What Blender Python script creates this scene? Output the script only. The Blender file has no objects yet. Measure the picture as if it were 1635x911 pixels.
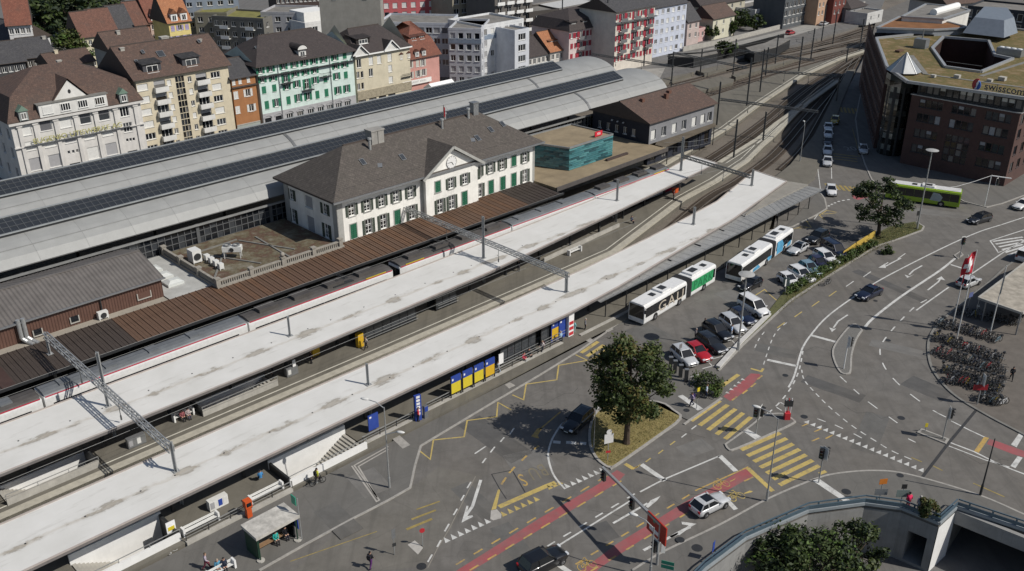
import bpy, bmesh, math, random
from mathutils import Vector, Matrix
from mathutils.geometry import tessellate_polygon
R = math.radians
random.seed(7)
scene = bpy.context.scene
COL = scene.collection
FPX, PITCH, CAMH, IW, IH = 1500.0, R(25.3), 57.0, 1635.0, 911.0
cd = bpy.data.cameras.new('camera'); cam = bpy.data.objects.new('camera', cd); COL.objects.link(cam)
cam.location = (0, 0, CAMH); cam.rotation_euler = (R(90) - PITCH, 0, 0)
cd.sensor_width = 36.0; cd.sensor_fit = 'HORIZONTAL'; cd.lens = 36.0 * FPX / IW
cd.clip_start = 1.0; cd.clip_end = 4000.0
scene.camera = cam
SUN_AZ, SUN_EL = R(-20.0), R(44.0)          # direction towards the sun in world x/y, and its height
wd = bpy.data.worlds.new('World'); scene.world = wd; wd.use_nodes = True
wn = wd.node_tree; bg = wn.nodes['Background']
sky = wn.nodes.new('ShaderNodeTexSky'); sky.sky_type = 'NISHITA'; sky.sun_disc = False
sky.sun_elevation = SUN_EL; sky.sun_rotation = R(90) - SUN_AZ
wn.links.new(sky.outputs[0], bg.inputs[0]); bg.inputs[1].default_value = 0.062
sl = bpy.data.lights.new('sun', 'SUN'); sl.energy = 3.7; sl.angle = R(0.5); sl.color = (1.0, 0.95, 0.87)
so = bpy.data.objects.new('sun', sl); COL.objects.link(so)
sdir = Vector((math.cos(SUN_AZ) * math.cos(SUN_EL), math.sin(SUN_AZ) * math.cos(SUN_EL), math.sin(SUN_EL)))
so.rotation_euler = (-sdir).to_track_quat('-Z', 'Y').to_euler(); so.location = (60, -40, 120)
vs = scene.view_settings; vs.view_transform = 'Standard'; vs.look = 'None'; vs.exposure = 0.12; vs.gamma = 1.0
def P(px, py, z=0.0):
 """point of the place at height z seen at photo pixel px,py"""
 dx = px - IW / 2; dy = IH / 2 - py
 d = Vector((dx, FPX * math.cos(PITCH) + dy * math.sin(PITCH), dy * math.cos(PITCH) - FPX * math.sin(PITCH)))
 return Vector((0, 0, CAMH)) + d * ((z - CAMH) / d.z)
HD = R(44.61); U = Vector((math.cos(HD), math.sin(HD), 0)); V = Vector((-U.y, U.x, 0))
def S(s, v, z=0.0): return U * s + V * v + Vector((0, 0, z))
def onplane(px, py, o, n):
 """pixel ray with the vertical plane through o with normal n"""
 dx = px - IW / 2; dy = IH / 2 - py; c = Vector((0, 0, CAMH))
 d = Vector((dx, FPX * math.cos(PITCH) + dy * math.sin(PITCH), dy * math.cos(PITCH) - FPX * math.sin(PITCH)))
 return c + d * ((o - c).dot(n) / d.dot(n))
def onV(px, py, v):
 p = onplane(px, py, S(0, v), V); return p.dot(U), p.z
def sv(px, py, z=0.0):
 p = P(px, py, z); return p.dot(U), p.dot(V)
MATS = {}
def nodes(m):
 m.use_nodes = True; nt = m.node_tree; b = nt.nodes['Principled BSDF']
 return nt, b
def ramp(nt, fac, stops):
 r = nt.nodes.new('ShaderNodeValToRGB'); nt.links.new(fac, r.inputs[0]); e = r.color_ramp.elements
 while len(e) < len(stops): e.new(0.5)
 for i, (p, c) in enumerate(stops): e[i].position = p; e[i].color = (*c, 1) if len(c) == 3 else c
 return r.outputs[0]
def noise(nt, co, scale, detail=4, rough=.6):
 n = nt.nodes.new('ShaderNodeTexNoise'); n.inputs['Scale'].default_value = scale
 n.inputs['Detail'].default_value = detail; n.inputs['Roughness'].default_value = rough
 if co is not None: nt.links.new(co, n.inputs['Vector'])
 return n.outputs[0]
def coords(nt, kind='Object', scale=None, rotz=0):
 t = nt.nodes.new('ShaderNodeTexCoord'); o = t.outputs[kind]
 if scale or rotz:
  mp = nt.nodes.new('ShaderNodeMapping'); nt.links.new(o, mp.inputs[0])
  if scale: mp.inputs['Scale'].default_value = scale
  mp.inputs['Rotation'].default_value = (0, 0, rotz)
  o = mp.outputs[0]
 return o
def mixc(nt, a, b, fac, mode='MIX'):
 m = nt.nodes.new('ShaderNodeMix'); m.data_type = 'RGBA'; m.blend_type = mode
 for v, k in ((fac, 0), (a, 6), (b, 7)):
  if hasattr(v, 'links'): nt.links.new(v, m.inputs[k])
  elif k == 0: m.inputs[0].default_value = v
  else: m.inputs[k].default_value = (*v, 1)
 return m.outputs[2]
def bump(nt, b, h, strength=.3, dist=.05):
 n = nt.nodes.new('ShaderNodeBump'); n.inputs['Strength'].default_value = strength
 n.inputs['Distance'].default_value = dist
 nt.links.new(h, n.inputs['Height']); nt.links.new(n.outputs[0], b.inputs['Normal'])
def sc(c, k): return tuple(min(1, x * k) for x in c)
def M(name, col, rough=.7, var=.18, scale=1.2, metal=0, bmp=0.0, streak=0, spec=.4, coat=0):
 """paint / plaster / metal with uneven colour at two scales, optional run-off streaks"""
 if name in MATS: return MATS[name]
 m = bpy.data.materials.new(name); nt, b = nodes(m)
 co = coords(nt)
 n1 = noise(nt, co, scale, 6, .65)
 c = ramp(nt, n1, [(.3, sc(col, 1 - var)), (.7, sc(col, 1 + var * .6))])
 if streak:
  n2 = noise(nt, coords(nt, 'Object', (3.0, 3.0, .15)), 2.0, 4, .6)
  f = ramp(nt, n2, [(.52, (0, 0, 0)), (.8, (streak,) * 3)])
  c = mixc(nt, c, sc(col, .45), f)
 nt.links.new(c, b.inputs['Base Color'])
 b.inputs['Roughness'].default_value = rough; b.inputs['Metallic'].default_value = metal
 b.inputs['Specular IOR Level'].default_value = spec
 if coat: b.inputs['Coat Weight'].default_value = coat; b.inputs['Coat Roughness'].default_value = .05
 if bmp: bump(nt, b, noise(nt, co, scale * 12, 3), bmp, .02)
 MATS[name] = m; return m
def flat(name, col, rough=.5, metal=0, spec=.5, coat=0):
 if name in MATS: return MATS[name]
 m = bpy.data.materials.new(name); nt, b = nodes(m)
 c = ramp(nt, noise(nt, coords(nt), 3.0, 3), [(.3, sc(col, .9)), (.7, sc(col, 1.06))])
 nt.links.new(c, b.inputs['Base Color'])
 b.inputs['Roughness'].default_value = rough; b.inputs['Metallic'].default_value = metal
 b.inputs['Specular IOR Level'].default_value = spec
 if coat: b.inputs['Coat Weight'].default_value = coat; b.inputs['Coat Roughness'].default_value = .06
 MATS[name] = m; return m
def glass(name, col=(.02, .025, .03), rough=.06, spec=.6):
 m = flat(name, col, rough, 0, spec); return m
def tiles(name, c1, c2, moss=(.05, .05, .03), row=.30):
 """clay or slate tiles: courses, tile-to-tile colour changes, worn patches"""
 if name in MATS: return MATS[name]
 m = bpy.data.materials.new(name); nt, b = nodes(m)
 uv = coords(nt, 'UV')
 br = nt.nodes.new('ShaderNodeTexBrick'); nt.links.new(uv, br.inputs[0])
 br.inputs['Scale'].default_value = 1.0; br.inputs['Brick Width'].default_value = .28; br.inputs['Row Height'].default_value = row
 br.inputs['Mortar Size'].default_value = .02
 br.inputs['Color1'].default_value = (*c1, 1); br.inputs['Color2'].default_value = (*c2, 1); br.inputs['Mortar'].default_value = (*sc(c1, .45), 1)
 co = coords(nt)
 n = noise(nt, co, .55, 6, .7); n2 = noise(nt, co, 1.7, 6, .8)
 c = mixc(nt, br.outputs[0], moss, ramp(nt, n, [(.48, (0, 0, 0)), (.72, (.55,) * 3)]))
 c = mixc(nt, c, sc(c2, 1.7), ramp(nt, n2, [(.52, (0, 0, 0)), (.7, (.6,) * 3)]))
 nt.links.new(c, b.inputs['Base Color']); b.inputs['Roughness'].default_value = .85
 bump(nt, b, br.outputs['Fac'], -.5, .03)
 MATS[name] = m; return m
class MB:
 def __init__(self): self.v = []; self.f = []; self.m = []; self.uv = None
 def add(self, vs, fs, mi=0):
  o = len(self.v); self.v += [tuple(x) for x in vs]
  for f in fs: self.f.append(tuple(o + i for i in f)); self.m.append(mi)
  return self
 def quad(self, a, b, c, d, mi=0): return self.add([a, b, c, d], [(0, 1, 2, 3)], mi)
 def box(self, x0, x1, y0, y1, z0, z1, mi=0, mat=None):
  vs = [Vector((x, y, z)) for z in (z0, z1) for y in (y0, y1) for x in (x0, x1)]
  if mat: vs = [mat @ p for p in vs]
  return self.add(vs, [(0, 2, 3, 1), (4, 5, 7, 6), (0, 1, 5, 4), (2, 6, 7, 3), (0, 4, 6, 2), (1, 3, 7, 5)], mi)
 def prism(self, pts, z0, z1, mi=0, top=True, bottom=True):
  """vertical prism over a plan polygon (list of (x,y)); z1 may be a list"""
  n = len(pts); a = sum(pts[i][0] * pts[(i + 1) % n][1] - pts[(i + 1) % n][0] * pts[i][1] for i in range(n))
  if a < 0: pts = pts[::-1]
  vs = [(p[0], p[1], z0) for p in pts] + [(p[0], p[1], z1) for p in pts]
  fs = [(i, (i + 1) % n, n + (i + 1) % n, n + i) for i in range(n)]
  if top: fs.append(tuple(range(n, 2 * n)))
  if bottom: fs.append(tuple(range(n - 1, -1, -1)))
  return self.add(vs, fs, mi)
 def bar(self, p, q, w, h=None, mi=0, up=(0, 0, 1)):
  """square bar from p to q"""
  p = Vector(p); q = Vector(q); h = h or w; d = (q - p)
  if d.length < 1e-6: return self
  d.normalize(); u = Vector(up)
  if abs(d.dot(u)) > .98: u = Vector((1, 0, 0))
  a = d.cross(u).normalized(); b = a.cross(d).normalized()
  vs = []
  for e in (p, q):
   for i, j in ((-1, -1), (1, -1), (1, 1), (-1, 1)): vs.append(e + a * (i * w / 2) + b * (j * h / 2))
  return self.add(vs, [(3, 2, 1, 0), (4, 5, 6, 7), (0, 1, 5, 4), (1, 2, 6, 5), (2, 3, 7, 6), (3, 0, 4, 7)], mi)
 def tube(self, p, q, r, r2=None, n=8, mi=0, caps=True):
  p = Vector(p); q = Vector(q); r2 = r if r2 is None else r2; d = (q - p).normalized()
  u = Vector((0, 0, 1)) if abs(d.z) < .9 else Vector((1, 0, 0))
  a = d.cross(u).normalized(); b = a.cross(d)
  vs = []
  for e, rr in ((p, r), (q, r2)):
   for k in range(n):
    t = 2 * math.pi * k / n; vs.append(e + a * (rr * math.cos(t)) - b * (rr * math.sin(t)))
  fs = [(k, n + k, n + (k + 1) % n, (k + 1) % n)[::-1] for k in range(n)]
  if caps: fs += [tuple(range(n - 1, -1, -1)), tuple(range(n, 2 * n))]
  return self.add(vs, fs, mi)
 def path(self, pts, r, n=6, mi=0):
  for a, b in zip(pts[:-1], pts[1:]): self.tube(a, b, r, n=n, mi=mi)
  return self
 def lathe(self, prof, n=12, mi=0, o=(0, 0, 0)):
  k = len(prof); vs = []
  for i in range(n):
   t = 2 * math.pi * i / n
   for r, z in prof: vs.append((o[0] + r * math.cos(t), o[1] + r * math.sin(t), o[2] + z))
  fs = []
  for i in range(n):
   j = (i + 1) % n
   for a in range(k - 1): fs.append((i * k + a, j * k + a, j * k + a + 1, i * k + a + 1))
  return self.add(vs, fs, mi)
 def mesh(self, name, mats, smooth=False, uv=False):
  me = bpy.data.meshes.new(name); me.from_pydata(self.v, [], self.f)
  for mm in (mats if isinstance(mats, (list, tuple)) else [mats]): me.materials.append(mm)
  if any(self.m): me.polygons.foreach_set('material_index', self.m)
  if smooth: me.polygons.foreach_set('use_smooth', [True] * len(self.f))
  if uv:                                     # roof coordinates: across and down the slope, metres
   lay = me.uv_layers.new(name='roof')
   for p in me.polygons:
    nn = p.normal; h = Vector((-nn.y, nn.x, 0))
    h = h.normalized() if h.length > .05 else Vector((1, 0, 0)); dn = nn.cross(h)
    for li in p.loop_indices:
     c = me.vertices[me.loops[li].vertex_index].co; lay.data[li].uv = (c.dot(h), c.dot(dn))
  me.update(); return me
 def build(self, name, mats, parent=None, smooth=False, uv=False, **kw):
  return put(name, self.mesh(name, mats, smooth, uv), parent, **kw)
def put(name, me, parent=None, loc=None, rotz=None, label=None, mat=None):
 o = bpy.data.objects.new(name, me); COL.objects.link(o)
 if parent: o.parent = parent
 if loc is not None: o.location = loc
 if rotz is not None: o.rotation_euler = (0, 0, rotz)
 if mat is not None: o.matrix_local = mat
 if label: o['label'] = label
 return o
def tag(o, label, cat, group=None, kind=None):
 o['label'] = label; o['category'] = cat
 if group: o['group'] = group
 if kind: o['kind'] = kind
 return o
def thing(name, label, cat, loc=(0, 0, 0), rotz=0.0, group=None):
 o = bpy.data.objects.new(name, None); COL.objects.link(o); o.location = loc; o.rotation_euler = (0, 0, rotz)
 o.empty_display_size = .3
 return tag(o, label, cat, group)
def struct(name, mb, mats, smooth=False, **kw):
 o = mb.build(name, mats, None, smooth, **kw) if isinstance(mb, MB) else put(name, mb)
 o['kind'] = 'structure'; return o
KIDS = {}
def kids(o):
 return list(o.children)
def dup(root, loc, rotz, label, group=None, remat=None):
 """copy a thing, its parts and their sub-parts"""
 def cp(o, par):
  c = o.copy(); COL.objects.link(c)
  if par: c.parent = par
  if remat and c.type == 'MESH':
   for i, sl_ in enumerate(c.material_slots):
    pass
  for ch in kids(o): cp(ch, c)
  return c
 r = cp(root, None); r.location = loc; r.rotation_euler = (0, 0, rotz); r['label'] = label
 if group: r['group'] = group
 return r
TEXTS = {}
def text_mesh(txt, size, depth=.0, align='CENTER', spacing=1.0):
 key = (txt, size, depth, align, spacing)
 if key not in TEXTS:
  cu = bpy.data.curves.new('lettering', 'FONT'); cu.body = txt; cu.size = size; cu.extrude = depth
  cu.align_x = align; cu.align_y = 'CENTER'; cu.space_character = spacing; cu.resolution_u = 3
  o = bpy.data.objects.new('lettering', cu); COL.objects.link(o)
  bpy.context.view_layer.update()
  TEXTS[key] = bpy.data.meshes.new_from_object(o.evaluated_get(bpy.context.evaluated_depsgraph_get()))
  bpy.data.objects.remove(o)
 return TEXTS[key]
def lettering(txt, size, mat, parent, M4, depth=.01, spacing=1.0, name='lettering', align='CENTER'):
 me = text_mesh(txt, size, depth, align, spacing).copy(); me.materials.clear(); me.materials.append(mat)
 return put(name, me, parent, mat=M4)
def frame(o, x, y, z):
 """matrix with origin o and axes x,y,z"""
 m = Matrix((x, y, z)).transposed().to_4x4(); m.translation = o; return m
WHITE = M('white_paint', (.80, .80, .78), .6, .08, 2)
GREYM = M('grey_metal', (.30, .31, .32), .45, .15, 3, .6)
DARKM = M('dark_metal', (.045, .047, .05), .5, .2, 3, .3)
GALV = M('galvanised_steel', (.42, .43, .43), .45, .15, 4, .5)
CONC = M('concrete', (.40, .385, .35), .9, .22, .8, 0, .3, .25)
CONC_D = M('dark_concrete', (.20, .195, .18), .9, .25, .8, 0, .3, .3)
GLASS_D = glass('dark_window_glass')
BLACK = flat('black_rubber', (.015, .015, .016), .8)
#  ground, roads, pavements, markings, tracks
def asphalt(name, col, var=.22, warm=(.13, .11, .085), wear=.35):
 m = bpy.data.materials.new(name); nt, b = nodes(m); co = coords(nt)
 big = noise(nt, co, .06, 5, .6); mid = noise(nt, co, .45, 6, .7); fine = noise(nt, co, 9, 3, .7)
 c = ramp(nt, mid, [(.3, sc(col, 1 - var)), (.7, sc(col, 1 + var))])
 c = mixc(nt, c, warm, ramp(nt, big, [(.45, (0, 0, 0)), (.75, (wear,) * 3)]))
 c = mixc(nt, c, sc(col, .55), ramp(nt, fine, [(.55, (0, 0, 0)), (.8, (.4,) * 3)]))
 st = noise(nt, coords(nt, 'Object', (.9, .05, 1), R(48)), 1.0, 4, .6)
 c = mixc(nt, c, sc(col, .7), ramp(nt, st, [(.5, (0, 0, 0)), (.66, (.5,) * 3)]))
 vo = nt.nodes.new('ShaderNodeTexVoronoi'); vo.feature = 'DISTANCE_TO_EDGE'; vo.inputs['Scale'].default_value = .13
 wv = nt.nodes.new('ShaderNodeVectorMath'); wv.operation = 'ADD'
 nn = nt.nodes.new('ShaderNodeTexNoise'); nn.inputs['Scale'].default_value = .5; nt.links.new(co, nn.inputs['Vector'])
 nt.links.new(co, wv.inputs[0]); nt.links.new(nn.outputs['Color'], wv.inputs[1]); nt.links.new(wv.outputs[0], vo.inputs['Vector'])
 c = mixc(nt, c, sc(col, .5), ramp(nt, vo.outputs[0], [(.002, (.22,) * 3), (.008, (0, 0, 0))]))
 nt.links.new(c, b.inputs['Base Color']); b.inputs['Roughness'].default_value = .85
 b.inputs['Specular IOR Level'].default_value = .3
 bump(nt, b, fine, .25, .02); return m
A_ROAD = asphalt('road_asphalt', (.146, .138, .128))
A_PAVE = asphalt('pavement_asphalt', (.140, .135, .126), .12, (.155, .142, .12), .3)
A_PLAT = asphalt('platform_asphalt', (.150, .140, .118), .12, (.165, .15, .12), .4)
A_OLD = asphalt('worn_asphalt', (.152, .143, .128), .2, (.165, .148, .12), .35)
A_CITY = asphalt('city_asphalt', (.15, .147, .144), .15)
STONE = M('kerb_stone', (.34, .325, .30), .85, .25, 2.5, 0, .2)
def worn(name, col, lo=.50, hi=.70, amt=.75, sc_=1.6):
 m = bpy.data.materials.new(name); nt, b = nodes(m); co = coords(nt); n1 = noise(nt, co, sc_, 6, .75); n2 = noise(nt, co, 14, 3, .7)
 c = ramp(nt, noise(nt, co, .7, 3), [(.3, sc(col, .85)), (.7, sc(col, 1.05))]); c = mixc(nt, c, (.15, .14, .13), ramp(nt, n1, [(lo, (0, 0, 0)), (hi, (amt,) * 3)])); c = mixc(nt, c, (.15, .14, .13), ramp(nt, n2, [(.55, (0, 0, 0)), (.72, (.5,) * 3)]))
 nt.links.new(c, b.inputs['Base Color']); b.inputs['Roughness'].default_value = .75; return m
PAINT_W = worn('white_road_paint', (.60, .60, .58)); PAINT_Y = worn('yellow_road_paint', (.50, .38, .12)); PAINT_YO = worn('orange_road_paint', (.50, .33, .09), .45, .66)
PAINT_R = worn('red_lane_paint', (.33, .085, .092), .42, .72, .55, .5)
PAINT_F = M('faded_yellow_paint', (.30, .23, .08), .75, .35, 1.5)
TAR = M('tar_joint', (.045, .045, .046), .6, .2, 2)
def gravel(name, c1, c2, scale=6):
 m = bpy.data.materials.new(name); nt, b = nodes(m); co = coords(nt)
 n1 = noise(nt, co, scale, 6, .75); n2 = noise(nt, co, .12, 4, .6)
 c = ramp(nt, n1, [(.3, c1), (.7, c2)]); c = mixc(nt, c, sc(c1, .7), ramp(nt, n2, [(.45, (0, 0, 0)), (.7, (.6,) * 3)]))
 nt.links.new(c, b.inputs['Base Color']); b.inputs['Roughness'].default_value = .95; bump(nt, b, n1, .8, .08); return m
BALLAST = gravel('track_ballast', (.10, .085, .068), (.215, .19, .16)); BEDM = gravel('rusty_track_bed', (.045, .034, .026), (.11, .08, .058))
GRASSM = gravel('lawn_earth', (.16, .14, .05), (.30, .24, .10), 3)
RAIL = M('rail_steel', (.34, .30, .26), .35, .25, 3, .6)
def zz(ox, oy, k, pts): return [(ox + x / k, oy + y / k) for x, y in pts]
def GP(pts, z=0.0): return [tuple(P(x, y, z)) for x, y in pts]
g = MB()
cut = [P(1030, 1010), P(1125, 911), P(1190, 862), P(1290, 818), P(1380, 806), P(1440, 814), P(1499, 838), P(1527, 812), P(1640, 850), P(1780, 897), P(1900, 960)]
pts = [(-900, -50), (cut[0].x, -50)] + [(p.x, p.y) for p in cut] + [(cut[-1].x, -50), (1500, -50), (1500, 2200), (-900, 2200)]
def tess(plan, holes=()):
 """triangles of a plan polygon (with holes), all facing up"""
 n = len(plan); a = sum(plan[i][0] * plan[(i + 1) % n][1] - plan[(i + 1) % n][0] * plan[i][1] for i in range(n))
 if a < 0: plan = plan[::-1]
 out = []; base = plan; plan = list(plan) + [p for h in holes for p in h]
 for t in tessellate_polygon([[Vector((p[0], p[1], 0)) for p in h] for h in (base, *holes)]):
  a, b, c = (plan[i] for i in t); k = (b[0] - a[0]) * (c[1] - a[1]) - (c[0] - a[0]) * (b[1] - a[1])
  if abs(k) > 1e-7: out.append(tuple(t) if k > 0 else tuple(t)[::-1])
 return plan, out
def slab(name, plan, z0, z1, mat, parent=None, sides=True, holes=()):
 """level slab with sides over any simple plan polygon"""
 n = len(plan); allp, tri = tess([(p[0], p[1]) for p in plan], holes); k = len(allp); mb = MB()
 vs = [(p[0], p[1], z1) for p in allp] + [(p[0], p[1], z0) for p in allp]
 mb.add(vs, tri + ([(k + i, k + (i + 1) % n, (i + 1) % n, i) for i in range(n)] if sides else []))
 o = mb.build(name, mat, parent)
 if not parent: o['kind'] = 'structure'
 return o
STAIRS = [(17.2, 25.6, 68.2, 72.2, 'l', 'C'), (36.8, 46.0, 67.9, 72.0, 'r', 'C'), (16.2, 25.0, 84.2, 87.8, 'l', 'B'), (36.8, 46.2, 85.2, 88.4, 'r', 'B')]
def hole_of(q): return [tuple(S(a, b)[:2]) for a, b in ((q[0], q[2]), (q[1], q[2]), (q[1], q[3]), (q[0], q[3]))]
slab('ground', pts, -1.2, -.8, BALLAST, None, False, [hole_of(q) for q in STAIRS])
def ribbon(plan, w, z0, z1, closed=False):
 """kerb or painted line of width w along plan points"""
 n = len(plan); L = []; Rr = []
 p2 = [Vector((p[0], p[1])) for p in plan]
 for i in range(n):
  a = p2[(i - 1) % n] if (closed or i > 0) else p2[i]; c = p2[(i + 1) % n] if (closed or i < n - 1) else p2[i]
  d1 = (p2[i] - a); d2 = (c - p2[i])
  if d1.length < 1e-6: d1 = d2
  if d2.length < 1e-6: d2 = d1
  d1.normalize(); d2.normalize(); t = d1 + d2
  if t.length < 1e-3: t = d1
  t.normalize(); nn = Vector((-t.y, t.x)); k = 1 / max(.5, nn.dot(Vector((-d1.y, d1.x))))
  L.append(p2[i] + nn * (w / 2 * k)); Rr.append(p2[i] - nn * (w / 2 * k))
 mb = MB(); vs = [(*p, z1) for p in L] + [(*p, z1) for p in Rr]; fs = []
 rng = range(n if closed else n - 1)
 for i in rng: j = (i + 1) % n; fs.append((i, n + i, n + j, j))
 if z0 < z1:
  o = 2 * n; vs += [(*p, z0) for p in L] + [(*p, z0) for p in Rr]
  for i in rng: j = (i + 1) % n; fs += [(j, o + j, o + i, i), (n + i, o + n + i, o + n + j, n + j)]
  if not closed: fs += [(0, o, o + n, n), (n - 1, 2 * n - 1, o + 2 * n - 1, o + n - 1)]
 return mb.add(vs, fs)
def smooth_line(pts, k=6):
 out = []
 q = [pts[0]] + list(pts) + [pts[-1]]
 for i in range(1, len(q) - 2):
  for t in range(k):
   t /= k; a, b, c, d = q[i - 1], q[i], q[i + 1], q[i + 2]
   out.append(tuple(.5 * ((2 * b[m]) + (-a[m] + c[m]) * t + (2 * a[m] - 5 * b[m] + 4 * c[m] - d[m]) * t * t + (-a[m] + 3 * b[m] - 3 * c[m] + d[m]) * t ** 3) for m in (0, 1)))
 out.append(tuple(pts[-1])); return out
def kerb(plan, w, z0, z1, parent, mat=STONE, closed=False):
 return ribbon(plan, w, z0, z1, closed).build('kerb', mat, parent)
east = [(1243, 318), (1262, 296), (1292, 286), (1316, 230), (1338, 170), (1376, 98), (1392, 60), (1402, 20)]
e3 = [P(x, y) for x, y in east]
road_plan = [S(-40, 67.35)] + [S(s, 67.35) for s in (20, 60, 88)] + [S(100, 68.0), S(125, 68.6)] + e3 + [S(420, 170), (1400, 400, 0), (1400, -50, 0), (cut[-1].x, -50, 0)] + cut[::-1] + [(cut[0].x, -50, 0), (-80, -50, 0)]
road = slab('road', [(p[0], p[1]) for p in road_plan], -.9, 0.0, A_ROAD)
def mark(name, pix, mat, z=.006, w=None, closed=False, parent=None, sm=0):
 """painted line (w metres wide) or painted patch on the road"""
 pl = [(p.x, p.y) for p in (P(x, y, z) for x, y in pix)]
 if sm: pl = smooth_line(pl, sm)
 if w: return ribbon(pl, w, z, z, closed).build(name, mat, parent or road)
 mb = MB(); n = len(pl)
 a = sum(pl[i][0] * pl[(i + 1) % n][1] - pl[(i + 1) % n][0] * pl[i][1] for i in range(n))
 if a < 0: pl = pl[::-1]
 return mb.add([(*p, z) for p in pl], [tuple(range(n))]).build(name, mat, parent or road)
def dashes(name, a, b, n, frac, w, mat, z=.006, parent=None):
 A = P(*a, z); B = P(*b, z)
 for i in range(n):
  p = A.lerp(B, i / max(1, n - 1 + frac)); q = A.lerp(B, (i + frac) / max(1, n - 1 + frac))
  ribbon([(p.x, p.y), (q.x, q.y)], w, z, z).build(name, mat, parent or road)
def dashes_path(name, pix, step, frac, w, mat, z=.006):
 pl = smooth_line([(p.x, p.y) for p in (P(x, y, z) for x, y in pix)], 8)
 acc = 0; segs = [(0, Vector(pl[0]))]
 for a, b in zip(pl[:-1], pl[1:]): acc += (Vector(b) - Vector(a)).length; segs.append((acc, Vector(b)))
 def at(t):
  for (t0, p0), (t1, p1) in zip(segs[:-1], segs[1:]):
   if t <= t1: return p0.lerp(p1, (t - t0) / max(1e-6, t1 - t0))
  return segs[-1][1]
 t = 0
 while t + step * frac < acc:
  a = at(t); m = at(t + step * frac / 2); b = at(t + step * frac)
  ribbon([tuple(a), tuple(m), tuple(b)], w, z, z).build(name, mat, road); t += step
def sharks(a, b, n, side, mat, w=.55, h=.75):
 """row of give-way triangles from a to b pointing to one side"""
 A = P(*a, .006); B = P(*b, .006); d = (B - A).normalized(); nn = Vector((-d.y, d.x, 0)) * side
 for i in range(n):
  c = A.lerp(B, i / (n - 1)); t = MB()
  vs = [c - d * w / 2, c + d * w / 2, c + nn * h]
  if side < 0: vs = vs[::-1]
  t.add(vs, [(0, 1, 2)]).build('give_way_triangle', mat, road)
pavA = GP([(268, 925), (414, 911), (483, 872), (560, 830), (620, 799), (655, 779), (663, 742), (672, 712), (720, 683), (790, 641), (860, 600), (925, 560), (990, 515), (1012, 500)])
pa = slab('pavement', [(p[0], p[1]) for p in [S(-40, 67.3), S(60, 67.3), S(88, 67.3)] + pavA[::-1] + [tuple(P(200, 985))]], -.05, .09, A_PAVE)
kerb([(p[0], p[1]) for p in pavA[1:]], .22, -.02, .098, pa)
pb_pix = [(955, 500), (1000, 530), (1262, 368), (1300, 345), (1316, 330), (1314, 318), (1306, 308), (1280, 300), (1243, 322), (1130, 385)]
pb = slab('pavement', [(p[0], p[1]) for p in GP([(945, 520), (975, 505), (1100, 430), (1205, 372), (1265, 362), (1300, 345), (1320, 333), (1317, 318), (1308, 305)]) + [S(125, 68.5), S(100, 67.9), S(88, 67.4)]], -.05, .095, A_PAVE)
kerb([(p[0], p[1]) for p in GP([(975, 505), (1100, 430), (1205, 372), (1265, 362), (1300, 345), (1320, 333), (1317, 318), (1308, 305)])], .25, -.02, .103, pb)
pc = slab('pavement', [(p[0], p[1]) for p in GP([(1062, 600), (1085, 593), (1120, 622), (1148, 633), (1152, 636), (1100, 672), (1050, 648), (1030, 630)])], -.05, .10, A_PAVE)
kerb([(p[0], p[1]) for p in GP([(1152, 636), (1100, 672), (1092, 678)])], .25, -.02, .108, pc)
isl = GP(zz(820, 640, 5.695, [(690, 330), (700, 420), (760, 530), (840, 595), (880, 605), (930, 590)]) + [(1050, 697), (1086, 669), (1076, 656), (1050, 642), (985, 640), (953, 658), (943, 680)])
isl = smooth_line([(p[0], p[1]) for p in isl] + [(isl[0][0], isl[0][1])], 3)[:-1]
ti = slab('tree_island', isl, -.05, .10, GRASSM)
kerb(isl, .28, -.02, .13, ti, closed=True)
hs = GP([(1147, 592), (1185, 552), (1232, 508), (1262, 480), (1340, 430), (1400, 393), (1440, 380), (1472, 368), (1475, 362), (1462, 354), (1420, 362), (1350, 402), (1290, 438), (1255, 462), (1225, 500), (1180, 545), (1143, 586)])
hst = slab('hedge_strip', [(p[0], p[1]) for p in hs], -.05, .12, gravel('green_verge', (.06, .065, .025), (.13, .13, .05), 3))
kerb([(p[0], p[1]) for p in GP([(1147, 592), (1185, 552), (1232, 508), (1262, 480), (1340, 430), (1400, 393), (1440, 380), (1472, 368), (1475, 362), (1462, 354)])], .25, -.02, .14, hst)
kerb([(p[0], p[1]) for p in GP([(1146, 588), (1182, 548), (1228, 503)])], .55, -.02, .35, hst, M('pale_concrete', (.5, .49, .47), .85, .15, 1.5))
br = [(1010, 911), (1060, 881), (1150, 838), (1226, 797), (1300, 766), (1340, 756), (1400, 752), (1455, 759), (1560, 790), (1635, 822), (1720, 860)]
brk = smooth_line([(p.x, p.y) for p in (P(x, y) for x, y in br)], 4)
pbr = slab('pavement', [(p[0], p[1]) for p in [P(940, 985)]] + brk + [(cut[-2].x, cut[-2].y)] + [(p.x, p.y) for p in cut[-3::-1]], -.05, .10, A_PAVE)
kerb(brk, .22, -.02, .108, pbr)
cp_pix = smooth_line([(1800, 330), (1635, 408), (1580, 450), (1538, 483), (1503, 513), (1486, 535), (1482, 560), (1490, 592), (1520, 628), (1570, 660), (1640, 697), (1760, 760)], 5)
cpl = [(p.x, p.y) for p in (P(x, y) for x, y in cp_pix)]
pcy = slab('pavement', cpl + [(P(1900, 780)).to_tuple()[:2], (P(1900, 330)).to_tuple()[:2]], -.05, .11, M('cycle_park_paving', (.135, .12, .105), .9, .2, .7, 0, .2))
kerb(cpl, .3, -.02, .125, pcy, CONC_D)
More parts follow.
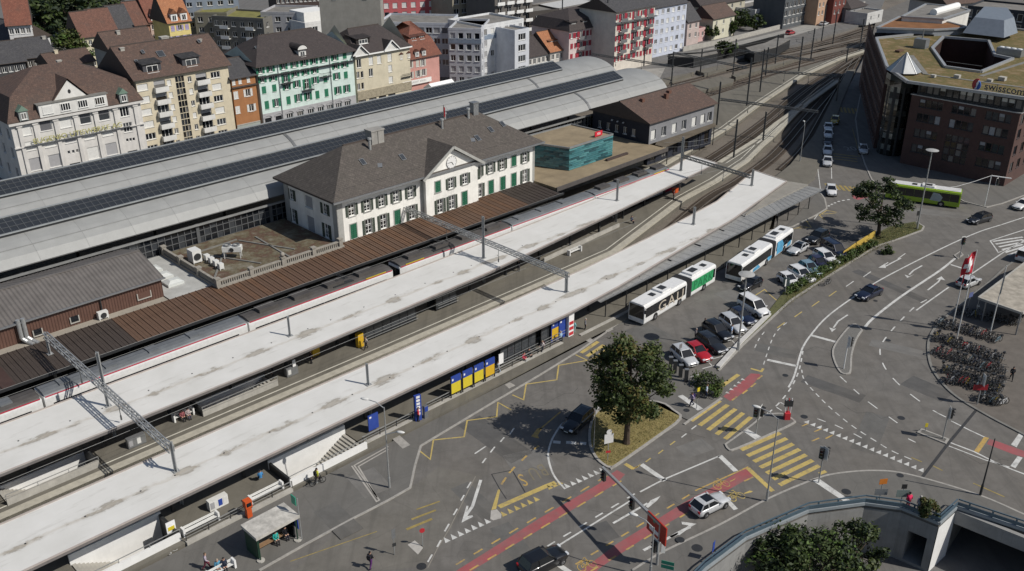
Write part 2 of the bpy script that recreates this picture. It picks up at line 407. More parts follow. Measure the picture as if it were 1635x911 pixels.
def island(pix, name='traffic_island', mat=A_PAVE, sm=3):
 pl = [(p.x, p.y) for p in (P(x, y) for x, y in pix)]
 pl = smooth_line(pl + [pl[0]], sm)[:-1] if sm else pl
 o = slab(name, pl, -.05, .10, mat); kerb(pl, .22, -.02, .12, o, closed=True); return o
isl_mid = island(zz(1220, 460, 5.695, [(890, 385), (840, 460), (795, 600), (785, 750), (760, 780), (700, 770), (650, 690), (625, 600), (640, 530), (700, 440), (770, 360), (830, 330)]), mat=M('island_setts', (.16, .155, .145), .9, .3, 8, 0, .4))
isl_x = island(zz(1060, 580, 5.695, [(560, 740), (700, 640), (830, 540), (880, 490), (960, 468), (1070, 462), (1150, 500), (1182, 525), (1180, 545), (1040, 615), (660, 778), (590, 785)]))
isl_s = island(zz(1415, 640, 5.695, [(290, 290), (325, 262), (560, 352), (535, 388)]), sm=0)
isl_t = island([(1524, 408), (1533, 402), (1537, 407), (1529, 413)], sm=0)
sw_p = slab('pavement', [(p[0], p[1]) for p in GP([(1635, 312), (1600, 325), (1575, 331), (1540, 322), (1500, 300), (1440, 294), (1412, 300), (1392, 287), (1381, 262), (1372, 235), (1366, 190), (1374, 150), (1385, 100), (1420, 60), (1500, 120), (1900, 200), (1900, 270)])], -.05, .10, A_PAVE)
kerb([(p[0], p[1]) for p in GP([(1635, 312), (1600, 325), (1575, 331), (1540, 322), (1500, 300), (1440, 294), (1412, 300), (1392, 287), (1381, 262), (1372, 235), (1366, 190), (1374, 150)])], .25, -.02, .108, sw_p)
mark('worn_asphalt_patch', [(560, 830), (655, 779), (700, 745), (770, 760), (745, 800), (705, 870), (665, 905), (600, 911), (470, 911)], A_OLD, .003)
ZIG = [(667, 717), (687, 733), (692, 702), (741, 697), (746, 671), (793, 665), (795, 642), (816, 654)]
mark('zigzag_line', ZIG, PAINT_Y, w=.17)
mark('zigzag_line', [(818, 630), (836, 638), (840, 613), (889, 606), (892, 583), (938, 575), (919, 566)], PAINT_Y, w=.17)
dashes('lane_dash', (748, 775), (712, 848), 0, .5, .16, PAINT_W)
for x0, y0, x1, y1 in ((758, 724, 776, 712), (783, 722, 790, 713), (770, 739, 776, 731), (746, 779, 752, 769), (736, 799, 741, 790), (724, 822, 730, 812), (710, 848, 717, 836), (698, 873, 704, 862), (683, 897, 690, 885), (814, 693, 821, 683), (799, 705, 805, 698)):
 mark('lane_dash', [(x0, y0), (x1, y1)], PAINT_W, w=.16)
ar = zz(640, 760, 6.032, [(770, 35), (690, 290), (610, 400)])
mark('lane_arrow', ar, PAINT_W, w=.3)
mark('lane_arrow', zz(640, 760, 6.032, [(585, 447), (632, 285), (652, 285), (630, 385), (690, 375), (696, 390)]), PAINT_W, z=.008)
sharks(*zz(640, 760, 6.032, [(455, 632), (848, 450)]), 7, 1, PAINT_W)
sharks(*zz(640, 760, 6.032, [(1005, 380), (1320, 235)]), 6, 1, PAINT_Y)
sharks((880, 780), (896, 773), 3, 1, PAINT_Y)
sharks(*zz(820, 640, 5.695, [(500, 785), (820, 640)]), 7, 1, PAINT_W)
mark('bus_lane_line', zz(640, 760, 6.032, [(945, 295), (1400, 95), (1490, 60)]), PAINT_Y, w=.55)
mark('yellow_wedge', zz(640, 760, 6.032, [(872, 325), (918, 315), (958, 130), (935, 128)]), PAINT_Y, z=.007)
for q in ([(818, 787), (824, 776)], [(800, 772), (808, 762)], [(833, 730), (841, 736)], ): pass
for x0, y0, x1, y1 in ((800.5, 773, 808, 762), (813, 755, 822, 745), (833, 735, 841, 727), (853, 717, 860, 711)):
 mark('bus_lane_dash', [(x0, y0), (x1, y1)], PAINT_YO, w=.22)
mark('bus_lane_dash', zz(820, 640, 5.695, [(430, 95), (235, 260)]), PAINT_YO, w=.18)
mark('lane_arrow', zz(820, 640, 5.695, [(160, 322), (215, 250), (262, 240), (222, 312), (230, 340)]), PAINT_YO)
mark('edge_line', zz(820, 640, 5.695, [(690, 150), (475, 185), (370, 310), (320, 440), (320, 540), (370, 680), (470, 800)]), PAINT_W, w=.2, sm=6)
mark('edge_line', [(939, 666), (960, 646)], PAINT_W, w=.2); mark('edge_line', [(957, 672), (968, 662)], PAINT_W, w=.2)
for a, b in (((883, 705), (895, 706)), ((904, 706), (920, 707)), ((926, 707), (936, 708))): mark('stop_bar', [a, b], PAINT_W, w=.5)
for t_, px_, py_, ang in (('S', 834, 765, 0), ('U', 852, 755, 0), ('B', 866, 749, 0)):
 c = P(px_, py_, .006); m4 = frame(c, Vector((-.93, -.36, 0)), Vector((.36, -.93, 0)), Vector((0, 0, 1))) @ Matrix.Diagonal((1, 1.9, 1, 1))
 lettering(t_, 1.5, PAINT_YO if t_ == 'S' else M('ghost_paint', (.19, .165, .115), .8), road, m4, 0, name='bus_lane_letter')
mark('tar_joint', zz(640, 640, 5.695, [(825, 665), (900, 800), (960, 890)]), TAR, .007, w=.1); mark('tar_joint', zz(640, 640, 5.695, [(1020, 640), (1130, 830)]), TAR, .007, w=.12)
mark('tar_joint', zz(640, 640, 5.695, [(825, 665), (1000, 630)]), TAR, .007, w=.1)
mark('seam_line', zz(640, 760, 6.032, [(720, 0), (600, 240), (470, 500), (350, 700), (260, 880)]), M('seam', (.24, .22, .19), .9), .004, w=.09)
RL1 = [(730, 915), (823, 864), (931, 812), (985, 770), (997, 758), (975, 745)]
mark('cycle_lane', [(722, 915), (773, 883), (860, 828), (955, 773), (967, 762), (985, 750), (998, 757), (985, 771), (905, 819), (830, 864), (747, 915)], PAINT_R, .004)
mark('cycle_lane', [(922, 915), (985, 868), (1060, 822), (1090, 803), (1140, 776), (1190, 747), (1204, 759), (1160, 783), (1075, 830), (1035, 854), (960, 905), (948, 915)], PAINT_R, .004)
for i in range(9):
 t = i / 8
 dA = (735 + (962 - 735) * t, 897 + (763.5 - 897) * t); dB = (757 + (985 - 757) * t, 906 + (771.5 - 906) * t)
 for d in (dA, dB): mark('cycle_lane_dash', [(d[0] - 7, d[1] + 4.2), (d[0] + 7, d[1] - 4.2)], PAINT_YO, w=.17)
for i in range(8):
 t = i / 7
 for a, b in (((925, 897), (1095, 793)), ((949, 908), (1148, 788))):
  d = (a[0] + (b[0] - a[0]) * t, a[1] + (b[1] - a[1]) * t); mark('cycle_lane_dash', [(d[0] - 6, d[1] + 3.6), (d[0] + 6, d[1] - 3.6)], PAINT_YO, .007, w=.17)
mark('cycle_lane_line', [(1110, 783), (1195, 745)], PAINT_YO, .007, w=.17)
mark('cycle_lane_dash', [(1188, 768), (1203, 761)], PAINT_YO, .007, w=.17)
mark('cycle_stop_line', [(1194, 747), (1234, 784)], PAINT_Y, .008, w=.5)
mark('edge_line', [(860, 890), (880, 878), (1010, 797)], PAINT_W, w=.18)
mark('edge_line', [(1022, 785), (1060, 765), (1150, 727)], PAINT_W, w=.18)
for i in range(6): d = (880 + i * 25.5, 868 - i * 15.3); mark('lane_dash', [(d[0] - 6, d[1] + 3.6), (d[0] + 6, d[1] - 3.6)], PAINT_W, w=.16)
mark('stop_line', [(1149, 727), (1175, 752)], PAINT_W, w=.55); mark('stop_line', [(1024, 741), (1062, 767)], PAINT_W, w=.55)
mark('stop_line', [(1151, 788), (1175, 813)], PAINT_W, w=.5); mark('stop_line', [(880, 893), (912, 915)], PAINT_W, w=.5)
mark('lane_arrow', [(979, 835), (1034, 803)], PAINT_W, w=.22)
mark('lane_arrow', zz(880, 751, 5.695, [(860, 325), (905, 270), (995, 230), (960, 275), (880, 340)]), PAINT_W, .008)
mark('lane_arrow', zz(880, 751, 5.695, [(840, 725), (950, 668), (1060, 615), (1160, 570)]), PAINT_W, w=.28)
mark('lane_arrow', zz(1060, 720, 5.695, [(60, 780), (180, 715), (240, 690)]), PAINT_W, w=.28)
mark('lane_arrow', zz(1060, 720, 5.695, [(298, 660), (160, 640), (165, 665), (225, 675), (120, 755), (140, 765), (240, 690)]), PAINT_W, .009)
for x, y in ((1152, 774), (1176, 793), (937, 903), (1205, 0)):
 if y:                                                    # painted bicycles
  c = P(x, y, .009); mb = MB()
  for sx in (-.55, .55):
   for k in range(12):
    a0, a1 = k * math.pi / 6, (k + 1) * math.pi / 6
    mb.bar((sx + .36 * math.cos(a0), .36 * math.sin(a0), 0), (sx + .36 * math.cos(a1), .36 * math.sin(a1), 0), .08, .004)
  for a, b in (((-.55, 0), (0, 0)), ((0, 0), (.35, .5)), ((-.25, .5), (.35, .5)), ((-.25, .5), (0, 0)), ((-.55, 0), (-.25, .5)), ((.55, 0), (.3, .75)), ((.15, .75), (.42, .75)), ((-.38, .6), (-.12, .6))):
   mb.bar((*a, 0), (*b, 0), .08, .004)
  b = mb.build('cycle_symbol', PAINT_YO if x != 1176 else PAINT_Y, road); b.location = c; b.rotation_euler = (0, 0, R(25)); b.scale = (.95, 1.3, 1)
mark('lane_arrow', zz(1060, 720, 5.695, [(595, 272), (630, 258), (655, 242), (640, 262), (605, 278)]), PAINT_YO, .009)
mark('lane_arrow', zz(1060, 720, 5.695, [(725, 383), (780, 358), (812, 365), (790, 376), (735, 388)]), PAINT_Y, .009)
for a, b in (((994, 763), (1008, 755)), ((997, 750), (1010, 759))): pass
mark('cycle_stop_line', [(998, 740), (1011, 748)], PAINT_Y, .007, w=.45); mark('cycle_lane_dash', [(1010, 749), (1018, 744)], PAINT_YO, w=.15)
for a, b in ((1018, 745), (1034, 735), (1054, 722), (1073, 708), (1091, 696), (1107, 683)):
 mark('lane_dash', [(a - 3, b + 2), (a + 5, b - 4)], PAINT_Y if a < 1090 else PAINT_W, w=.14)
for i in range(5):
 a = zz(1060, 580, 5.695, [(247 + i * 77.5, 522 + i * 41), (512 + i * 70, 338 + i * 37)])
 mark('zebra_stripe', a, PAINT_Y, w=.5)
for i in range(7):
 a = zz(1180, 611, 3.037, [(10 + i * 31, 325 + i * 28.3), (200 + i * 31.5, 242 + i * 26.5)])
 mark('zebra_stripe', a, PAINT_Y, w=.5)
mark('zebra_stripe', zz(1180, 611, 3.037, [(390, 440), (422, 428)]), PAINT_Y, w=.4)
for i in range(4): mark('zebra_stripe', [(928 + i * 9, 563 + i * 5.5), (955 + i * 9, 545 + i * 5.5)], PAINT_Y, w=.5)
for i in range(9): mark('zebra_stripe', [(1318 + i * 7.5, 292.5 + .9 * i), (1325 + i * 8, 301 + 1.0 * i)], PAINT_F, w=.5)
for i in range(3): mark('zebra_stripe', [(1331, 245 + i * 4), (1369, 249.5 + i * 4.1)], PAINT_F, w=.45)
for i in range(6): mark('zebra_stripe', [(1336 + i * 6, 170 + i * .6), (1338 + i * 6.4, 178 + i * .8)], PAINT_F, w=.5)
for q in ([(672, 707), (684, 700), (705, 716), (692, 723)], ): pass
mark('tactile_plate', [(1082, 632), (1090, 630), (1123, 652), (1114, 655)], PAINT_W, .108, parent=pc)
mark('tactile_plate', [(623, 697), (634, 691), (655, 710), (643, 716)], STONE, .1, parent=pa)
mark('tactile_plate', [(919, 534), (925, 530), (949, 543), (942, 547)], STONE, .1, parent=pa)
mark('tactile_plate', [(963, 525), (971, 521), (980, 525), (971, 530)], STONE, .1, parent=pa); mark('tactile_plate', [(806, 614), (814, 610), (823, 615), (813, 620)], STONE, .1, parent=pa)
mark('tactile_plate', zz(1060, 580, 5.695, [(720, 615), (760, 595), (885, 665), (830, 690)]), PAINT_W, .108, parent=isl_x)
mark('tactile_plate', zz(1180, 611, 3.037, [(350, 470), (385, 462), (555, 580), (520, 582)]), PAINT_W, .108, parent=pbr)
mark('tactile_plate', zz(640, 760, 6.032, [(65, 660), (135, 618), (215, 690), (165, 755)]), M('stone_plate', (.42, .4, .37), .9, .2, 1), .02)
mark('cobble_strip', zz(640, 640, 5.695, [(60, 430), (135, 410), (120, 590), (90, 780), (25, 720), (40, 560)]), gravel('cobbles', (.18, .175, .165), (.36, .34, .31), 9), .011)
mark('stone_plate', zz(640, 760, 6.032, [(868, 330), (925, 318), (970, 365), (965, 405), (890, 425), (862, 410)]), M('stone_plate', (.42, .4, .37), .9, .2, 1), .01)
mark('bay_line', zz(200, 611, 3.036, [(1275, 308), (1110, 400), (1232, 568), (1218, 575), (1098, 402)]), M('bay_paint', (.38, .36, .33), .8), .1, w=.16, parent=pa)
mark('bay_line', zz(200, 611, 3.036, [(1275, 322), (1130, 405), (1220, 555)]), M('bay_paint', (.38, .36, .33), .8), .1, w=.16, parent=pa)
mark('bay_line', zz(200, 611, 3.036, [(800, 865), (1220, 720)]), PAINT_F, w=.1)
for t_, px_, py_ in (('C', 278, 877), ('3', 271, 882)):
 lettering(t_, .8, PAINT_W, pa, frame(P(px_, py_, .1), Vector((.7, .7, 0)), Vector((-.7, .7, 0)), Vector((0, 0, 1))), 0, name='bay_letter')
for i in range(3): mark('faded_mark', [(655 + i * 8 - 6, 845 - i * 16), (690 + i * 6, 828 - i * 14)], PAINT_F, .009, w=.3 - .06 * i)
sharks((1287, 675), (1470, 752), 18, 1, PAINT_W)
dashes_path('lane_dash', [(1280, 590), (1284, 606), (1300, 625), (1325, 650), (1360, 679), (1400, 705), (1425, 720), (1460, 735)], 1.35, .55, .15, PAINT_W)
mark('edge_line', [(1259, 618), (1268, 600), (1278, 565), (1283, 552), (1295, 534), (1320, 506), (1360, 476), (1410, 444), (1500, 398), (1560, 371), (1600, 358), (1640, 345)], PAINT_W, w=.22, sm=6)
dashes_path('lane_dash', [(1282, 560), (1276, 590), (1265, 615), (1251, 635), (1235, 652), (1222, 662)], 1.9, .5, .16, PAINT_W)
mark('stop_line', [(1225, 574), (1272, 584)], PAINT_W, w=.5); mark('stop_line', [(1296, 535), (1336, 546)], PAINT_W, w=.5); mark('stop_line', [(1518, 422), (1540, 429)], PAINT_W, w=.4)
mark('edge_line', [(1381, 522), (1396, 506), (1440, 472), (1500, 432), (1525, 412)], PAINT_W, w=.35, sm=5)
dashes_path('lane_dash', [(1480, 478), (1460, 490), (1430, 520), (1410, 545), (1405, 562), (1412, 585), (1430, 608), (1455, 630), (1490, 655), (1520, 670)], 3.6, .45, .17, PAINT_W)
mark('edge_line', [(1463, 495), (1515, 458)], PAINT_W, w=.2); mark('edge_line', [(1538, 446), (1600, 404), (1640, 380)], PAINT_W, w=.2)
for (x0, y0, x1, y1) in ((1363, 621, 1372, 629), (1386, 641, 1401, 652), (1419, 665, 1433, 675), (1305, 668, 1318, 673), (1333, 678, 1346, 684), (1363, 692, 1376, 699), (1450, 700, 1462, 706)):
 mark('lane_dash', [(x0, y0), (x1, y1)], PAINT_W, w=.15)
for (x0, y0, x1, y1) in ((1280, 840 - 160, 1290, 676), (1300, 701 - 12, 1312, 684), (1296, 716 - 12, 1308, 700 - 1), (1318, 700, 1330, 694), (1455, 862 - 132, 1472, 737), (1489, 743, 1505, 751), (1554, 771, 1604, 793)):
 mark('cycle_lane_dash', [(x0, y0), (x1, y1)], PAINT_YO if x0 < 1400 else PAINT_F, w=.16)
mark('lane_dash', [(1222, 663), (1230, 657)], PAINT_W, w=.16); mark('lane_dash', [(1246, 642), (1257, 648)], PAINT_W, w=.15); mark('lane_dash', [(1240, 650), (1248, 655)], PAINT_W, w=.15)
mark('edge_line', zz(1415, 640, 5.695, [(570, 372), (800, 460), (1000, 560), (1140, 620), (1260, 665)]), PAINT_W, w=.2); mark('edge_line', zz(1415, 640, 5.695, [(570, 408), (900, 535), (1120, 600)]), PAINT_W, w=.15)
mark('edge_line', zz(1415, 640, 5.695, [(590, 180), (760, 265), (900, 330)]), PAINT_W, w=.18)
mark('cycle_lane', zz(1415, 640, 5.695, [(940, 345), (1000, 362), (1300, 470), (1300, 525), (1150, 482), (915, 390)]), PAINT_R, .004)
mark('cycle_stop_line', zz(1415, 640, 5.695, [(890, 325), (935, 335), (842, 470), (798, 455)]), PAINT_YO, .007)
mark('stop_line', zz(1415, 640, 5.695, [(1135, 395), (1220, 275), (1265, 285), (1185, 420)]), PAINT_W, .007); mark('stop_line', zz(1415, 640, 5.695, [(1130, 590), (1195, 500), (1240, 515), (1175, 610)]), PAINT_W, .007)
mark('tar_joint', zz(1415, 640, 5.695, [(820, 80), (560, 390), (330, 690)]), TAR, .009, w=.3)
mark('edge_line', zz(1220, 460, 5.695, [(690, 800), (750, 855)]), PAINT_W, w=.15)
for pts_, hd in ((zz(1180, 230, 3.037, [(785, 552), (735, 578), (710, 592)]), [(676, 598), (708, 578), (712, 600)]), (zz(1180, 230, 3.037, [(888, 588), (845, 612), (825, 632)]), [(803, 632), (815, 648), (852, 630), (826, 640)]), (zz(1180, 230, 3.037, [(527, 827), (480, 858), (458, 890)]), [(437, 888), (450, 910), (472, 893), (458, 895)]), (zz(1180, 230, 3.037, [(915, 707), (965, 668), (975, 655)]), [(955, 655), (982, 640), (1000, 660), (980, 655)])):
 mark('lane_arrow', pts_, PAINT_W, w=.22); mark('lane_arrow', zz(1180, 230, 3.037, hd), PAINT_W, .008)
for i in range(8): a = (1246 + i * 27.5, 519 - i * 17.5 + (i * i) * .25); mark('cycle_lane_dash', [(a[0] - 5, a[1] + 4), (a[0] + 7, a[1] - 4.5)], PAINT_Y if i < 4 else PAINT_W, w=.15)
for i in range(6):
 mark('hatch_stripe', [(1585 + i * 5, 389 - i * 1 + i * 5.4 - 4), (1625 - i * 0 + 8, 380 + i * 4 - 2)], PAINT_W, w=.4)
mark('hatch_border', [(1640, 365), (1581, 384), (1591, 398), (1594, 403), (1640, 383)], PAINT_W, .007, w=.2)
mark('cycle_lane', zz(1060, 580, 5.695, [(540, 300), (700, 170), (790, 90), (870, 95), (880, 110), (790, 210), (640, 325), (600, 340)]), PAINT_R, .004)
mark('path_line', zz(1060, 580, 5.695, [(520, 210), (680, 100)]), PAINT_Y, w=.5)
sharks(*zz(1060, 580, 5.695, [(565, 260), (705, 140)]), 5, -1, PAINT_W, .4, .5)
for x0, y0 in ((620, 325), (715, 265), (790, 205), (850, 135)): mark('cycle_lane_dash', zz(1060, 580, 5.695, [(x0, y0 + 10), (x0 + 45, y0 - 25)]), PAINT_YO, .007, w=.2)
mark('path_line', zz(1060, 580, 5.695, [(790, 45), (885, 72), (905, 45)]), PAINT_Y, .007, w=.3)
dashes_path('lane_dash', zz(1040, 460, 5.695, [(1000, 760), (1050, 600), (1100, 460), (1160, 370), (1260, 290)]), 1.9, .5, .13, PAINT_W)
dashes_path('lane_dash', zz(1040, 460, 5.695, [(940, 540), (985, 450), (1050, 370)]), 1.9, .5, .13, PAINT_W)
for i, (x, y) in enumerate(zz(1040, 460, 5.695, [(355, 805), (465, 730), (560, 640), (690, 545), (770, 450), (840, 385), (910, 310)])):
 mark('bay_line', [(x, y), (x + 19, y - 5)], PAINT_W, w=.13)
 if i: mark('bay_line', [(x + 16, y - 4), (x + 6, y - 14)], PAINT_W, w=.13)
mark('bus_stop_line', zz(1040, 460, 5.695, [(920, 80), (1030, 10), (1080, 60), (1190, 150)]), PAINT_Y, w=.16)
mark('zigzag_line', zz(1180, 230, 3.037, [(475, 330), (425, 320), (390, 345), (418, 368)]), PAINT_Y, w=.16); mark('zigzag_line', zz(1180, 230, 3.037, [(390, 340), (470, 333)]), PAINT_Y, w=.16)
mark('zigzag_line', zz(1180, 230, 3.037, [(328, 372), (350, 403), (260, 410), (300, 400), (330, 400)]), PAINT_Y, w=.16)
mark('edge_line', [(1302, 240), (1311, 310), (1318, 325), (1300, 350)], PAINT_W, w=.14); mark('edge_line', [(1327, 250), (1328, 285)], PAINT_W, w=.14)
dashes_path('lane_dash', [(1322, 329), (1340, 321), (1365, 317)], 1.1, .5, .35, PAINT_W)
mark('cycle_lane', [(1360, 308), (1380, 306), (1386, 315), (1370, 319), (1362, 316)], PAINT_R, .004)
lettering('20', 2.4, M('faded_white_paint', (.3, .3, .29), .8), road, frame(P(1358, 237, .006), Vector((1, 0, 0)), Vector((0, 1, 0)), Vector((0, 0, 1))) @ Matrix.Diagonal((1, 1.6, 1, 1)), 0, name='road_number')
mark('parking_line', [(1361, 205), (1368, 230), (1372, 250)], PAINT_F, w=.12)
for x, y, r_ in ((648, 876, 0), (673, 904, .45), (1086, 863, .4), (1113, 876, .5), (1225, 690, .4), (1351, 786, .45), (1437, 760, .35), (1254, 599, .35), (1418, 543, .35), (1439, 667, .4), (1463, 535, .3), (1451, 458, .3), (1096, 656, .35), (1284, 665, .4), (1560, 387, .3), (1398, 480, .3)):
 if r_:
  mb = MB(); c = P(x, y, 0); z = .115 if (x, y) in ((1086, 863), (1113, 876), (1351, 786), (1437, 760), (1096, 656)) else .011
  mb.lathe([(0, z), (r_, z)][::-1], 16, 0, (c.x, c.y, 0)); mb.build('manhole_cover', DARKM, road)
def plan(pix, z): return [(p.x, p.y) for p in (P(x, y, z) for x, y in pix)]
PZ = .25
slab('platform', [(p[0], p[1]) for p in [S(-40, 67.6), S(90, 67.6), S(122, 68.4)] + [P(1243, 320, PZ), P(1300, 285, PZ), P(1345, 160, PZ), P(1366, 110, PZ), P(1352, 112, PZ), P(1300, 215, PZ), P(1262, 262, PZ), P(1236, 283, PZ)] + [S(143, 80.0), S(125, 77.8), S(105, 76.8), S(60, 76.4), S(-40, 76.4)]], -.85, PZ, A_PLAT, holes=[hole_of(q) for q in STAIRS if q[5] == 'C'])
plB = [(p[0], p[1]) for p in [S(-40, 82.7), S(20, 82.6), S(60, 82.5), S(88, 82.6), S(104, 82.8), P(1095, 317, PZ), P(1148, 288, PZ), P(1196, 256, PZ), P(1222, 230, PZ), P(1236, 218, PZ), P(1282, 172, PZ), P(1342, 128, PZ), P(1336, 125, PZ), P(1278, 166, PZ), P(1234, 197, PZ), P(1208, 219, PZ), P(1145, 258, PZ)] + [S(135, 93.6), S(110, 92.8), S(60, 92.4), S(-40, 92.4)]]
PLB = slab('platform', plB, -.85, PZ, A_PLAT, holes=[hole_of(q) for q in STAIRS if q[5] == 'B'])
plA = [(p[0], p[1]) for p in [S(-40, 97.4), S(100, 97.5), P(1060, 265, PZ), P(1092, 246, PZ), P(1163, 205, PZ), P(1216, 165, PZ), P(1284, 120, PZ), P(1347, 92, PZ), P(1388, 79, PZ), P(1347, 89, PZ), P(1263, 111, PZ), P(1198, 133, PZ), P(1130, 155, PZ)] + [S(180, 121), S(60, 121), S(-40, 121)]]
PLA = slab('platform', plA, -.85, PZ, A_PLAT)
EDGE = M('platform_edge_stone', (.42, .395, .33), .9, .2, 1.5)
SAFE = M('safety_line_paint', (.62, .60, .52), .8, .2, 1.5)
def off(pl, d):
 out = []
 for i, p in enumerate(pl):
  a = Vector(pl[max(0, i - 1)]); b = Vector(pl[min(len(pl) - 1, i + 1)]); t = (b - a).normalized(); out.append((p[0] - t.y * d, p[1] + t.x * d))
 return out
for par, seg in ((PLB, plB[:12]), (PLB, plB[13:17][::-1]), (PLA, plA[:9])):
 sgn = 1 if seg is not None and par is PLA or seg == plB[:12] else -1
 ribbon(off(seg, .5 * sgn), 1.0, PZ - .3, PZ + .012).build('edge_stone', EDGE, par)
 ribbon(off(seg, 1.75 * sgn), .16, PZ + .005, PZ + .005).build('safety_line', SAFE, par)
for pix in ([(1052, 147), (1150, 121), (1172, 126), (1170, 131), (1060, 160)], [(1035, 130), (1108, 114), (1100, 118), (1040, 138)], [(1112, 112), (1155, 103), (1160, 108), (1125, 117)], [(1168, 119), (1243, 100), (1274, 93), (1262, 97), (1175, 123)], [(1200, 134), (1262, 112), (1300, 101), (1347, 90), (1330, 97), (1255, 123)]):
 slab('platform', plan(pix, .2), -.85, .2, A_PLAT)
SLEEP = M('sleeper_timber', (.085, .068, .052), .9, .3, 2)
def track(pl, name='railway_track', sleepers=True, step=.65):
 pl = smooth_line(pl, 8)
 mb = MB()
 for d in (-.7175, .7175):
  q = off(pl, d)
  r1 = ribbon(q, .09, -.62, -.48); mb.add(r1.v, r1.f)
 o = struct(name, mb, RAIL); ribbon(pl, 2.9, -.79, -.735).build('track_bed', BEDM, o)
 if sleepers:
  sm = MB(); acc = 0
  for a, b in zip(pl[:-1], pl[1:]):
   a = Vector(a); b = Vector(b); L = (b - a).length; t = (b - a) / max(L, 1e-6); n = Vector((-t.y, t.x))
   while acc < L:
    c = a + t * acc; p = c - n * 1.25; q = c + n * 1.25
    w = t * .13
    sm.add([(*(p - w), -.64), (*(p + w), -.64), (*(q + w), -.64), (*(q - w), -.64)], [(0, 3, 2, 1)]); acc += step
   acc -= L
  s_ = sm.build('sleeper', SLEEP, o); s_['kind'] = 'stuff'
 return o
def mids(a, b, t=.5, z=-.5): return [(a[i][0] * (1 - t) + b[i][0] * t, a[i][1] * (1 - t) + b[i][1] * t) for i in range(len(a))]
def sp(*q): return [(S(s, v).x, S(s, v).y) for s, v in q]
track(sp((-40, 80.0), (40, 80.0), (80, 80.1), (105, 80.6)) + plan([(1128, 318), (1176, 290), (1222, 258), (1250, 232), (1290, 185), (1350, 118)], -.5))
track(sp((-40, 95.9), (60, 95.9), (100, 96.0), (125, 96.3)) + plan([(1130, 255), (1186, 218), (1228, 187), (1285, 140), (1350, 100), (1390, 75)], -.5))
track(plan([(1250, 270), (1285, 235), (1320, 175), (1360, 105), (1392, 50)], -.5))
track(plan([(1140, 262), (1196, 224), (1240, 190), (1300, 140), (1370, 92)], -.5))
for pix in ([(1052, 140), (1150, 115), (1260, 88), (1395, 62)], [(1055, 165), (1120, 150), (1200, 128), (1300, 100), (1395, 72)], [(1040, 124), (1120, 106), (1260, 80), (1400, 50)], [(1060, 172), (1130, 153), (1210, 131), (1310, 104), (1395, 80)],
   [(1160, 112), (1280, 85), (1400, 56)], [(1160, 133), (1250, 105), (1400, 68)], [(1030, 118), (1180, 88), (1300, 70), (1420, 30)], [(1180, 96), (1300, 72), (1400, 42)]):
 track(plan(pix, -.5), step=1.3)
tw = [(p.x, p.y) for p in (S(-60, 152.6), S(170, 152.6), P(1052, 128), P(1085, 121), P(1170, 96), P(1290, 66), P(1400, 30), P(1420, -20), P(1500, -90))] + [(-60, 600), (-240, 300)]
st_ = slab('street', tw, -.9, 0.0, A_CITY)
slab('loading_road', plan([(1088, 87), (1150, 73), (1180, 66), (1260, 46), (1330, 27), (1348, 33), (1262, 58), (1180, 79), (1110, 94)], .02), -.02, .03, M('pale_road_concrete', (.30, .29, .27), .9, .2, .3), st_)
slab('yard_path', plan([(1052, 128), (1062, 108), (985, 112), (975, 122)], .02), -.02, .03, M('pale_road_concrete', (.30, .29, .27), .9, .2, .3), st_)
PATCH = [asphalt('asphalt_repair_%d' % i, c) for i, c in enumerate(((.10, .098, .096), (.165, .16, .152), (.125, .122, .116)))]
for i, (x, y, w_, h_, a_) in enumerate(((790, 700, 3, 9, 40), (845, 735, 4.5, 3.5, 20), (760, 800, 2, 6, 35), (960, 850, 2.5, 2.5, 25), (1110, 715, 3.4, 2.2, 28), (1390, 690, 2.5, 8, -30), (1330, 620, 2, 7, 50), (1450, 560, 2, 9, 60), (1240, 560, 2.2, 5, 65), (1480, 620, 3, 5, 40), (1180, 480, 3, 7, 30), (1050, 540, 4, 8, 35), (1340, 380, 3, 9, 40), (1500, 340, 3, 12, 70), (830, 880, 2, 8, 28), (1420, 455, 1.6, 12, 32), (590, 770, 3, 4, 35), (540, 830, 2.4, 5, 40))):
 m = MB(); m.box(-w_ / 2, w_ / 2, -h_ / 2, h_ / 2, -.02, .0035); o = m.build('asphalt_repair', PATCH[i % 3], road if x > 620 else pa); o.location = P(x, y, 0) if x > 620 else P(x, y, .09); o.rotation_euler = (0, 0, R(a_))
for i in range(26):
 p = [random.uniform(700, 1560), random.uniform(430, 880)]; q = [tuple(p)]
 for k in range(5): p = [p[0] + random.uniform(6, 26) * (1 if i % 2 else -1), p[1] + random.uniform(-9, 11)]; q.append(tuple(p))
 mark('crack', q, M('crack_dark', (.06, .058, .056), .9), .0045, w=.035)
#  building tools
PLAST = lambda n, c: M('plaster_' + n, c, .85, .16, .5, 0, .08, .34)
ROOF_BR = tiles('brown_roof_tiles', (.085, .055, .045), (.12, .075, .058), (.06, .05, .045))
ROOF_RED = tiles('red_roof_tiles', (.17, .062, .042), (.22, .085, .055), (.11, .06, .045))
ROOF_OR = tiles('orange_roof_tiles', (.33, .13, .06), (.38, .17, .08), (.25, .12, .07))
ROOF_GR = tiles('slate_roof_tiles', (.05, .05, .055), (.075, .073, .078), (.06, .06, .058))
ROOF_DK = tiles('dark_brown_roof_tiles', (.045, .036, .036), (.06, .048, .046), (.05, .042, .04))
ROOF_ST = tiles('station_roof_tiles', (.074, .064, .057), (.10, .086, .076), (.075, .068, .056))
ROOF_FLAT = M('gravel_roof', (.20, .19, .175), .95, .3, .5, 0, .3)
DORM = M('dormer_cladding', (.07, .07, .078), .7, .15, 2)
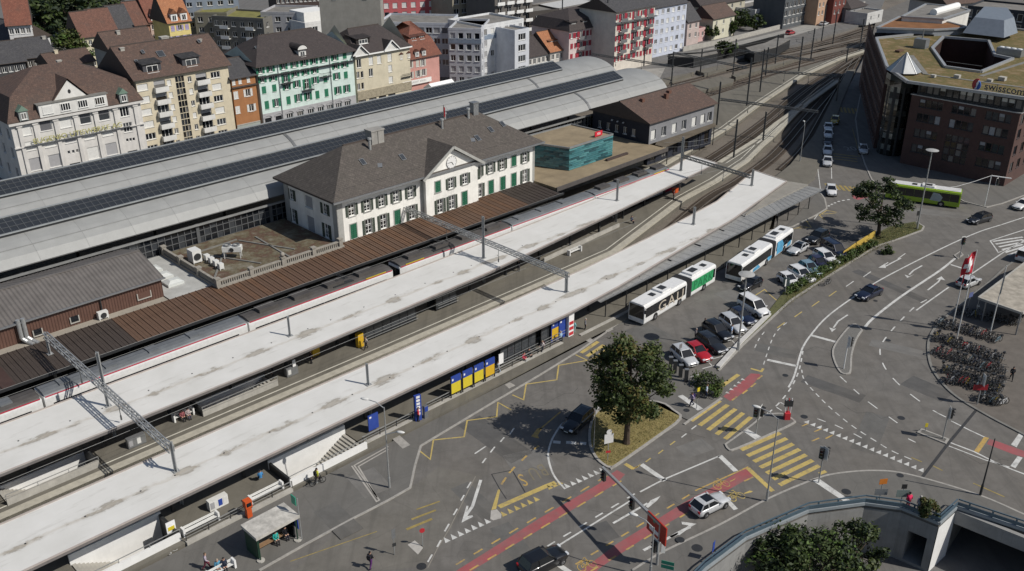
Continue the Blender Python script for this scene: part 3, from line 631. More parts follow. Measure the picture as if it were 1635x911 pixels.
def wall(mb, L, z0, z1, ops, dep, m4, mi=0, ri=0):
 """wall in the local xz plane (outside = -y) with real openings and reveals"""
 xs = sorted({0, L, *[o[0] for o in ops], *[o[1] for o in ops]}); zs = sorted({z0, z1, *[o[2] for o in ops], *[o[3] for o in ops]})
 for a, b in zip(zs[:-1], zs[1:]):
  if b - a < 1e-4: continue
  run = None
  for c, d in list(zip(xs[:-1], xs[1:])) + [(None, None)]:
   hole = c is None or any(o[0] - 1e-4 < (c + d) / 2 < o[1] + 1e-4 and o[2] - 1e-4 < (a + b) / 2 < o[3] + 1e-4 for o in ops)
   if hole:
    if run: mb.add([m4 @ Vector(p) for p in ((run[0], 0, a), (run[1], 0, a), (run[1], 0, b), (run[0], 0, b))], [(0, 1, 2, 3)], mi); run = None
   elif run: run[1] = d
   else: run = [c, d]
 for o in ops:
  x0, x1, a, b = o[:4]
  for q in (((x0, 0, a), (x0, 0, b), (x0, dep, b), (x0, dep, a)), ((x1, 0, b), (x1, 0, a), (x1, dep, a), (x1, dep, b)), ((x0, 0, a), (x0, dep, a), (x1, dep, a), (x1, 0, a)), ((x0, dep, b), (x0, 0, b), (x1, 0, b), (x1, dep, b))):
   mb.add([m4 @ Vector(p) for p in q], [(0, 1, 2, 3)], ri)
WMESH = {}
FR_W = M('white_window_frame', (.72, .72, .70), .6, .06, 3)
FR_D = M('dark_window_frame', (.05, .05, .055), .5, .1, 3)
BL_W = M('white_roller_blind', (.62, .62, .60), .7, .08, 1.5); BL_G = M('grey_roller_blind', (.33, .33, .34), .7, .1, 1.5); BL_D = M('dark_roller_blind', (.12, .12, .13), .7, .1, 1.5)
GLS = [glass('window_glass_dark', (.012, .014, .018), .08), glass('window_glass_grey', (.05, .055, .062), .1), glass('window_glass_curtain', (.16, .155, .15), .15), glass('window_glass_warm', (.03, .025, .02), .1)]
CURT = None
def win(parent, m4, x, z, w, h, style='c2', fr=None, dep=.16, rnd=random):
 """one window set in its opening: frame part with panes (or a blind) below it; x,z = centre"""
 fr = fr or FR_W; key = ('f', round(w, 2), round(h, 2), style, fr.name)
 if key not in WMESH:
  mb = MB(); t = min(.09, w * .12)
  mb.box(-w / 2, w / 2, -.04, .04, h / 2 - t, h / 2); mb.box(-w / 2, w / 2, -.04, .04, -h / 2, -h / 2 + t)
  mb.box(-w / 2, -w / 2 + t, -.041, .041, -h / 2, h / 2); mb.box(w / 2 - t, w / 2, -.041, .041, -h / 2, h / 2)
  if style[0] == 'c':
   n = int(style[1])
   for i in range(1, n): xx = -w / 2 + w * i / n; mb.box(xx - t * .55, xx + t * .55, -.045, .045, -h / 2, h / 2)
   if 't' in style: mb.box(-w / 2, w / 2, -.043, .043, h * .12, h * .12 + t)
   if 'g' in style:
    for k in (.0, .27): mb.box(-w / 2, w / 2, -.043, .043, -h * .25 + h * k, -h * .25 + h * k + t * .5)
  if 'n' not in style: mb.box(-w / 2 - .06, w / 2 + .06, -max(0, min(.24, dep)) - .12, .0, -h / 2 - .07, -h / 2 - .005)
  WMESH[key] = mb.mesh('window', fr)
 o = put('window', WMESH[key], parent, mat=m4 @ Matrix.Translation((x, dep, z)))
 pk = ('p', round(w, 2), round(h, 2), style, 0)
 gi = rnd.choice((0, 0, 0, 1, 1, 2, 3))
 if style[0] == 'b':
  bl = {'w': BL_W, 'g': BL_G, 'd': BL_D}[style[1]]; frac = .45 if 'h' in style else 1.0
  k2 = ('b', round(w, 2), round(h, 2), style)
  if k2 not in WMESH:
   mb = MB(); n = max(3, int(h * frac / .22)); zt = h / 2 - .03
   for i in range(n):
    a = zt - (h * frac - .06) * i / n; b = zt - (h * frac - .06) * (i + 1) / n
    mb.add([(-w / 2 + .04, -.03, a), (w / 2 - .04, -.03, a), (w / 2 - .04, -.045, b + .015), (-w / 2 + .04, -.045, b + .015)], [(3, 2, 1, 0)])
    mb.add([(-w / 2 + .04, -.045, b + .015), (w / 2 - .04, -.045, b + .015), (w / 2 - .04, -.03, b), (-w / 2 + .04, -.03, b)], [(3, 2, 1, 0)])
   WMESH[k2] = mb.mesh('blind', bl)
  put('blind', WMESH[k2], o)
  if frac == 1: return o
 pk = ('p', round(w, 2), round(h, 2), gi)
 if pk not in WMESH: WMESH[pk] = MB().quad((-w / 2 + .02, .012, -h / 2 + .02), (w / 2 - .02, .012, -h / 2 + .02), (w / 2 - .02, .012, h / 2 - .02), (-w / 2 + .02, .012, h / 2 - .02)).mesh('pane', GLS[gi])
 put('pane', WMESH[pk], o)
 return o
def shutters(parent, m4, x, z, w, h, mat, closed=False):
 key = ('s', round(w, 2), round(h, 2), mat.name)
 if key not in WMESH:
  mb = MB(); sw = w / 2
  mb.box(-sw / 2, -sw / 2 + .06, -.05, 0, -h / 2, h / 2); mb.box(sw / 2 - .06, sw / 2, -.05, 0, -h / 2, h / 2)
  for zz_ in (-h / 2, -.03, h / 2 - .07): mb.box(-sw / 2 + .06, sw / 2 - .06, -.045, -.005, zz_, zz_ + .07)
  n = 7
  for i in range(n):
   a = -h / 2 + h * (i + .1) / n; mb.add([(-sw / 2 + .06, -.01, a + h / n * .9), (sw / 2 - .06, -.01, a + h / n * .9), (sw / 2 - .06, -.045, a), (-sw / 2 + .06, -.045, a)], [(3, 2, 1, 0)])
  WMESH[key] = mb.mesh('shutter', mat)
 for sgn in (-1, 1):
  cx = x + sgn * (w * .25 if closed else w * .77)
  put('shutter', WMESH[key], parent, mat=m4 @ Matrix.Translation((cx, -.01, z)))
class Bld:
 """building: local x along the front, y away from it, z up"""
 def __init__(s, name, label, cat, o, xdir, L, D, eave, wmat, z0=0.0, group=None):
  a = math.atan2(xdir.y, xdir.x); s.o = Vector((o.x, o.y, 0)); s.L = L; s.D = D; s.e = eave; s.z0 = z0; s.wm = wmat
  s.root = thing(name, label, cat, s.o, a, group); s.x = Vector((math.cos(a), math.sin(a), 0)); s.y = Vector((-s.x.y, s.x.x, 0))
  I = Matrix.Identity(4)
  s.M = {'f': I, 'r': frame(Vector((L, 0, 0)), Vector((0, 1, 0)), Vector((-1, 0, 0)), Vector((0, 0, 1))),
               'b': frame(Vector((L, D, 0)), Vector((-1, 0, 0)), Vector((0, -1, 0)), Vector((0, 0, 1))), 'l': frame(Vector((0, D, 0)), Vector((0, -1, 0)), Vector((1, 0, 0)), Vector((0, 0, 1)))}
  s.len = {'f': L, 'r': D, 'b': L, 'l': D}; s.ops = {k: [] for k in 'frbl'}
 def px(s, x, y, side='f'):
  """local (along, z) on a wall for a photo pixel"""
  m = s.M[side]; o = s.W(m.translation); n = s.x * m[0][1] + s.y * m[1][1]; t = s.x * m[0][0] + s.y * m[1][0]
  p = onplane(x, y, o, n); return (p - o).dot(t), p.z
 def W(s, p): return s.o + s.x * p[0] + s.y * p[1] + Vector((0, 0, p[2]))
 def w(s, side, x, z, w, h, style='c2', sh=None, closed=False, fr=None, dep=.16):
  x = max(w / 2 + .1, min(s.len[side] - w / 2 - .1, x)); z = min(s.e - .06 - h / 2, z)
  x0, x1, a, b = x - w / 2, x + w / 2, z - h / 2, z + h / 2
  if x0 < .08 or x1 > s.len[side] - .08 or a < s.z0 + .02 or b > s.e - .02: return
  if any(not (x1 <= o[0] or x0 >= o[1] or b <= o[2] or a >= o[3]) for o in s.ops[side]): return
  s.ops[side].append((x0, x1, a, b))
  win(s.root, s.M[side], x, z, w, h, style, fr, dep)
  if sh: shutters(s.root, s.M[side], x, z, w, h, sh, closed)
 def grid(s, side, nx, zs, w, h, style='c2', sh=None, x0=None, x1=None, closed=0.0, fr=None, skip=(), styles=None):
  L = s.len[side]; x0 = L / nx / 2 if x0 is None else x0; x1 = L - L / nx / 2 if x1 is None else x1
  for r, z in enumerate(zs):
   for i in range(nx):
    if (r, i) in skip: continue
    st = random.choice(styles) if styles else style
    s.w(side, x0 + (x1 - x0) * (i / (nx - 1) if nx > 1 else .5), z, w, h, st, sh, random.random() < closed, fr)
 def walls(s, tops=None, mat2=None, gable=None, name='wall'):
  mb = MB()
  for k in 'frbl': wall(mb, s.len[k], s.z0, s.e, s.ops[k], .24, s.M[k])
  mb.add([(.02, .02, s.e), (s.L - .02, .02, s.e), (s.L - .02, s.D - .02, s.e), (.02, s.D - .02, s.e)], [(0, 1, 2, 3)])
  if gable:                                       # wall triangles under a gable roof
   rh, ax = gable
   if ax == 'x':
    for xx in (0, s.L): mb.add([(xx, 0, s.e), (xx, s.D, s.e), (xx, s.D / 2, s.e + rh)], [(0, 1, 2) if xx else (2, 1, 0)])
   else:
    for yy in (0, s.D): mb.add([(0, yy, s.e), (s.L, yy, s.e), (s.L / 2, yy, s.e + rh)], [(0, 1, 2) if yy == 0 else (2, 1, 0)])
  return mb.build(name, s.wm, s.root)
 def roof(s, kind, rh, mat, ov=.5, hip=None, base=.12):
  L, D, e = s.L, s.D, s.e + .02; mb = MB(); A, B, C, E = (-ov, -ov), (L + ov, -ov), (L + ov, D + ov), (-ov, D + ov)
  lo = [(*p, e) for p in (A, B, C, E)]; up = [(*p, e + base) for p in (A, B, C, E)]
  mb.add(lo + up, [(3, 2, 1, 0), (0, 1, 5, 4), (1, 2, 6, 5), (2, 3, 7, 6), (3, 0, 4, 7)], 1)
  z = e + base
  if kind == 'gable': r0, r1 = (-ov, D / 2, z + rh), (L + ov, D / 2, z + rh)
  if kind == 'hip': h = hip if hip is not None else D / 2; r0, r1 = (h - ov, D / 2, z + rh), (L - h + ov, D / 2, z + rh)
  if kind in ('gable', 'hip'):
   v = [(*A, z), (*B, z), (*C, z), (*E, z), r0, r1]
   mb.add(v, [(0, 1, 5, 4), (2, 3, 4, 5)], 0); mb.add(v, [(1, 2, 5), (3, 0, 4)], 0 if kind == 'hip' else 1)
   mb.bar(r0, r1, .3, .18, 1)
  if kind == 'gabley':
   r0, r1 = (L / 2, -ov, z + rh), (L / 2, D + ov, z + rh); v = [(*A, z), (*B, z), (*C, z), (*E, z), r0, r1]
   mb.add(v, [(1, 2, 5, 4), (3, 0, 4, 5)], 0); mb.add(v, [(0, 1, 4), (2, 3, 5)], 1); mb.bar(r0, r1, .3, .18, 1)
  if kind == 'mansard':
   i1 = 1.3; z1 = z + rh * .55; v = [(*A, z), (*B, z), (*C, z), (*E, z), (i1, i1, z1), (L - i1, i1, z1), (L - i1, D - i1, z1), (i1, D - i1, z1)]
   mb.add(v, [(0, 1, 5, 4), (1, 2, 6, 5), (2, 3, 7, 6), (3, 0, 4, 7)], 0); hh = D / 2
   v2 = v[4:] + [(hh, D / 2, z + rh), (L - hh, D / 2, z + rh)]; mb.add(v2, [(0, 1, 5, 4), (2, 3, 4, 5), (1, 2, 5), (3, 0, 4)], 0)
  return mb.build('roof', [mat, M('eaves_board', (.07, .055, .048), .8, .2, 2)], s.root, uv=True)
 def flat(s, par=.45, mat=None, pm=None, ov=.0, t=.25):
  mb = MB(); L, D, e = s.L, s.D, s.e
  mb.box(-ov, L + ov, -ov, D + ov, e + .01, e + .12)
  o = mb.build('roof', mat or ROOF_FLAT, s.root)
  p = MB(); z1 = e + .12 + par
  p.box(-ov - .02, L + ov + .02, -ov - .02, -ov + t, e + .02, z1); p.box(-ov - .02, L + ov + .02, D + ov - t, D + ov + .02, e + .02, z1)
  p.box(-ov - .021, -ov + t, -ov + t, D + ov - t, e + .02, z1); p.box(L + ov - t, L + ov + .021, -ov + t, D + ov - t, e + .02, z1)
  p.build('parapet', pm or s.wm, s.root); return o
 def box(s, name, x0, x1, y0, y1, z0, z1, mat, label=None, parent=None): return MB().box(x0, x1, y0, y1, z0, z1).build(name, mat, parent or s.root, label=label)
 def dormer(s, x, y0, z, w, h, d, mat, style='c2', roofm=None, gable=0):
  """small roof dormer: cheeks, its own window, small roof; front face at y0"""
  mb = MB(); mb.box(x - w / 2, x + w / 2, y0, y0 + d, z, z + h); o = mb.build('dormer', mat, s.root)
  win(o, Matrix.Identity(4), x, z + h * .5, w * .62, h * .68, style, None, y0 - .06)
  r = MB()
  if gable: r.add([(x - w / 2 - .2, y0 - .2, z + h), (x + w / 2 + .2, y0 - .2, z + h), (x, y0 - .2, z + h + gable), (x - w / 2 - .2, y0 + d, z + h), (x + w / 2 + .2, y0 + d, z + h), (x, y0 + d, z + h + gable)], [(0, 1, 2), (1, 4, 5, 2), (3, 0, 2, 5), (0, 3, 4, 1), (4, 3, 5)])
  else: r.add([(x - w / 2 - .25, y0 - .3, z + h), (x + w / 2 + .25, y0 - .3, z + h), (x + w / 2 + .25, y0 + d, z + h + .5), (x - w / 2 - .25, y0 + d, z + h + .5), (x - w / 2 - .25, y0 - .3, z + h + .14), (x + w / 2 + .25, y0 - .3, z + h + .14), (x + w / 2 + .25, y0 + d, z + h + .64), (x - w / 2 - .25, y0 + d, z + h + .64)], [(3, 2, 1, 0), (4, 5, 6, 7), (0, 1, 5, 4), (1, 2, 6, 5), (2, 3, 7, 6), (3, 0, 4, 7)])
  r.build('dormer_roof', roofm or ROOF_GR, o); return o
 def chimney(s, x, y, z0, h, w=.8, mat=None):
  mb = MB(); mb.box(x - w / 2, x + w / 2, y - w * .4, y + w * .4, z0, z0 + h); mb.box(x - w / 2 - .08, x + w / 2 + .08, y - w * .4 - .08, y + w * .4 + .08, z0 + h, z0 + h + .12)
  return mb.build('chimney', mat or CONC, s.root)
 def skylight(s, x, y, z, w, h, slope, n=(0, -1)):
  a = math.atan(slope); mb = MB(); mb.box(-w / 2, w / 2, -h / 2, h / 2, -.05, .10); mb.box(-w / 2 + .08, w / 2 - .08, -h / 2 + .08, h / 2 - .08, .101, .115, 1)
  m4 = Matrix.Translation((x, y, z)) @ Matrix.Rotation(math.atan2(n[0], -n[1]), 4, 'Z') @ Matrix.Rotation(a, 4, 'X')
  return put('skylight', mb.mesh('skylight', [GREYM, GLS[1]]), s.root, mat=m4)
def onrow(name, label, s0, s1, D, eave, wm, v=174.0, cat='building'):
 return Bld(name, label, cat, S(s0, v), U, s1 - s0, D, eave, wm)
def eaved(name, label, cat, fl, fr, e, D, wm, z0=0.0):
 """building whose front eave corners are seen at pixels fl and fr, at height e"""
 a = P(*fl, e); b = P(*fr, e); d = b - a; return Bld(name, label, cat, a, d, d.length, D, e, wm, z0)
#  street row beyond the halls
z1 = lambda pts, ox=0, oy=130, k=5.358: zz(ox, oy, k, pts)
B = onrow('office_building', 'white stone office building with pilasters, roof lettering and brown mansard roof, leftmost behind the halls', 49.7, 73.0, 17, 12.9, PLAST('stone_white', (.60, .585, .56)))
rows = [([(215, 412), (390, 372), (560, 345), (730, 315), (890, 285)], 2.05, 2.0, ['bw', 'bd', 'bw', 'bdh', 'bdh']), ([(255, 550), (430, 520), (600, 485), (765, 455), (920, 425)], 2.0, 1.6, ['bw', 'bw', 'bg', 'bw', 'bw']), ([(305, 705), (470, 675), (800, 610), (955, 575)], 2.1, 2.3, ['bg', 'bg', 'bw', 'bg'])]
for pts, w_, h_, sts in rows:
 for (x, y), st in zip(z1(pts), sts):
  lx, lz = B.px(x, y); B.w('f', lx, lz, w_, h_, st)
for (x, y) in z1([(1065, 258), (1095, 390)]): lx, lz = B.px(x, y); B.w('f', lx, lz, 1.7, 1.8, 'c3')
for (x, y) in z1([(590, 605), (628, 598), (662, 592), (1090, 500), (1118, 496), (1145, 492)]): lx, lz = B.px(x, y); B.w('f', lx, lz, .45, .6, 'c1n')
for (x, y) in z1([(640, 690), (1132, 580)]): lx, lz = B.px(x, y); B.w('f', lx, 2.2, 1.9, 3.0, 'c2t', fr=FR_D)
B.grid('l', 4, [3.5, 7.2, 10.6], 1.3, 1.9, 'c2'); B.walls()
for x in [B.px(a, b)[0] for a, b in z1([(165, 415), (300, 390), (475, 360), (645, 330), (815, 300), (985, 270), (1155, 235)])]:
 pb_ = MB(); pb_.box(x - .32, x + .32, -.28, -.002, .3, 12.0); pb_.box(x - .5, x + .5, -.38, -.003, 12.0, 12.45); pb_.box(x - .42, x + .42, -.33, -.004, .05, .3); pb_.build('pilaster', B.wm, B.root)
c = MB(); c.box(-.4, B.L + .4, -.6, -.005, 12.46, 12.88); c.box(-.2, B.L + .2, -.4, -.006, 8.35, 8.5); c.build('cornice', B.wm, B.root)
a = B.px(*z1([(200, 495)])[0]); b_ = B.px(*z1([(1090, 330)])[0])
sgn = B.box('sign_rail', a[0] - .2, b_[0] + .2, -.62, -.5, 8.52, 8.6, GREYM)
lettering('EUGENIO UTISWERKE AG', 1.28, M('gilt_sign_letters', (.42, .40, .16), .5, .2, 2), B.root, frame(Vector(((a[0] + b_[0]) / 2, -.56, 9.15)), Vector((1, 0, 0)), Vector((0, 0, 1)), Vector((0, -1, 0))) @ Matrix.Diagonal(((b_[0] - a[0]) / 17.2, 1, 1, 1)), .05, 1.0)
B.roof('mansard', 7.2, ROOF_BR, .55)
dm = B.box('dormer', B.px(56, 170)[0] + .3, B.px(169, 150)[0] - .2, -.62, 4.2, 13.05, 15.3, PLAST('white', (.66, .655, .63)), 'wide white roof dormer')
x0, x1 = B.px(56, 170)[0] + .3, B.px(169, 150)[0] - .2
for i, st in enumerate(('bw', 'c4', 'c4', 'c4')): win(dm, Matrix.Identity(4), x0 + (x1 - x0) * (.12 + .255 * i), 14.25, 1.75, 1.35, st, None, -.66)
gm = MB(); xc = (x0 + x1) / 2
gm.add([(xc - 2.9, .3, 15.4), (xc + 2.9, .3, 15.4), (xc, .3, 18.6), (xc, 8.0, 18.6), (xc - 2.9, 4, 15.4), (xc + 2.9, 4, 15.4)], [(0, 1, 2)], 1); gm.add([(xc - 3.3, 0, 15.35), (xc, 0, 18.95), (xc, 8.5, 18.95), (xc - 3.3, 4.2, 15.35)], [(0, 3, 2, 1)]); gm.add([(xc + 3.3, 0, 15.35), (xc + 3.3, 4.2, 15.35), (xc, 8.5, 18.95), (xc, 0, 18.95)], [(0, 3, 2, 1)])
gm.build('gable', [ROOF_BR, PLAST('white', (.66, .655, .63))], B.root, uv=True)
ov_ = MB(); ov_.lathe([(0, 0), (.38, 0)][::-1], 14); o = ov_.build('oval_window', GLS[0], B.root); o.matrix_local = frame(Vector((xc, .27, 16.6)), Vector((.7, 0, 0)), Vector((0, 0, 1)), Vector((0, -1, 0)))
MB().box(x0 - .3, x1 + .3, -.8, .9, 15.31, 15.45).build('dormer_cornice', CONC_D, B.root)
for px_ in (z1([(180, 250)])[0], z1([(1038, 105)])[0]):
 lx = B.px(*px_)[0]; B.dormer(lx, -.75, 13.1, 1.5, 1.7, 2.6, M('dormer_zinc', (.30, .33, .32), .5, .1, 2, .3), 'c2', M('patina_green', (.16, .24, .19), .6, .15, 2), 1.0)
B.chimney(14, 11, 18.8, 1.2)
B = onrow('apartment_building', 'cream apartment block with two stacks of white balconies and a glazed stair shaft', 73.05, 92.2, 15, 16.4, PLAST('cream', (.60, .535, .40)), 174.6)
z2 = lambda pts: zz(200, 80, 5.358, pts)
def at(x, y): return B.px(*z2([(x, y)])[0])
FL = 2.38; zt = 15.0; nf = 7
xa, xb, xs_, xc1, xd, xe = at(140, 290)[0], at(290, 270)[0], at(465, 250)[0], at(650, 230)[0], at(765, 170)[0], at(545, 210)[0]
xsm = at(385, 345)[0]
for k in range(nf):
 z = zt - FL * k
 if z < 1: break
 B.w('f', xa, z, 2.1, 1.25, 'bw' if k < 4 else 'c3'); B.w('f', xd, z, 2.0, 1.25, 'bw' if k in (1, 3) else 'c3')
 B.w('f', xsm, z, .85, 1.1, 'bw' if k < 4 else 'c2'); B.w('f', xe, z, .8, 1.1, 'bw' if k in (1, 3) else 'c2')
 for x in (xb, xc1):
  B.w('f', x, z - .15, 2.3, 1.9, 'bgh' if k in (0, 1, 3) else 'c3', dep=.2)
  m = MB(); m.box(x - 1.35, x + 1.35, -.95, -.01, z - 1.35, z - 1.2); m.box(x - 1.35, x + 1.35, -.97, -.9, z - 1.2, z - .35); m.box(x - 1.36, x - 1.3, -.9, -.01, z - 1.2, z - .35); m.box(x + 1.3, x + 1.36, -.9, -.01, z - 1.2, z - .35)
  m.build('balcony', PLAST('white', (.66, .655, .63)), B.root)
for k in range(11):
 for j in range(3): B.w('f', xs_ - .62 + .62 * j, 15.4 - 1.22 * k, .56, 1.12, 'c1n', fr=DARKM)
B.grid('l', 3, [6, 9, 12], 1, 1.2, 'c2'); B.walls(gable=(5.2, 'x')); B.roof('gable', 5.2, ROOF_BR, .6)
for x, y in ((95, 35), (465, 0)): pass
for px_ in ((246, 108), (308, 97)):
 lx = B.px(*px_)[0]; B.dormer(lx, .9, 17.0, 3.6, 1.9, 4.2, DORM, 'c2', ROOF_GR)
B.skylight(B.px(273, 92)[0], 4.2, 19.75, 1.4, 1.6, .69); B.chimney(10.5, 8, 20.8, 1.3, 1.6); B.chimney(1.2, 6.5, 20.2, 1.2); B.chimney(17, 6, 20, 1, .6)
for x, y in ((2.2, 3.2), (4.5, 5), (16.5, 5.5)): B.skylight(x, y, 16.6 + y * .69 + .42, .6, .9, .69)
WS = M('white_shutter', (.62, .61, .58), .7, .1, 2)
B = onrow('town_house', 'narrow burnt orange house with white shutters and slate roof', 92.4, 97.8, 12, 13.6, PLAST('orange', (.36, .165, .07)), 174.3)
def at(x, y): return B.px(*z2([(x, y)])[0])
for x, y, c_ in ((865, 200, 0), (905, 190, 0), (970, 183, 1), (1042, 170, 1)):
 lx, lz = at(x, y); B.w('f', lx, lz, .7, 1.1, 'c2', WS, True)
for x, y, c_ in ((875, 300, 1), (1048, 270, 1), (885, 395, 1), (1050, 362, 0), (908, 520, 1), (1080, 490, 0)):
 lx, lz = at(x, y); B.w('f', lx, lz, 1.0, 1.5, 'c2', WS, bool(c_))
B.w('f', 1.4, 1.6, 2.0, 3.0, 'c2'); B.w('f', 4.0, 1.6, 2.0, 3.0, 'c2'); B.walls(gable=(2.8, 'x')); B.roof('gable', 2.8, ROOF_GR, .5); fw = MB(); wall(fw, B.L, .05, 4.0, [o for o in B.ops['f'] if o[2] < 2], .05, Matrix.Translation((0, -.045, 0))); fw.build('arcade_front', M('grey_green_render', (.33, .36, .33), .9, .15, 1), B.root)
B.box('ledge', -.1, B.L + .1, -.35, -.01, 11.75, 12.0, M('eaves_board', (.07, .055, .048), .8, .2, 2)); B.box('ledge', 0, B.L, -.12, -.01, 4.0, 4.2, CONC)
GS = M('green_shutter', (.02, .165, .09), .6, .15, 2)
B = onrow('apartment_building', 'mint green building with emerald shutters, round dormer and arcaded ground floor', 98.4, 122.2, 15, 15.2, PLAST('mint', (.61, .725, .68)))
z3 = lambda pts: zz(400, 60, 5.358, pts)
def at(x, y): return B.px(*z3([(x, y)])[0])
for pts, h_ in (([(80, 250), (168, 237), (278, 215), (372, 205), (457, 190), (540, 180), (622, 165), (718, 145), (803, 133)], 1.35), ([(100, 355), (192, 340), (382, 305), (468, 290), (548, 275), (728, 240), (805, 225)], 1.45), ([(115, 447), (203, 430), (308, 415), (395, 395), (552, 363), (640, 352), (736, 328), (815, 318)], 1.5), ([(140, 575), (222, 555), (325, 535), (408, 515), (492, 500), (572, 487), (650, 470), (747, 450), (823, 435)], 1.7)):
 for j, (x, y) in enumerate(pts):
  lx, lz = at(x, y); B.w('f', lx, lz, .95, h_, 'c2', GS, (x, y) in [(115, 447), (203, 430), (640, 352), (815, 318), (325, 535), (572, 487), (650, 470), (140, 575), (803, 133)])
for x, y in ((300, 335), (632, 280), (482, 395)):
 lx, lz = at(x, y); B.w('f', lx, lz, 1.0, 2.2, 'c2t', GS)
 m = MB(); m.box(lx - 1.3, lx + 1.3, -.85, -.01, lz - 1.35, lz - 1.2); m.bar((lx - 1.28, -.82, lz - .4), (lx + 1.28, -.82, lz - .4), .06)
 for i in range(11): m.bar((lx - 1.28 + i * .256, -.82, lz - 1.2), (lx - 1.28 + i * .256, -.82, lz - .4), .03)
 for sg in (-1, 1): m.bar((lx + sg * 1.28, -.82, lz - .4), (lx + sg * 1.28, 0, lz - .4), .05); m.bar((lx + sg * 1.28, -.4, lz - 1.2), (lx + sg * 1.28, -.4, lz - .4), .03)
 m.build('balcony', DARKM, B.root)
for i, x in enumerate([at(150, 690)[0], at(240, 670)[0], at(335, 650)[0], at(425, 630)[0], at(515, 610)[0], at(600, 600)[0], at(680, 580)[0], at(755, 570)[0], at(830, 550)[0]]):
 B.w('f', x, 2.75, 1.55, 3.3, 'c3t' if i > 1 else 'c1n', fr=FR_W if i > 1 else FR_D)
 m = MB(); n = 10
 for k in range(n):                                            # arch rings over the ground floor openings
  a0, a1 = math.pi * k / n, math.pi * (k + 1) / n
  m.bar((x + .95 * math.cos(a0), -.06, 4.35 + .6 * math.sin(a0)), (x + .95 * math.cos(a1), -.06, 4.35 + .6 * math.sin(a1)), .22, .12)
 m.build('arch', M('arcade_stone', (.40, .40, .41), .9, .15, 1), B.root)
B.walls(gable=(3.2, 'x')); B.roof('hip', 4.6, ROOF_DK, .8, 6); fw = MB(); wall(fw, B.L, .05, 5.09, [o for o in B.ops['f'] if o[2] < 4], .05, Matrix.Translation((0, -.045, 0))); fw.build('arcade_front', M('arcade_stone', (.40, .40, .41), .9, .15, 1), B.root)
m = MB(); m.box(-.15, B.L + .15, -.55, -.01, 12.95, 13.2); m.build('eaves_ledge', DARKM, B.root)
m = MB(); m.box(-.02, B.L + .02, -.08, -.012, 5.1, 5.4); m.build('string_course', M('arcade_stone', (.40, .40, .41), .9, .15, 1), B.root)
for x in (at(245, 400)[0], at(685, 330)[0]): MB().tube((x, -.15, 0), (x, -.15, 15), .07).build('downpipe', GREYM, B.root)
lx = at(450, 130)[0]; o = B.dormer(lx, .3, 15.5, 1.8, 1.6, 3, PLAST('white', (.66, .655, .63)), 'c2', ROOF_DK); m = MB()
for k in range(8):
 a0, a1 = math.pi * k / 8, math.pi * (k + 1) / 8
 m.add([(lx + 1.3 * math.cos(a0), .05, 17.1 + 1.1 * math.sin(a0)), (lx + 1.3 * math.cos(a1), .05, 17.1 + 1.1 * math.sin(a1)), (lx + 1.3 * math.cos(a1), 4.5, 17.1 + 1.1 * math.sin(a1)), (lx + 1.3 * math.cos(a0), 4.5, 17.1 + 1.1 * math.sin(a0))], [(0, 1, 2, 3)])
m.add([(lx + 1.2 * math.cos(math.pi * k / 8), .1, 17.1 + 1.0 * math.sin(math.pi * k / 8)) for k in range(9)], [tuple(range(9))], 1); m.build('dormer_roof', [ROOF_DK, PLAST('white', (.66, .655, .63))], o)
for x in (3, 6.5, 14.5, 18.5): B.skylight(x, 4.5, 15.3 + 4.9 * .56, .7, 1.1, .56)
B = onrow('town_house', 'pale yellow house with two small white gables over a rough stone arcade', 122.7, 138.2, 14, 13.9, PLAST('pale_yellow', (.60, .545, .415)))
def at(x, y): return B.px(*z3([(x, y)])[0])
for x, y, w_, h_, st in ((928, 220, 1.2, 1.9, 'c2'), (1030, 195, 1.2, 1.9, 'bw'), (1100, 185, 1.2, 1.9, 'bw'), (1190, 165, 1.2, 1.9, 'bw'), (915, 320, .8, 1.5, 'c2'), (955, 315, .7, 1.5, 'c1'), (1030, 297, 1.1, 1.8, 'c2'), (1195, 262, 1.1, 1.6, 'bw'), (925, 420, .8, 1.5, 'c2'), (960, 412, .7, 1.5, 'c1'), (1200, 358, 1.2, 1.5, 'bw')):
 lx, lz = at(x, y); B.w('f', lx, lz, w_, h_, st)
for x, y in ((950, 540), (1045, 500), (1128, 490), (1208, 470)): lx = at(x, y)[0]; B.w('f', lx, 2.4, 2.1, 3.0, 'c2', fr=FR_D)
m = MB(); m.box(-.05, B.L + .05, -.14, -.012, 4.0, 5.9); m.build('stone_band', M('rubble_stone', (.34, .30, .22), .9, .35, 2.5, 0, .5), B.root)
B.walls(gable=(6.0, 'x')); B.roof('hip', 4.6, ROOF_DK, .6, 4)
B.box('cornice', -.3, B.L + .3, -.7, -.61, 13.85, 14.15, WHITE)
for px_ in (at(930, 150)[0], at(1195, 110)[0]):
 g_ = MB(); g_.add([(px_ - 1.9, -.5, 14.1), (px_ + 1.9, -.5, 14.1), (px_, -.5, 15.9)], [(0, 1, 2)], 1); g_.add([(px_ - 2.2, -.8, 14.1), (px_, -.8, 16.2), (px_, 4, 16.2), (px_ - 2.2, 2, 14.1)], [(0, 3, 2, 1)]); g_.add([(px_ + 2.2, -.8, 14.1), (px_ + 2.2, 2, 14.1), (px_, 4, 16.2), (px_, -.8, 16.2)], [(0, 3, 2, 1)])
 g_.bar((px_ - 2.2, -.82, 14.15), (px_, -.82, 16.25), .22, .2, 2); g_.bar((px_, -.82, 16.25), (px_ + 2.2, -.82, 14.15), .22, .2, 2); g_.build('gable', [ROOF_DK, PLAST('white', (.66, .655, .63)), WHITE], B.root)
B.dormer(at(1020, 90)[0], 2.4, 15.6, 3.8, 1.4, 4, ROOF_DK, 'c3', ROOF_DK)
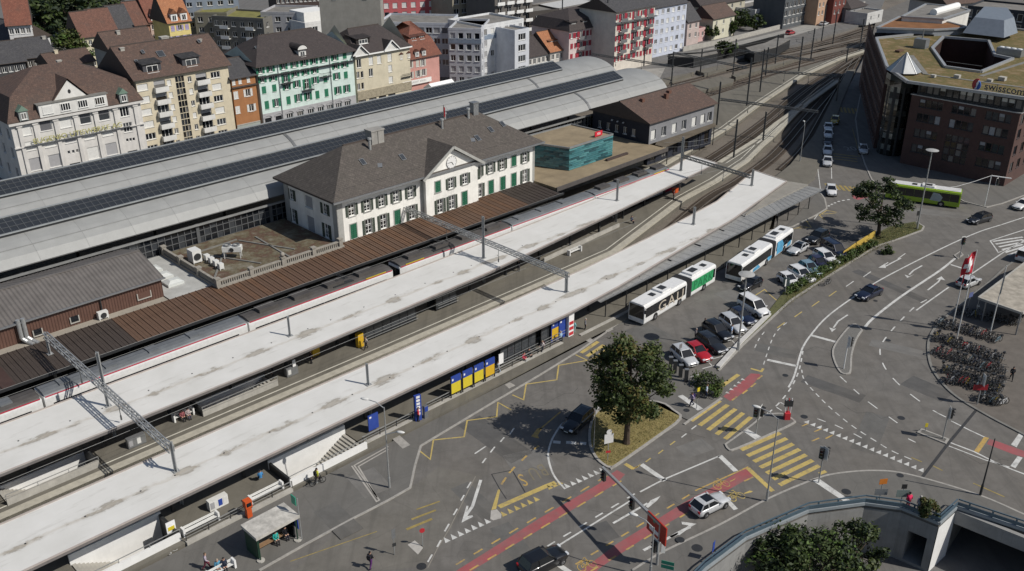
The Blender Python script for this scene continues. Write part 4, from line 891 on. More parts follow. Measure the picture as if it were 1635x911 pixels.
B = onrow('town_house', 'salmon pink house with red brown mansard roof and white shop banner', 138.0, 147.5, 12, 10.7, PLAST('pink', (.55, .29, .25)), 174.5)
z4 = lambda pts: zz(600, 80, 11.38, pts)
def at(x, y): return B.px(*z4([(x, y)])[0])
LS = M('pale_shutter', (.50, .49, .44), .7, .1, 2)
for x, y, c_ in ((460, 290, 0), (590, 255, 0), (755, 235, 1), (855, 225, 0), (470, 490, 0), (600, 465, 1), (770, 425, 0), (870, 400, 0)): lx, lz = at(x, y); B.w('f', lx, lz, .9, 1.6, 'c2', LS, bool(c_))
B.w('f', 2.5, 1.4, 2.4, 2.5, 'c2', fr=FR_D); B.w('f', 6.5, 1.4, 2.6, 2.5, 'c2', fr=FR_D)
B.grid('r', 2, [4.6, 7.5], .9, 1.6, 'c2'); B.walls(); B.roof('mansard', 7.5, ROOF_RED, .5)
for x, y in ((435, 85), (570, 60), (730, 35), (855, 10)): B.dormer(at(x, y)[0], -.45, 11.2, 1.1, 1.3, 1.6, PLAST('white', (.66, .655, .63)), 'c2', ROOF_RED, .5)
for x in (3, 5.5): B.dormer(x, 1.5, 14.6, 2.2, .9, 2.6, ROOF_RED, 'c2', ROOF_RED)
a = at(460, 590); b_ = at(950, 500); bn = B.box('banner', a[0], b_[0] + .6, -.55, -.45, 4.9, 6.0, M('white_banner', (.74, .73, .70), .7, .06, 1))
lettering('RESTAURANT  BÄREN', .62, M('banner_grey', (.25, .25, .24), .7), bn, frame(Vector(((a[0] + b_[0]) / 2, -.553, 5.45)), Vector((1, 0, 0)), Vector((0, 0, 1)), Vector((0, -1, 0))), .001)
m = MB(); lx = at(530, 370)[0]; m.box(lx - 1.6, lx + 1.2, -.9, -.01, 7.05, 7.2); m.bar((lx - 1.6, -.88, 7.9), (lx + 1.2, -.88, 7.9), .06)
for i in range(9): m.bar((lx - 1.6 + i * .35, -.88, 7.2), (lx - 1.6 + i * .35, -.88, 7.9), .03)
m.build('balcony', DARKM, B.root)
t = thing('party_tent', 'white gabled tent roof beside the pink house', 'tent', S(143.8, 170), HD)
m = MB(); m.add([(-3.6, -2.2, 4.3), (3.6, -2.2, 4.3), (3.6, 2.2, 4.3), (-3.6, 2.2, 4.3), (-3.6, 0, 5.6), (3.6, 0, 5.6)], [(0, 1, 5, 4), (2, 3, 4, 5), (1, 2, 5), (3, 0, 4)]); m.build('canopy', M('white_canvas', (.82, .82, .82), .8, .05, 1), t)
for x in (-3.3, 3.3):
 for y in (-2.1, 2.1): MB().tube((x, y, 0), (x, y, 4.3), .05).build('pole', GREYM, t)
#  station: halls, main building, annexes, canopies
def sthing(name, label, cat, s, v, z=0, group=None): return thing(name, label, cat, S(s, v, z), HD, group)
ZINC = M('hall_zinc_sheet', (.30, .305, .30), .6, .12, .35, .1, .05, .22)
LANT = glass('lantern_glass', (.030, .034, .040), .2, .5)
BAR = M('glazing_bar', (.17, .18, .19), .5, .15, 2, .4)
def hall(label, ve, vc, ze, zc, s0, s1, sl0, sl1, vl, zl, ridge, joint):
 """long barrel-roofed train hall; x along the tracks, y across, y=0 at the near eave"""
 h = sthing('train_hall', label, 'train hall', s0, ve); L = s1 - s0; W_ = vc - ve
 def zz_(y): return ze + (zc - ze) * math.sqrt(max(0, 1 - ((y - W_) / (W_ + .25)) ** 2))
 ys = [i * W_ / 9 for i in range(10)]; full = ys + [2 * W_ - y for y in ys[-2::-1]]
 n = int(L / 6.2); pw = L / n; pm = MB()
 for a, b in zip(full[:-1], full[1:]): pm.add([(0.012, a, zz_(a)), (pw - .012, a, zz_(a)), (pw - .012, b, zz_(b)), (0.012, b, zz_(b))], [(0, 1, 2, 3)])
 me = pm.mesh('roof_panel', ZINC, smooth=False)
 for i in range(n): put('roof_panel', me, h, (i * pw, 0, 0))
 u = MB()
 for a, b in zip(full[:-1], full[1:]): u.add([(0, a, zz_(a) - .12), (L, a, zz_(a) - .12), (L, b, zz_(b) - .12), (0, b, zz_(b) - .12)], [(3, 2, 1, 0)])
 for x in (0, L): u.add([(x, y, zz_(y)) for y in full] + [(x, y, zz_(y) - .35) for y in full[::-1]], [tuple(range(2 * len(full)))])
 u.build('roof_lining', M('hall_lining', (.12, .12, .12), .8), h)
 g = MB(); g.box(-.2, L + .1, -.28, -.02, ze - .22, ze + .05); g.box(-.2, L + .1, 1.9, 1.96, zz_(1.93) - .02, zz_(1.93) + .07); g.build('gutter', M('gutter_zinc', (.30, .305, .30), .5, .15, 1, .3), h)
 j = MB()
 for jx in joint:
  for a, b in zip(full[:-1], full[1:]): j.bar((jx - s0, a, zz_(a) + .04), (jx - s0, b, zz_(b) + .04), .55, .08)
 j.build('expansion_joint', M('joint_lead', (.16, .165, .17), .5, .2, 2, .3), h)
 y0, y1 = vl - ve, ridge - ve; zb = zz_(y0) - .05; zt_ = zl + 1.15; a0, a1 = sl0 - s0, sl1 - s0
 vb = MB(); vb.box(a0, a1, y0 - .05, y0, zb - .1, zl - .15); vb.build('shadow_gap_strip', DARKM, h); fb = MB(); fb.box(a0, a1, y0 - .22, y0 + .02, zl - .14, zl + .02)  # dark strip paints in the shadow gap below the lantern's overhanging curb
 fb.box(a0, a1, y1 - .12, y1 + .12, zt_, zt_ + .12)
 for xx in (a0, a1): fb.add([(xx, y0, zb - .3), (xx, 2 * y1 - y0, zb - .3), (xx, 2 * y1 - y0, zl), (xx, y1, zt_), (xx, y0, zl)], [(0, 1, 2, 3, 4)])
 fb.build('lantern_curb', M('lantern_curb_metal', (.36, .38, .39), .5, .15, 1, .3), h)
 ncol = int((a1 - a0) / .92); cw = (a1 - a0) / ncol; nr = 3; bars = MB(); d = Vector((0, y1 - y0, zt_ - zl))
 up = Vector((0, -(zt_ - zl), y1 - y0)).normalized()
 for k in range(ncol + 1): x = a0 + k * cw; bars.bar(Vector((x, y0, zl)) + up * .03, Vector((x, y1, zt_)) + up * .03, .05, .06, 0, up)
 for r in range(nr + 1): p = Vector((a0, y0, zl)) + d * (r / nr) + up * .03; bars.bar(p, p + Vector((a1 - a0, 0, 0)), .035, .05, 0, up)
 bars.add([(a0, 2 * y1 - y0, zl), (a1, 2 * y1 - y0, zl), (a1, y1, zt_), (a0, y1, zt_)], [(0, 1, 2, 3)], 1); bars.build('glazing_bars', [BAR, LANT], h)
 p = MB(); e = d / nr; p.add([(0.03, 0, 0), (cw - .03, 0, 0), Vector((cw - .03, 0, 0)) + e * .97, Vector((.03, 0, 0)) + e * .97], [(0, 1, 2, 3)]); pmz = p.mesh('pane', LANT)
 cells = [(r, k) for k in range(ncol) for r in range(nr)]; cells.sort(key=lambda c: abs(c[1] * cw - 30 - (35 - s0) * 0) + 0); first = 0
 vis = [c for c in cells if a0 + c[1] * cw + s0 > 29]; vis.sort(key=lambda c: c[1]); keep = set(vis[:300]); rest = MB()
 for c in cells:
  o_ = Vector((a0 + c[1] * cw, y0, zl)) + e * c[0] + up * random.uniform(-.012, .012)
  if c in keep: put('pane', pmz, h, o_)
  else: rest.add([q if isinstance(q, Vector) else Vector(q) for q in (o_ + Vector((.03, 0, 0)), o_ + Vector((cw - .03, 0, 0)), o_ + Vector((cw - .03, 0, 0)) + e * .97, o_ + Vector((.03, 0, 0)) + e * .97)], [(0, 1, 2, 3)])
 r_ = rest.build('lantern_panes', LANT, h); r_['kind'] = 'stuff'
 return h, zz_
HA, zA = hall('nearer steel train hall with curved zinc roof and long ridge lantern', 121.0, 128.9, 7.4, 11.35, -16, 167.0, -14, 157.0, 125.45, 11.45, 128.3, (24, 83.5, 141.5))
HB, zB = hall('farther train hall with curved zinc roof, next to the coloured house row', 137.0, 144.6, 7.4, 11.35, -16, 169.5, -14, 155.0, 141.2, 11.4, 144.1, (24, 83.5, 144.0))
gw = MB(); x0g = -16
for i in range(0, 184): gw.bar((i, -.1 + .35, 3.4), (i, -.1 + .35, 7.2), .09, .12)
for z in (3.4, 4.35, 5.3, 6.25, 7.2): gw.bar((0, .26, z), (183, .26, z), .09, .1)
for i in range(0, 184, 12): gw.box(i - .25, i + .25, .1, .5, 0, 7.3)
gw.build('mullions', M('hall_mullion', (.13, .135, .14), .6, .2, 2, .3), HA)
pmz = MB().quad((.06, 0, .05), (.94, 0, .05), (.94, 0, .9), (.06, 0, .9)).mesh('pane', [GLS[0]]); pm2 = MB().quad((.06, 0, .05), (.94, 0, .05), (.94, 0, .9), (.06, 0, .9)).mesh('pane', [GLS[1]])
restg = MB()
for i in range(183):
 s_ = -16 + i; seen = 33 <= s_ <= 71 or 118 <= s_ <= 166
 for k in range(4):
  if seen and (k > 0): put('pane', random.choice((pmz, pmz, pmz, pm2)), HA, (i, .3, 3.4 + .95 * k))
  else: restg.add([(i + .06, .3, 3.45 + .95 * k), (i + .94, .3, 3.45 + .95 * k), (i + .94, .3, 4.3 + .95 * k), (i + .06, .3, 4.3 + .95 * k)], [(0, 1, 2, 3)])
r_ = restg.build('side_wall_panes', GLS[0], HA); r_['kind'] = 'stuff'
MB().box(0, 183, .15, .45, 0, 3.4).build('plinth', CONC, HA)
for hh in (HA, HB):
 cl = MB()
 for i in range(0, 184, 12): cl.box(i - .2, i + .2, 15.2, 15.5, 0, 7.4)
 cl.build('columns', DARKM, hh)
MB().box(33.5 + 16, 70 + 16, -.15, .12, 3.4, 4.1).build('sill', CONC, HA)
SB = Bld('station_building', 'white two storey station building with green shutters and clock gable', 'station building', S(70.2, 106.6), U, 40.2, 13.6, 11.0, PLAST('station_white', (.80, .79, .745)))
for side in 'f':
 k6 = lambda x, y: SB.px(400 + x / 3.036, 180 + y / 3.036); k7 = lambda x, y: SB.px(740 + x / 5.692, 170 + y / 5.692)
 pts = [(k6(490, 470), 0), (k6(565, 447), 0), (k6(635, 425), 0), (k6(705, 402), 0), (k6(775, 380), 0), (k6(888, 345), 1), (k6(952, 325), 0), (k6(1020, 305), 0), (k6(1105, 273), 0), (k6(1163, 252), 0), (k6(1220, 235), 0), (k7(357, 500), 0), (k7(457, 468), 1), (k7(558, 438), 0)]
 hi = {round(x, 0) for (x, z), c in pts}
 for (x, z), c in pts:
  if any(abs(x - o[0] - .5) < 1.4 for o in SB.ops['f'] if o[2] > 7): continue
  SB.w('f', x, 9.0 if not (15 < x < 26) else (8.9 if abs(x - 18) > 1.5 else 9.0), 1.05, 1.75, 'c2tg', M('dark_green_shutter', (.045, .06, .045), .65, .15, 2) if not c else M('bottle_green_shutter', (.015, .11, .06), .6, .15, 2), bool(c))
 for (x, z), c in [(k6(500, 575), 2), (k6(573, 552), 0), (k6(645, 527), 0), (k6(712, 505), 2), (k6(783, 480), 0), (k6(900, 445), 3), (k6(957, 425), 0), (k6(1018, 402), 2), (k7(145, 745), 0), (k7(250, 705), 2), (k7(357, 675), 2), (k7(457, 640), 2), (k7(558, 605), 0)]:
  SB.w('f', x, 5.72, 1.1, 2.25, 'c2tg', M('dark_green_shutter', (.045, .06, .045), .65, .15, 2) if c in (0, 3) else M('bottle_green_shutter', (.015, .11, .06), .6, .15, 2), c == 2)
for y, z, h_, blank in ((3.6, 9.0, 1.7, 0), (8.0, 9.0, 1.9, 1), (11.6, 9.0, 1.7, 0), (3.6, 5.6, 2.2, 0), (8.0, 5.5, 2.5, 1), (11.6, 5.6, 2.2, 0)):
 x = 13.6 - (y - .0); x = 13.6 - ({3.6: 3.0, 8.0: 7.2, 11.6: 11.8}[y])
 SB.w('l', 13.6 - {3.6: 3.0, 8.0: 7.2, 11.6: 11.8}[y], z, 1.1 if not blank else 2.0, h_, 'bg' if blank else 'c2tg', None if blank else M('dark_green_shutter', (.045, .06, .045), .65, .15, 2))
BAY = [o for o in SB.ops['f'] if o[0] > 15.4 and o[1] < 26.6]
for o in SB.root.children:
 if 15.4 < o.location.x < 26.6 and abs(o.location.y) < .5: o.location.y -= .95
SB.ops['f'] = [o for o in SB.ops['f'] if o not in BAY]
for x in (2, 8, 14, 33, 38): SB.w('f', x, 1.6, 1.6, 2.6, 'c2', fr=FR_D)
SB.walls()
for o_ in SB.ops['f'] + BAY:
 a, b, c, d = o_; dy = -.95 if o_ in BAY else 0
 if c < 3: continue
 fr_ = MB(); fr_.box(a - .16, a - .005, -.05, -.004, c - .14, d + .14); fr_.box(b + .005, b + .16, -.05, -.004, c - .14, d + .14); fr_.box(a - .005, b + .005, -.051, -.005, d + .005, d + .14); fr_.box(a - .2, b + .2, -.12, -.006, c - .15, c - .01)
 fr_.build('window_surround', M('grey_stone_trim', (.36, .36, .34), .8, .12, 2), SB.root).location = (0, dy, 0)
q = MB()
for x0, x1 in ((-.06, .9),): q.box(x0, x1, -.1, -.003, 4.4, 10.9); q.box(-.1, -.003, -.1, 1.0, 4.4, 10.9)
q.build('corner_quoin', M('grey_stone_trim', (.36, .36, .34), .8, .12, 2), SB.root)
SB.box('corner_quoin', -.1, -.004, 12.5, 13.7, 4.4, 10.9, M('grey_stone_trim', (.36, .36, .34), .8, .12, 2)); SB.box('corner_quoin', 39.9, 40.3, -.06, -.004, 4.4, 10.9, M('grey_stone_trim', (.36, .36, .34), .8, .12, 2))
SB.roof('hip', 5.0, ROOF_ST, 1.15, 7.6, .3)
MB().box(-1.3, 41.5, -1.34, -1.16, 11.05, 11.3).build('gutter', GREYM, SB.root)
sg = MB()
for i in range(40): sg.box(i + .02, i + .98, .35, .39, 12.1, 12.28)
sg.build('snow_guard', DARKM, SB.root)
gx0, gx1, gc = 15.6, 26.4, 20.9; YB = -.95; gm2 = MB(); wall(gm2, gx1 - gx0, 4.4, 10.9, [(o[0] - gx0, o[1] - gx0, o[2], o[3]) for o in BAY], .24, Matrix.Translation((gx0, YB, 0)))
gm2.add([(gx0, YB, 10.9), (gx1, YB, 10.9), (gx1, YB, 11.2), (gc, YB, 14.4), (gx0, YB, 11.2)], [(0, 1, 2, 3, 4)]); gm2.box(gx0, gx0 + .02, YB + .01, -.01, 4.4, 10.9); gm2.box(gx1 - .02, gx1, YB + .01, -.01, 4.4, 10.9); gm2.build('gable_wall', SB.wm, SB.root)
rf = MB(); dz = .22
for sg_ in (-1, 1):
 e0 = gx0 - .9 if sg_ < 0 else gx1 + .9; ez = 10.75
 A = (e0, -1.6, ez); Bq = (gc, -1.6, 14.75); C = (gc, 6.0, 14.75); D_ = (e0, .6, ez)
 up = [(p[0], p[1], p[2] + dz) for p in (A, Bq, C, D_)]
 rf.add([A, Bq, C, D_] + up, [(0, 1, 2, 3) if sg_ > 0 else (3, 2, 1, 0), (7, 6, 5, 4) if sg_ > 0 else (4, 5, 6, 7)], 0); rf.bar((e0, -1.62, ez + .05), (gc, -1.62, 14.8), .12, .42, 1)
rf.build('gable_roof', [ROOF_ST, M('grey_stone_trim', (.36, .36, .34), .8, .12, 2)], SB.root, uv=True)
ck = MB(); ck.lathe([(0, .05), (.98, .05), (1.02, 0), (1.02, -.05)][::-1], 32); c_ = ck.build('clock', M('clock_face', (.74, .74, .73), .5, .03, 1), SB.root); c_.matrix_local = frame(Vector((gc - .05, YB - .06, 12.3)), Vector((1, 0, 0)), Vector((0, 0, 1)), Vector((0, -1, 0)))
tk = MB()
for i in range(12):
 a = i * math.pi / 6; tk.bar((.78 * math.cos(a), .78 * math.sin(a), .056), (.95 * math.cos(a), .95 * math.sin(a), .056), .06, .02)
for i in range(32):
 a, b = i * math.pi / 16, (i + 1) * math.pi / 16; tk.bar((1.0 * math.cos(a), 1.0 * math.sin(a), .05), (1.0 * math.cos(b), 1.0 * math.sin(b), .05), .05, .04)
tk.build('dial_mark', flat('clock_grey', (.25, .25, .25)), c_)
hd = MB(); hd.bar((0, 0, .075), (-.72, -.02, .075), .06, .02); hd.bar((0, 0, .08), (.32, -.5, .08), .09, .02); hd.build('clock_hand', BLACK, c_)
rz = lambda y: 11.32 + (y + 1.15) * 5.0 / (6.8 + 1.15)
m = MB(); m.box(11.0, 13.3, 5.7, 7.3, 14.5, 17.6); m.box(10.9, 13.4, 5.6, 7.4, 17.6, 17.8); m.box(12.12, 12.18, 5.66, 5.7, 14.6, 17.6, 1); m.build('chimney', [M('chimney_render', (.30, .29, .27), .9, .2, 1), DARKM], SB.root)
m = MB(); m.box(32.3, 33.4, 6.3, 7.3, 15, 18.0); m.box(32.2, 33.5, 6.2, 7.4, 18.0, 18.15); m.build('chimney', GREYM, SB.root)
for x, y, h_ in ((10.2, 5.2, 1.5), (24.8, 5.6, 1.3), (31.0, 6.2, 1.4), (26.5, 6.9, 1.0)): m = MB(); m.tube((x, y, rz(min(y, 6.8)) - .2), (x, y, rz(min(y, 6.8)) + h_), .22, n=10); m.tube((x, y, rz(min(y, 6.8)) + h_), (x, y, rz(min(y, 6.8)) + h_ + .25), .34, .3, n=10); m.build('vent_pipe', GALV, SB.root)
for x, y in ((7.5, 3.5), (14.2, 2.6), (29.5, 2.4), (33.2, 3.2), (36.3, 3.6)): SB.skylight(x, y, rz(y) + .05, .8, 1.2, .63)
SB.skylight(4.0, 9.2 - 2, 13.8, .8, 1.1, .6, (-1, 0)); SB.skylight(17.7, 3.4, 13.3, .9, 1.0, .7, (-1, 0))
for x in (9.5, 28.2): m = MB(); m.bar((x, 2.0, rz(2) + .05), (x + .4, 2.6, rz(2.6) + .05), .7, .12); m.build('roof_hatch', GREYM, SB.root)
for x in (15.45,): m = MB(); m.tube((x, -.3, 4.4), (x, -.3, 11), .08); m.build('downpipe', GREYM, SB.root)
fp = sthing('flagpole', 'flagpole with small red flag behind the clock gable', 'flagpole', 70.2 + 25.2, 112.2, 14.6); MB().tube((0, 0, -.3), (0, 0, 4.6), .07, .05).build('pole', M('pole_brown', (.12, .09, .08), .6), fp)
fm = MB()
for i in range(6):
 x0, x1 = i * .18, (i + 1) * .18; f = lambda x: .08 * math.sin(x * 7); fm.add([(x0 * .35, f(x0), 4.5 - x0 * .5), (x0 * .35, f(x0), 2.9 - x0 * .5), (x1 * .35, f(x1), 2.9 - x1 * .5), (x1 * .35, f(x1), 4.5 - x1 * .5)], [(0, 1, 2, 3)])
fm.build('flag', flat('swiss_red', (.45, .012, .03), .7), fp)
TR = sthing('roof_terrace', 'flat mossy roof terrace with stone balustrade beside the station building', 'terrace', 50.3, 105.2)
MOSS = bpy.data.materials.new('mossy_gravel'); nt, b = nodes(MOSS); co = coords(nt); n1 = noise(nt, co, .35, 7, .75); n2 = noise(nt, co, 1.6, 6, .8)
c = ramp(nt, n1, [(.35, (.20, .18, .14)), (.48, (.12, .10, .06)), (.56, (.09, .045, .03)), (.66, (.17, .15, .11))]); c = mixc(nt, c, (.05, .05, .03), ramp(nt, n2, [(.5, (0, 0, 0)), (.7, (.7,) * 3)])); nt.links.new(c, b.inputs['Base Color']); b.inputs['Roughness'].default_value = .95; bump(nt, b, n2, .5, .06)
MB().box(0, 19.6, .3, 15.6, 0, 4.55).build('roof', [MOSS], TR)
BAL = M('balustrade_stone', (.30, .28, .245), .9, .25, 1.5, 0, .2, .3)
ba = MB(); ba.box(-.2, 19.7, -.1, .5, 4.3, 4.75); ba.box(-.3, .3, .5, 15.6, 4.3, 4.75)
ba.box(0, 19.6, .05, .35, 5.35, 5.55); ba.box(-.15, .2, .5, 15.6, 5.35, 5.55)
for i in range(60): x = .3 + i * .32; ba.box(x, x + .14, .12, .28, 4.75, 5.35)
for i in range(46): y = .6 + i * .32; ba.box(-.06, .1, y, y + .14, 4.75, 5.35)
ba.build('balustrade', BAL, TR)
pp = MB(); pp.box(-.28, .28, -.28, .28, 4.7, 5.75); pp.box(-.36, .36, -.36, .36, 5.75, 5.9); pm_ = pp.mesh('balustrade_post', BAL)
for x, y in ((0, .2), (4.9, .2), (9.8, .2), (14.7, .2), (19.2, .2), (0, 5.2), (0, 10.3), (0, 15.3)): put('balustrade_post', pm_, TR, (x, y, 0))
MB().lathe([(.001, 5.9), (.25, 6.0), (.34, 6.25), (.25, 6.5), (.001, 6.6)], 12).build('ball_finial', BAL, TR, smooth=True).location = (9.8, .2, 0)
WP = M('white_machine_paint', (.66, .66, .64), .5, .1, 2)
def acbox(x, y, w, d, h, lab, leg=0, rot=0, z0=4.56):
 a = thing('air_conditioner', lab, 'air conditioner', S(50.3 + x, 105.2 + y, z0), HD + rot, 'air conditioners on the roof terrace')
 m = MB(); m.box(-w / 2, w / 2, -d / 2, d / 2, leg + .06, leg + h); m.build('casing', WP, a)
 g_ = MB(); g_.lathe([(.0, 0), (min(w, h) * .36, 0), (min(w, h) * .40, .04)], 14); o = g_.build('fan_grille', DARKM, a); o.matrix_local = frame(Vector((0, -d / 2 - .035, leg + h / 2)), Vector((1, 0, 0)), Vector((0, 0, 1)), Vector((0, -1, 0)))
 for sx in (-1, 1):
  for sy in (-1, 1): MB().box(sx * w * .42 - .05, sx * w * .42 + .05, sy * d * .4 - .05, sy * d * .4 + .05, 0, leg + .08).build('leg', WP, a)
 return a
acbox(1.9, 9.9, 1.3, 1.6, 1.8, 'big white boxy cooling unit on the mossy terrace', .1)
for i in range(4): acbox(3.3 - i * .05, 9.2 - i * 1.35, .7, .65, .8, ('first', 'second', 'third', 'fourth')[i] + ' small white cooling unit, counted from the big boxy one', .1, R(90))
ch = acbox(6.4, 7.6, 2.6, 1.1, .8, 'long white chiller standing on tall legs on the terrace', .95, R(-40))
for i in range(2): m = MB(); m.lathe([(.5, .0), (.5, .25), (.4, .26)], 12); m.build('fan', GREYM, ch).location = (-.6 + 1.2 * i, 0, 1.76)
for a, b in (((1, 3), (7, 11)), ((8, 3), (3, 13)), ((12, 2), (12.5, 12)), ((2, 12.5), (10, 13)), ((14, 4), (10, 12.5))): MB().bar((*a, 4.62), (*b, 4.62), .25, .14).build('cable_duct', CONC_D, TR)
LR = sthing('flat_roof_annex', 'low flat concrete roof with three dome skylights between shed and terrace', 'annex', 44.2, 106.7)
MB().box(0.05, 5.8, .02, 14.2, 0, 4.45).build('roof', M('annex_roof', (.42, .42, .40), .8, .2, .6, 0, .1, .2), LR)
for i, (y, x) in enumerate(((4.2, 2.6), (7.0, 2.5), (9.9, 2.4))): m = MB(); m.box(x - 1.1, x + 1.1, y - 1.0, y + 1.0, 4.46, 4.8); m.add([(x - 1.05, y - .95, 4.81), (x + 1.05, y - .95, 4.81), (x + 1.05, y + .95, 4.81), (x - 1.05, y + .95, 4.81), (x - .5, y - .4, 5.1), (x + .5, y - .4, 5.1), (x + .5, y + .4, 5.1), (x - .5, y + .4, 5.1)], [(4, 5, 6, 7), (0, 1, 5, 4), (1, 2, 6, 5), (2, 3, 7, 6), (3, 0, 4, 7)]); m.build('skylight', M('opal_dome', (.58, .60, .58), .35, .08, 2), LR)
CORR = M('brown_corrugated_sheet', (.125, .068, .052), .6, .14, 1, .1, 0, .25); CORR_R = M('grey_corrugated_roof', (.155, .142, .133), .65, .2, .6, .1, 0, .3)
SH = sthing('corrugated_shed', 'long brown corrugated metal shed with shallow grey roof, left of the terrace', 'shed', -14, 108.0)
def corr(mb, x0, x1, p, q, pitch=.34, amp=.06, up=Vector((0, -1, 0))):
 """corrugated sheet from line p (bottom) to q (top) swept along x"""
 n = int((x1 - x0) / pitch * 4); P_ = Vector(p); Q = Vector(q); vs = []
 for i in range(n + 1):
  o_ = up * (amp if (i % 4) in (0, 1) else 0); x = Vector((x0 + (x1 - x0) * i / n, 0, 0)); vs += [P_ + x + o_, Q + x + o_]
 mb.add(vs, [(2 * i, 2 * i + 2, 2 * i + 3, 2 * i + 1) for i in range(n)])
for x0, x1 in ((0, 40.6), (41.0, 50.2), (50.25, 58.1)):
 m = MB(); corr(m, x0, x1, (0, 0, 3.0), (0, 0, 7.15)); m.build('wall_cladding', CORR, SH)
m = MB(); m.box(0, 58.05, .1, 11.8, 3, 7.1); m.add([(58.1, .05, 3), (58.1, 11.9, 3), (58.1, 11.9, 7.3), (58.1, 6, 8.9), (58.1, .05, 7.2)], [(0, 1, 2, 3, 4)]); m.build('wall', CORR, SH)
n = Vector((0, -1.7, 6)).normalized()
m = MB(); corr(m, -.2, 58.4, (0, -.35, 7.15), (0, 6.0, 8.95), .5, .07, n); m.build('roof_sheeting', CORR_R, SH)
m = MB(); corr(m, -.2, 58.4, (0, 12.2, 7.2), (0, 6.0, 8.95), .5, .07, n); m.bar((-.2, 6, 9.02), (58.4, 6, 9.02), .4, .1); m.build('roof_sheeting', CORR_R, SH)
MB().box(-.3, 58.5, -.52, -.36, 7.0, 7.2).build('gutter', GREYM, SH)
for x, z, w, h in ((42.6, 5.2, .9, .75), (46.9, 5.35, .9, .75), (55.6, 5.6, 1.6, .8)):
 m = MB(); m.box(x - w / 2, x + w / 2, -.16, -.06, z - h / 2, z + h / 2); m.box(x - w / 2 - .12, x + w / 2 + .12, -.2, -.161, z - h / 2 - .14, z - h / 2, 1); m.box(x - w / 2 - .12, x - w / 2, -.2, -.161, z - h / 2, z + h / 2, 1); m.box(x + w / 2, x + w / 2 + .12, -.2, -.161, z - h / 2, z + h / 2, 1); m.build('window', [GLS[0] if x < 50 else CORR, CONC], SH)
for x in (40.7, 41.25): m = MB(); m.path([(x, -.5, 7.6), (x, -.5, 5.2), (x + .4, -.8, 4.75), (x + .8, -1.6, 4.55)], .24, 10); m.build('air_duct', GALV, SH)
MB().tube((50.2, -.25, 3), (50.2, -.25, 7.1), .09).build('downpipe', DARKM, SH)
a = acbox(-14.6, 1.9, 1.2, .6, .9, 'white cooling unit at the foot of the brown corrugated shed', .1)
a['group'] = 'air conditioners on the station roofs'; a.location = S(36.0, 107.3, 4.5)
BC = sthing('platform_canopy', 'brown sheet metal platform canopy in front of the station building', 'canopy', -14, 99.2)
BRN = [M('brown_canopy_sheet', (.135, .082, .055), .6, .16, .8, .15, 0, .3), M('dark_brown_canopy_sheet', (.066, .052, .044), .6, .18, .8, .15, 0, .25), M('rust_brown_canopy_sheet', (.15, .085, .052), .6, .18, .9, .15, 0, .35)]
pw = .92; sheets = []
for mm in BRN:
 m = MB(); m.add([(0.01, 0, 4.12), (pw - .01, 0, 4.12), (pw - .01, 3.6, 4.36), (.01, 3.6, 4.36)], [(0, 1, 2, 3)]); m.add([(0.01, 3.62, 4.34), (pw - .01, 3.62, 4.34), (pw - .01, 7.25, 4.58), (.01, 7.25, 4.58)], [(0, 1, 2, 3)]); m.bar((0, 0, 4.17), (0, 7.25, 4.63), .06, .07); m.bar((pw * .5, 0, 4.13), (pw * .5, 7.25, 4.59), .02, .03)
 sheets.append(m.mesh('roof_sheet', mm))
for i in range(int(124 / pw)):
 s_ = -14 + i * pw; k = 1 if s_ < 36 or s_ > 101 else random.choice((0, 0, 2)); put('roof_sheet', sheets[k], BC, (i * pw, 0, 0))
m = MB(); m.box(0, 124, -.06, .06, 3.85, 4.2); m.box(0, 124, 0, 7.2, 3.85, 3.9); m.build('fascia', DARKM, BC)
for i in range(0, 124, 8): MB().tube((i + 2, 1.6, PZ), (i + 2, 1.6, 4.0), .12).build('column', DARKM, BC)
m = MB(); m.add([(35.6, 0, 4.2), (37.0, 0, 4.2), (37, 7.25, 4.7), (35.6, 7.25, 4.7)], [(0, 1, 2, 3)]); m.build('gutter_valley', M('rust_gutter', (.06, .035, .03), .7), BC)
ps = MB(); ps.box(0, 58, 7.3, 8.75, 4.2, 4.5); ps.build('parapet_strip', M('beige_parapet', (.33, .30, .25), .9, .15, .8, 0, .1, .3), BC)
FRB = sthing('flat_roof_building', 'low building with flat beige gravel roof right of the station building', 'building', 110.2, 101.3)
m = MB(); m.prism([(0.1, 0), (31.8, .8), (31.8, 3.6), (36, 5.8), (36, 19.4), (.3, 19.4)], 4.0, 4.42); m.build('roof', M('beige_gravel_roof', (.27, .215, .14), .95, .25, .35, 0, .3, .2), FRB)
m = MB(); m.prism([(0.1, -.08), (31.9, .72), (31.9, .5), (.1, -.3)], 3.8, 4.5); m.build('fascia', M('dark_fascia', (.10, .09, .085), .6), FRB)
MB().box(.4, 31, 5.4, 18, 0, 3.98).build('wall', CONC_D, FRB)
TB = sthing('glass_pavilion', 'flat roofed box clad in overlapping teal glass strips', 'pavilion', 118.5, 105.9)
q4 = [(0, 0), (12.1, .2), (11.6, 10.0), (-3.6, 10.4)]
m = MB(); m.prism(q4, 4.4, 8.35); m.build('wall', M('teal_backing', (.03, .10, .11), .5, .2, 1), TB)
m = MB(); m.prism(q4, 8.36, 8.45); m.build('roof', M('beige_gravel_roof', (.27, .215, .14), .95, .25, .35, 0, .3, .2), TB)
pr = MB()
for a, b in zip(q4, q4[1:] + q4[:1]): pr.bar((*a, 8.55), (*b, 8.55), .22, .3)
pr.build('roof_edge', M('pavilion_edge', (.30, .31, .31), .5, .1, 1, .4), TB)
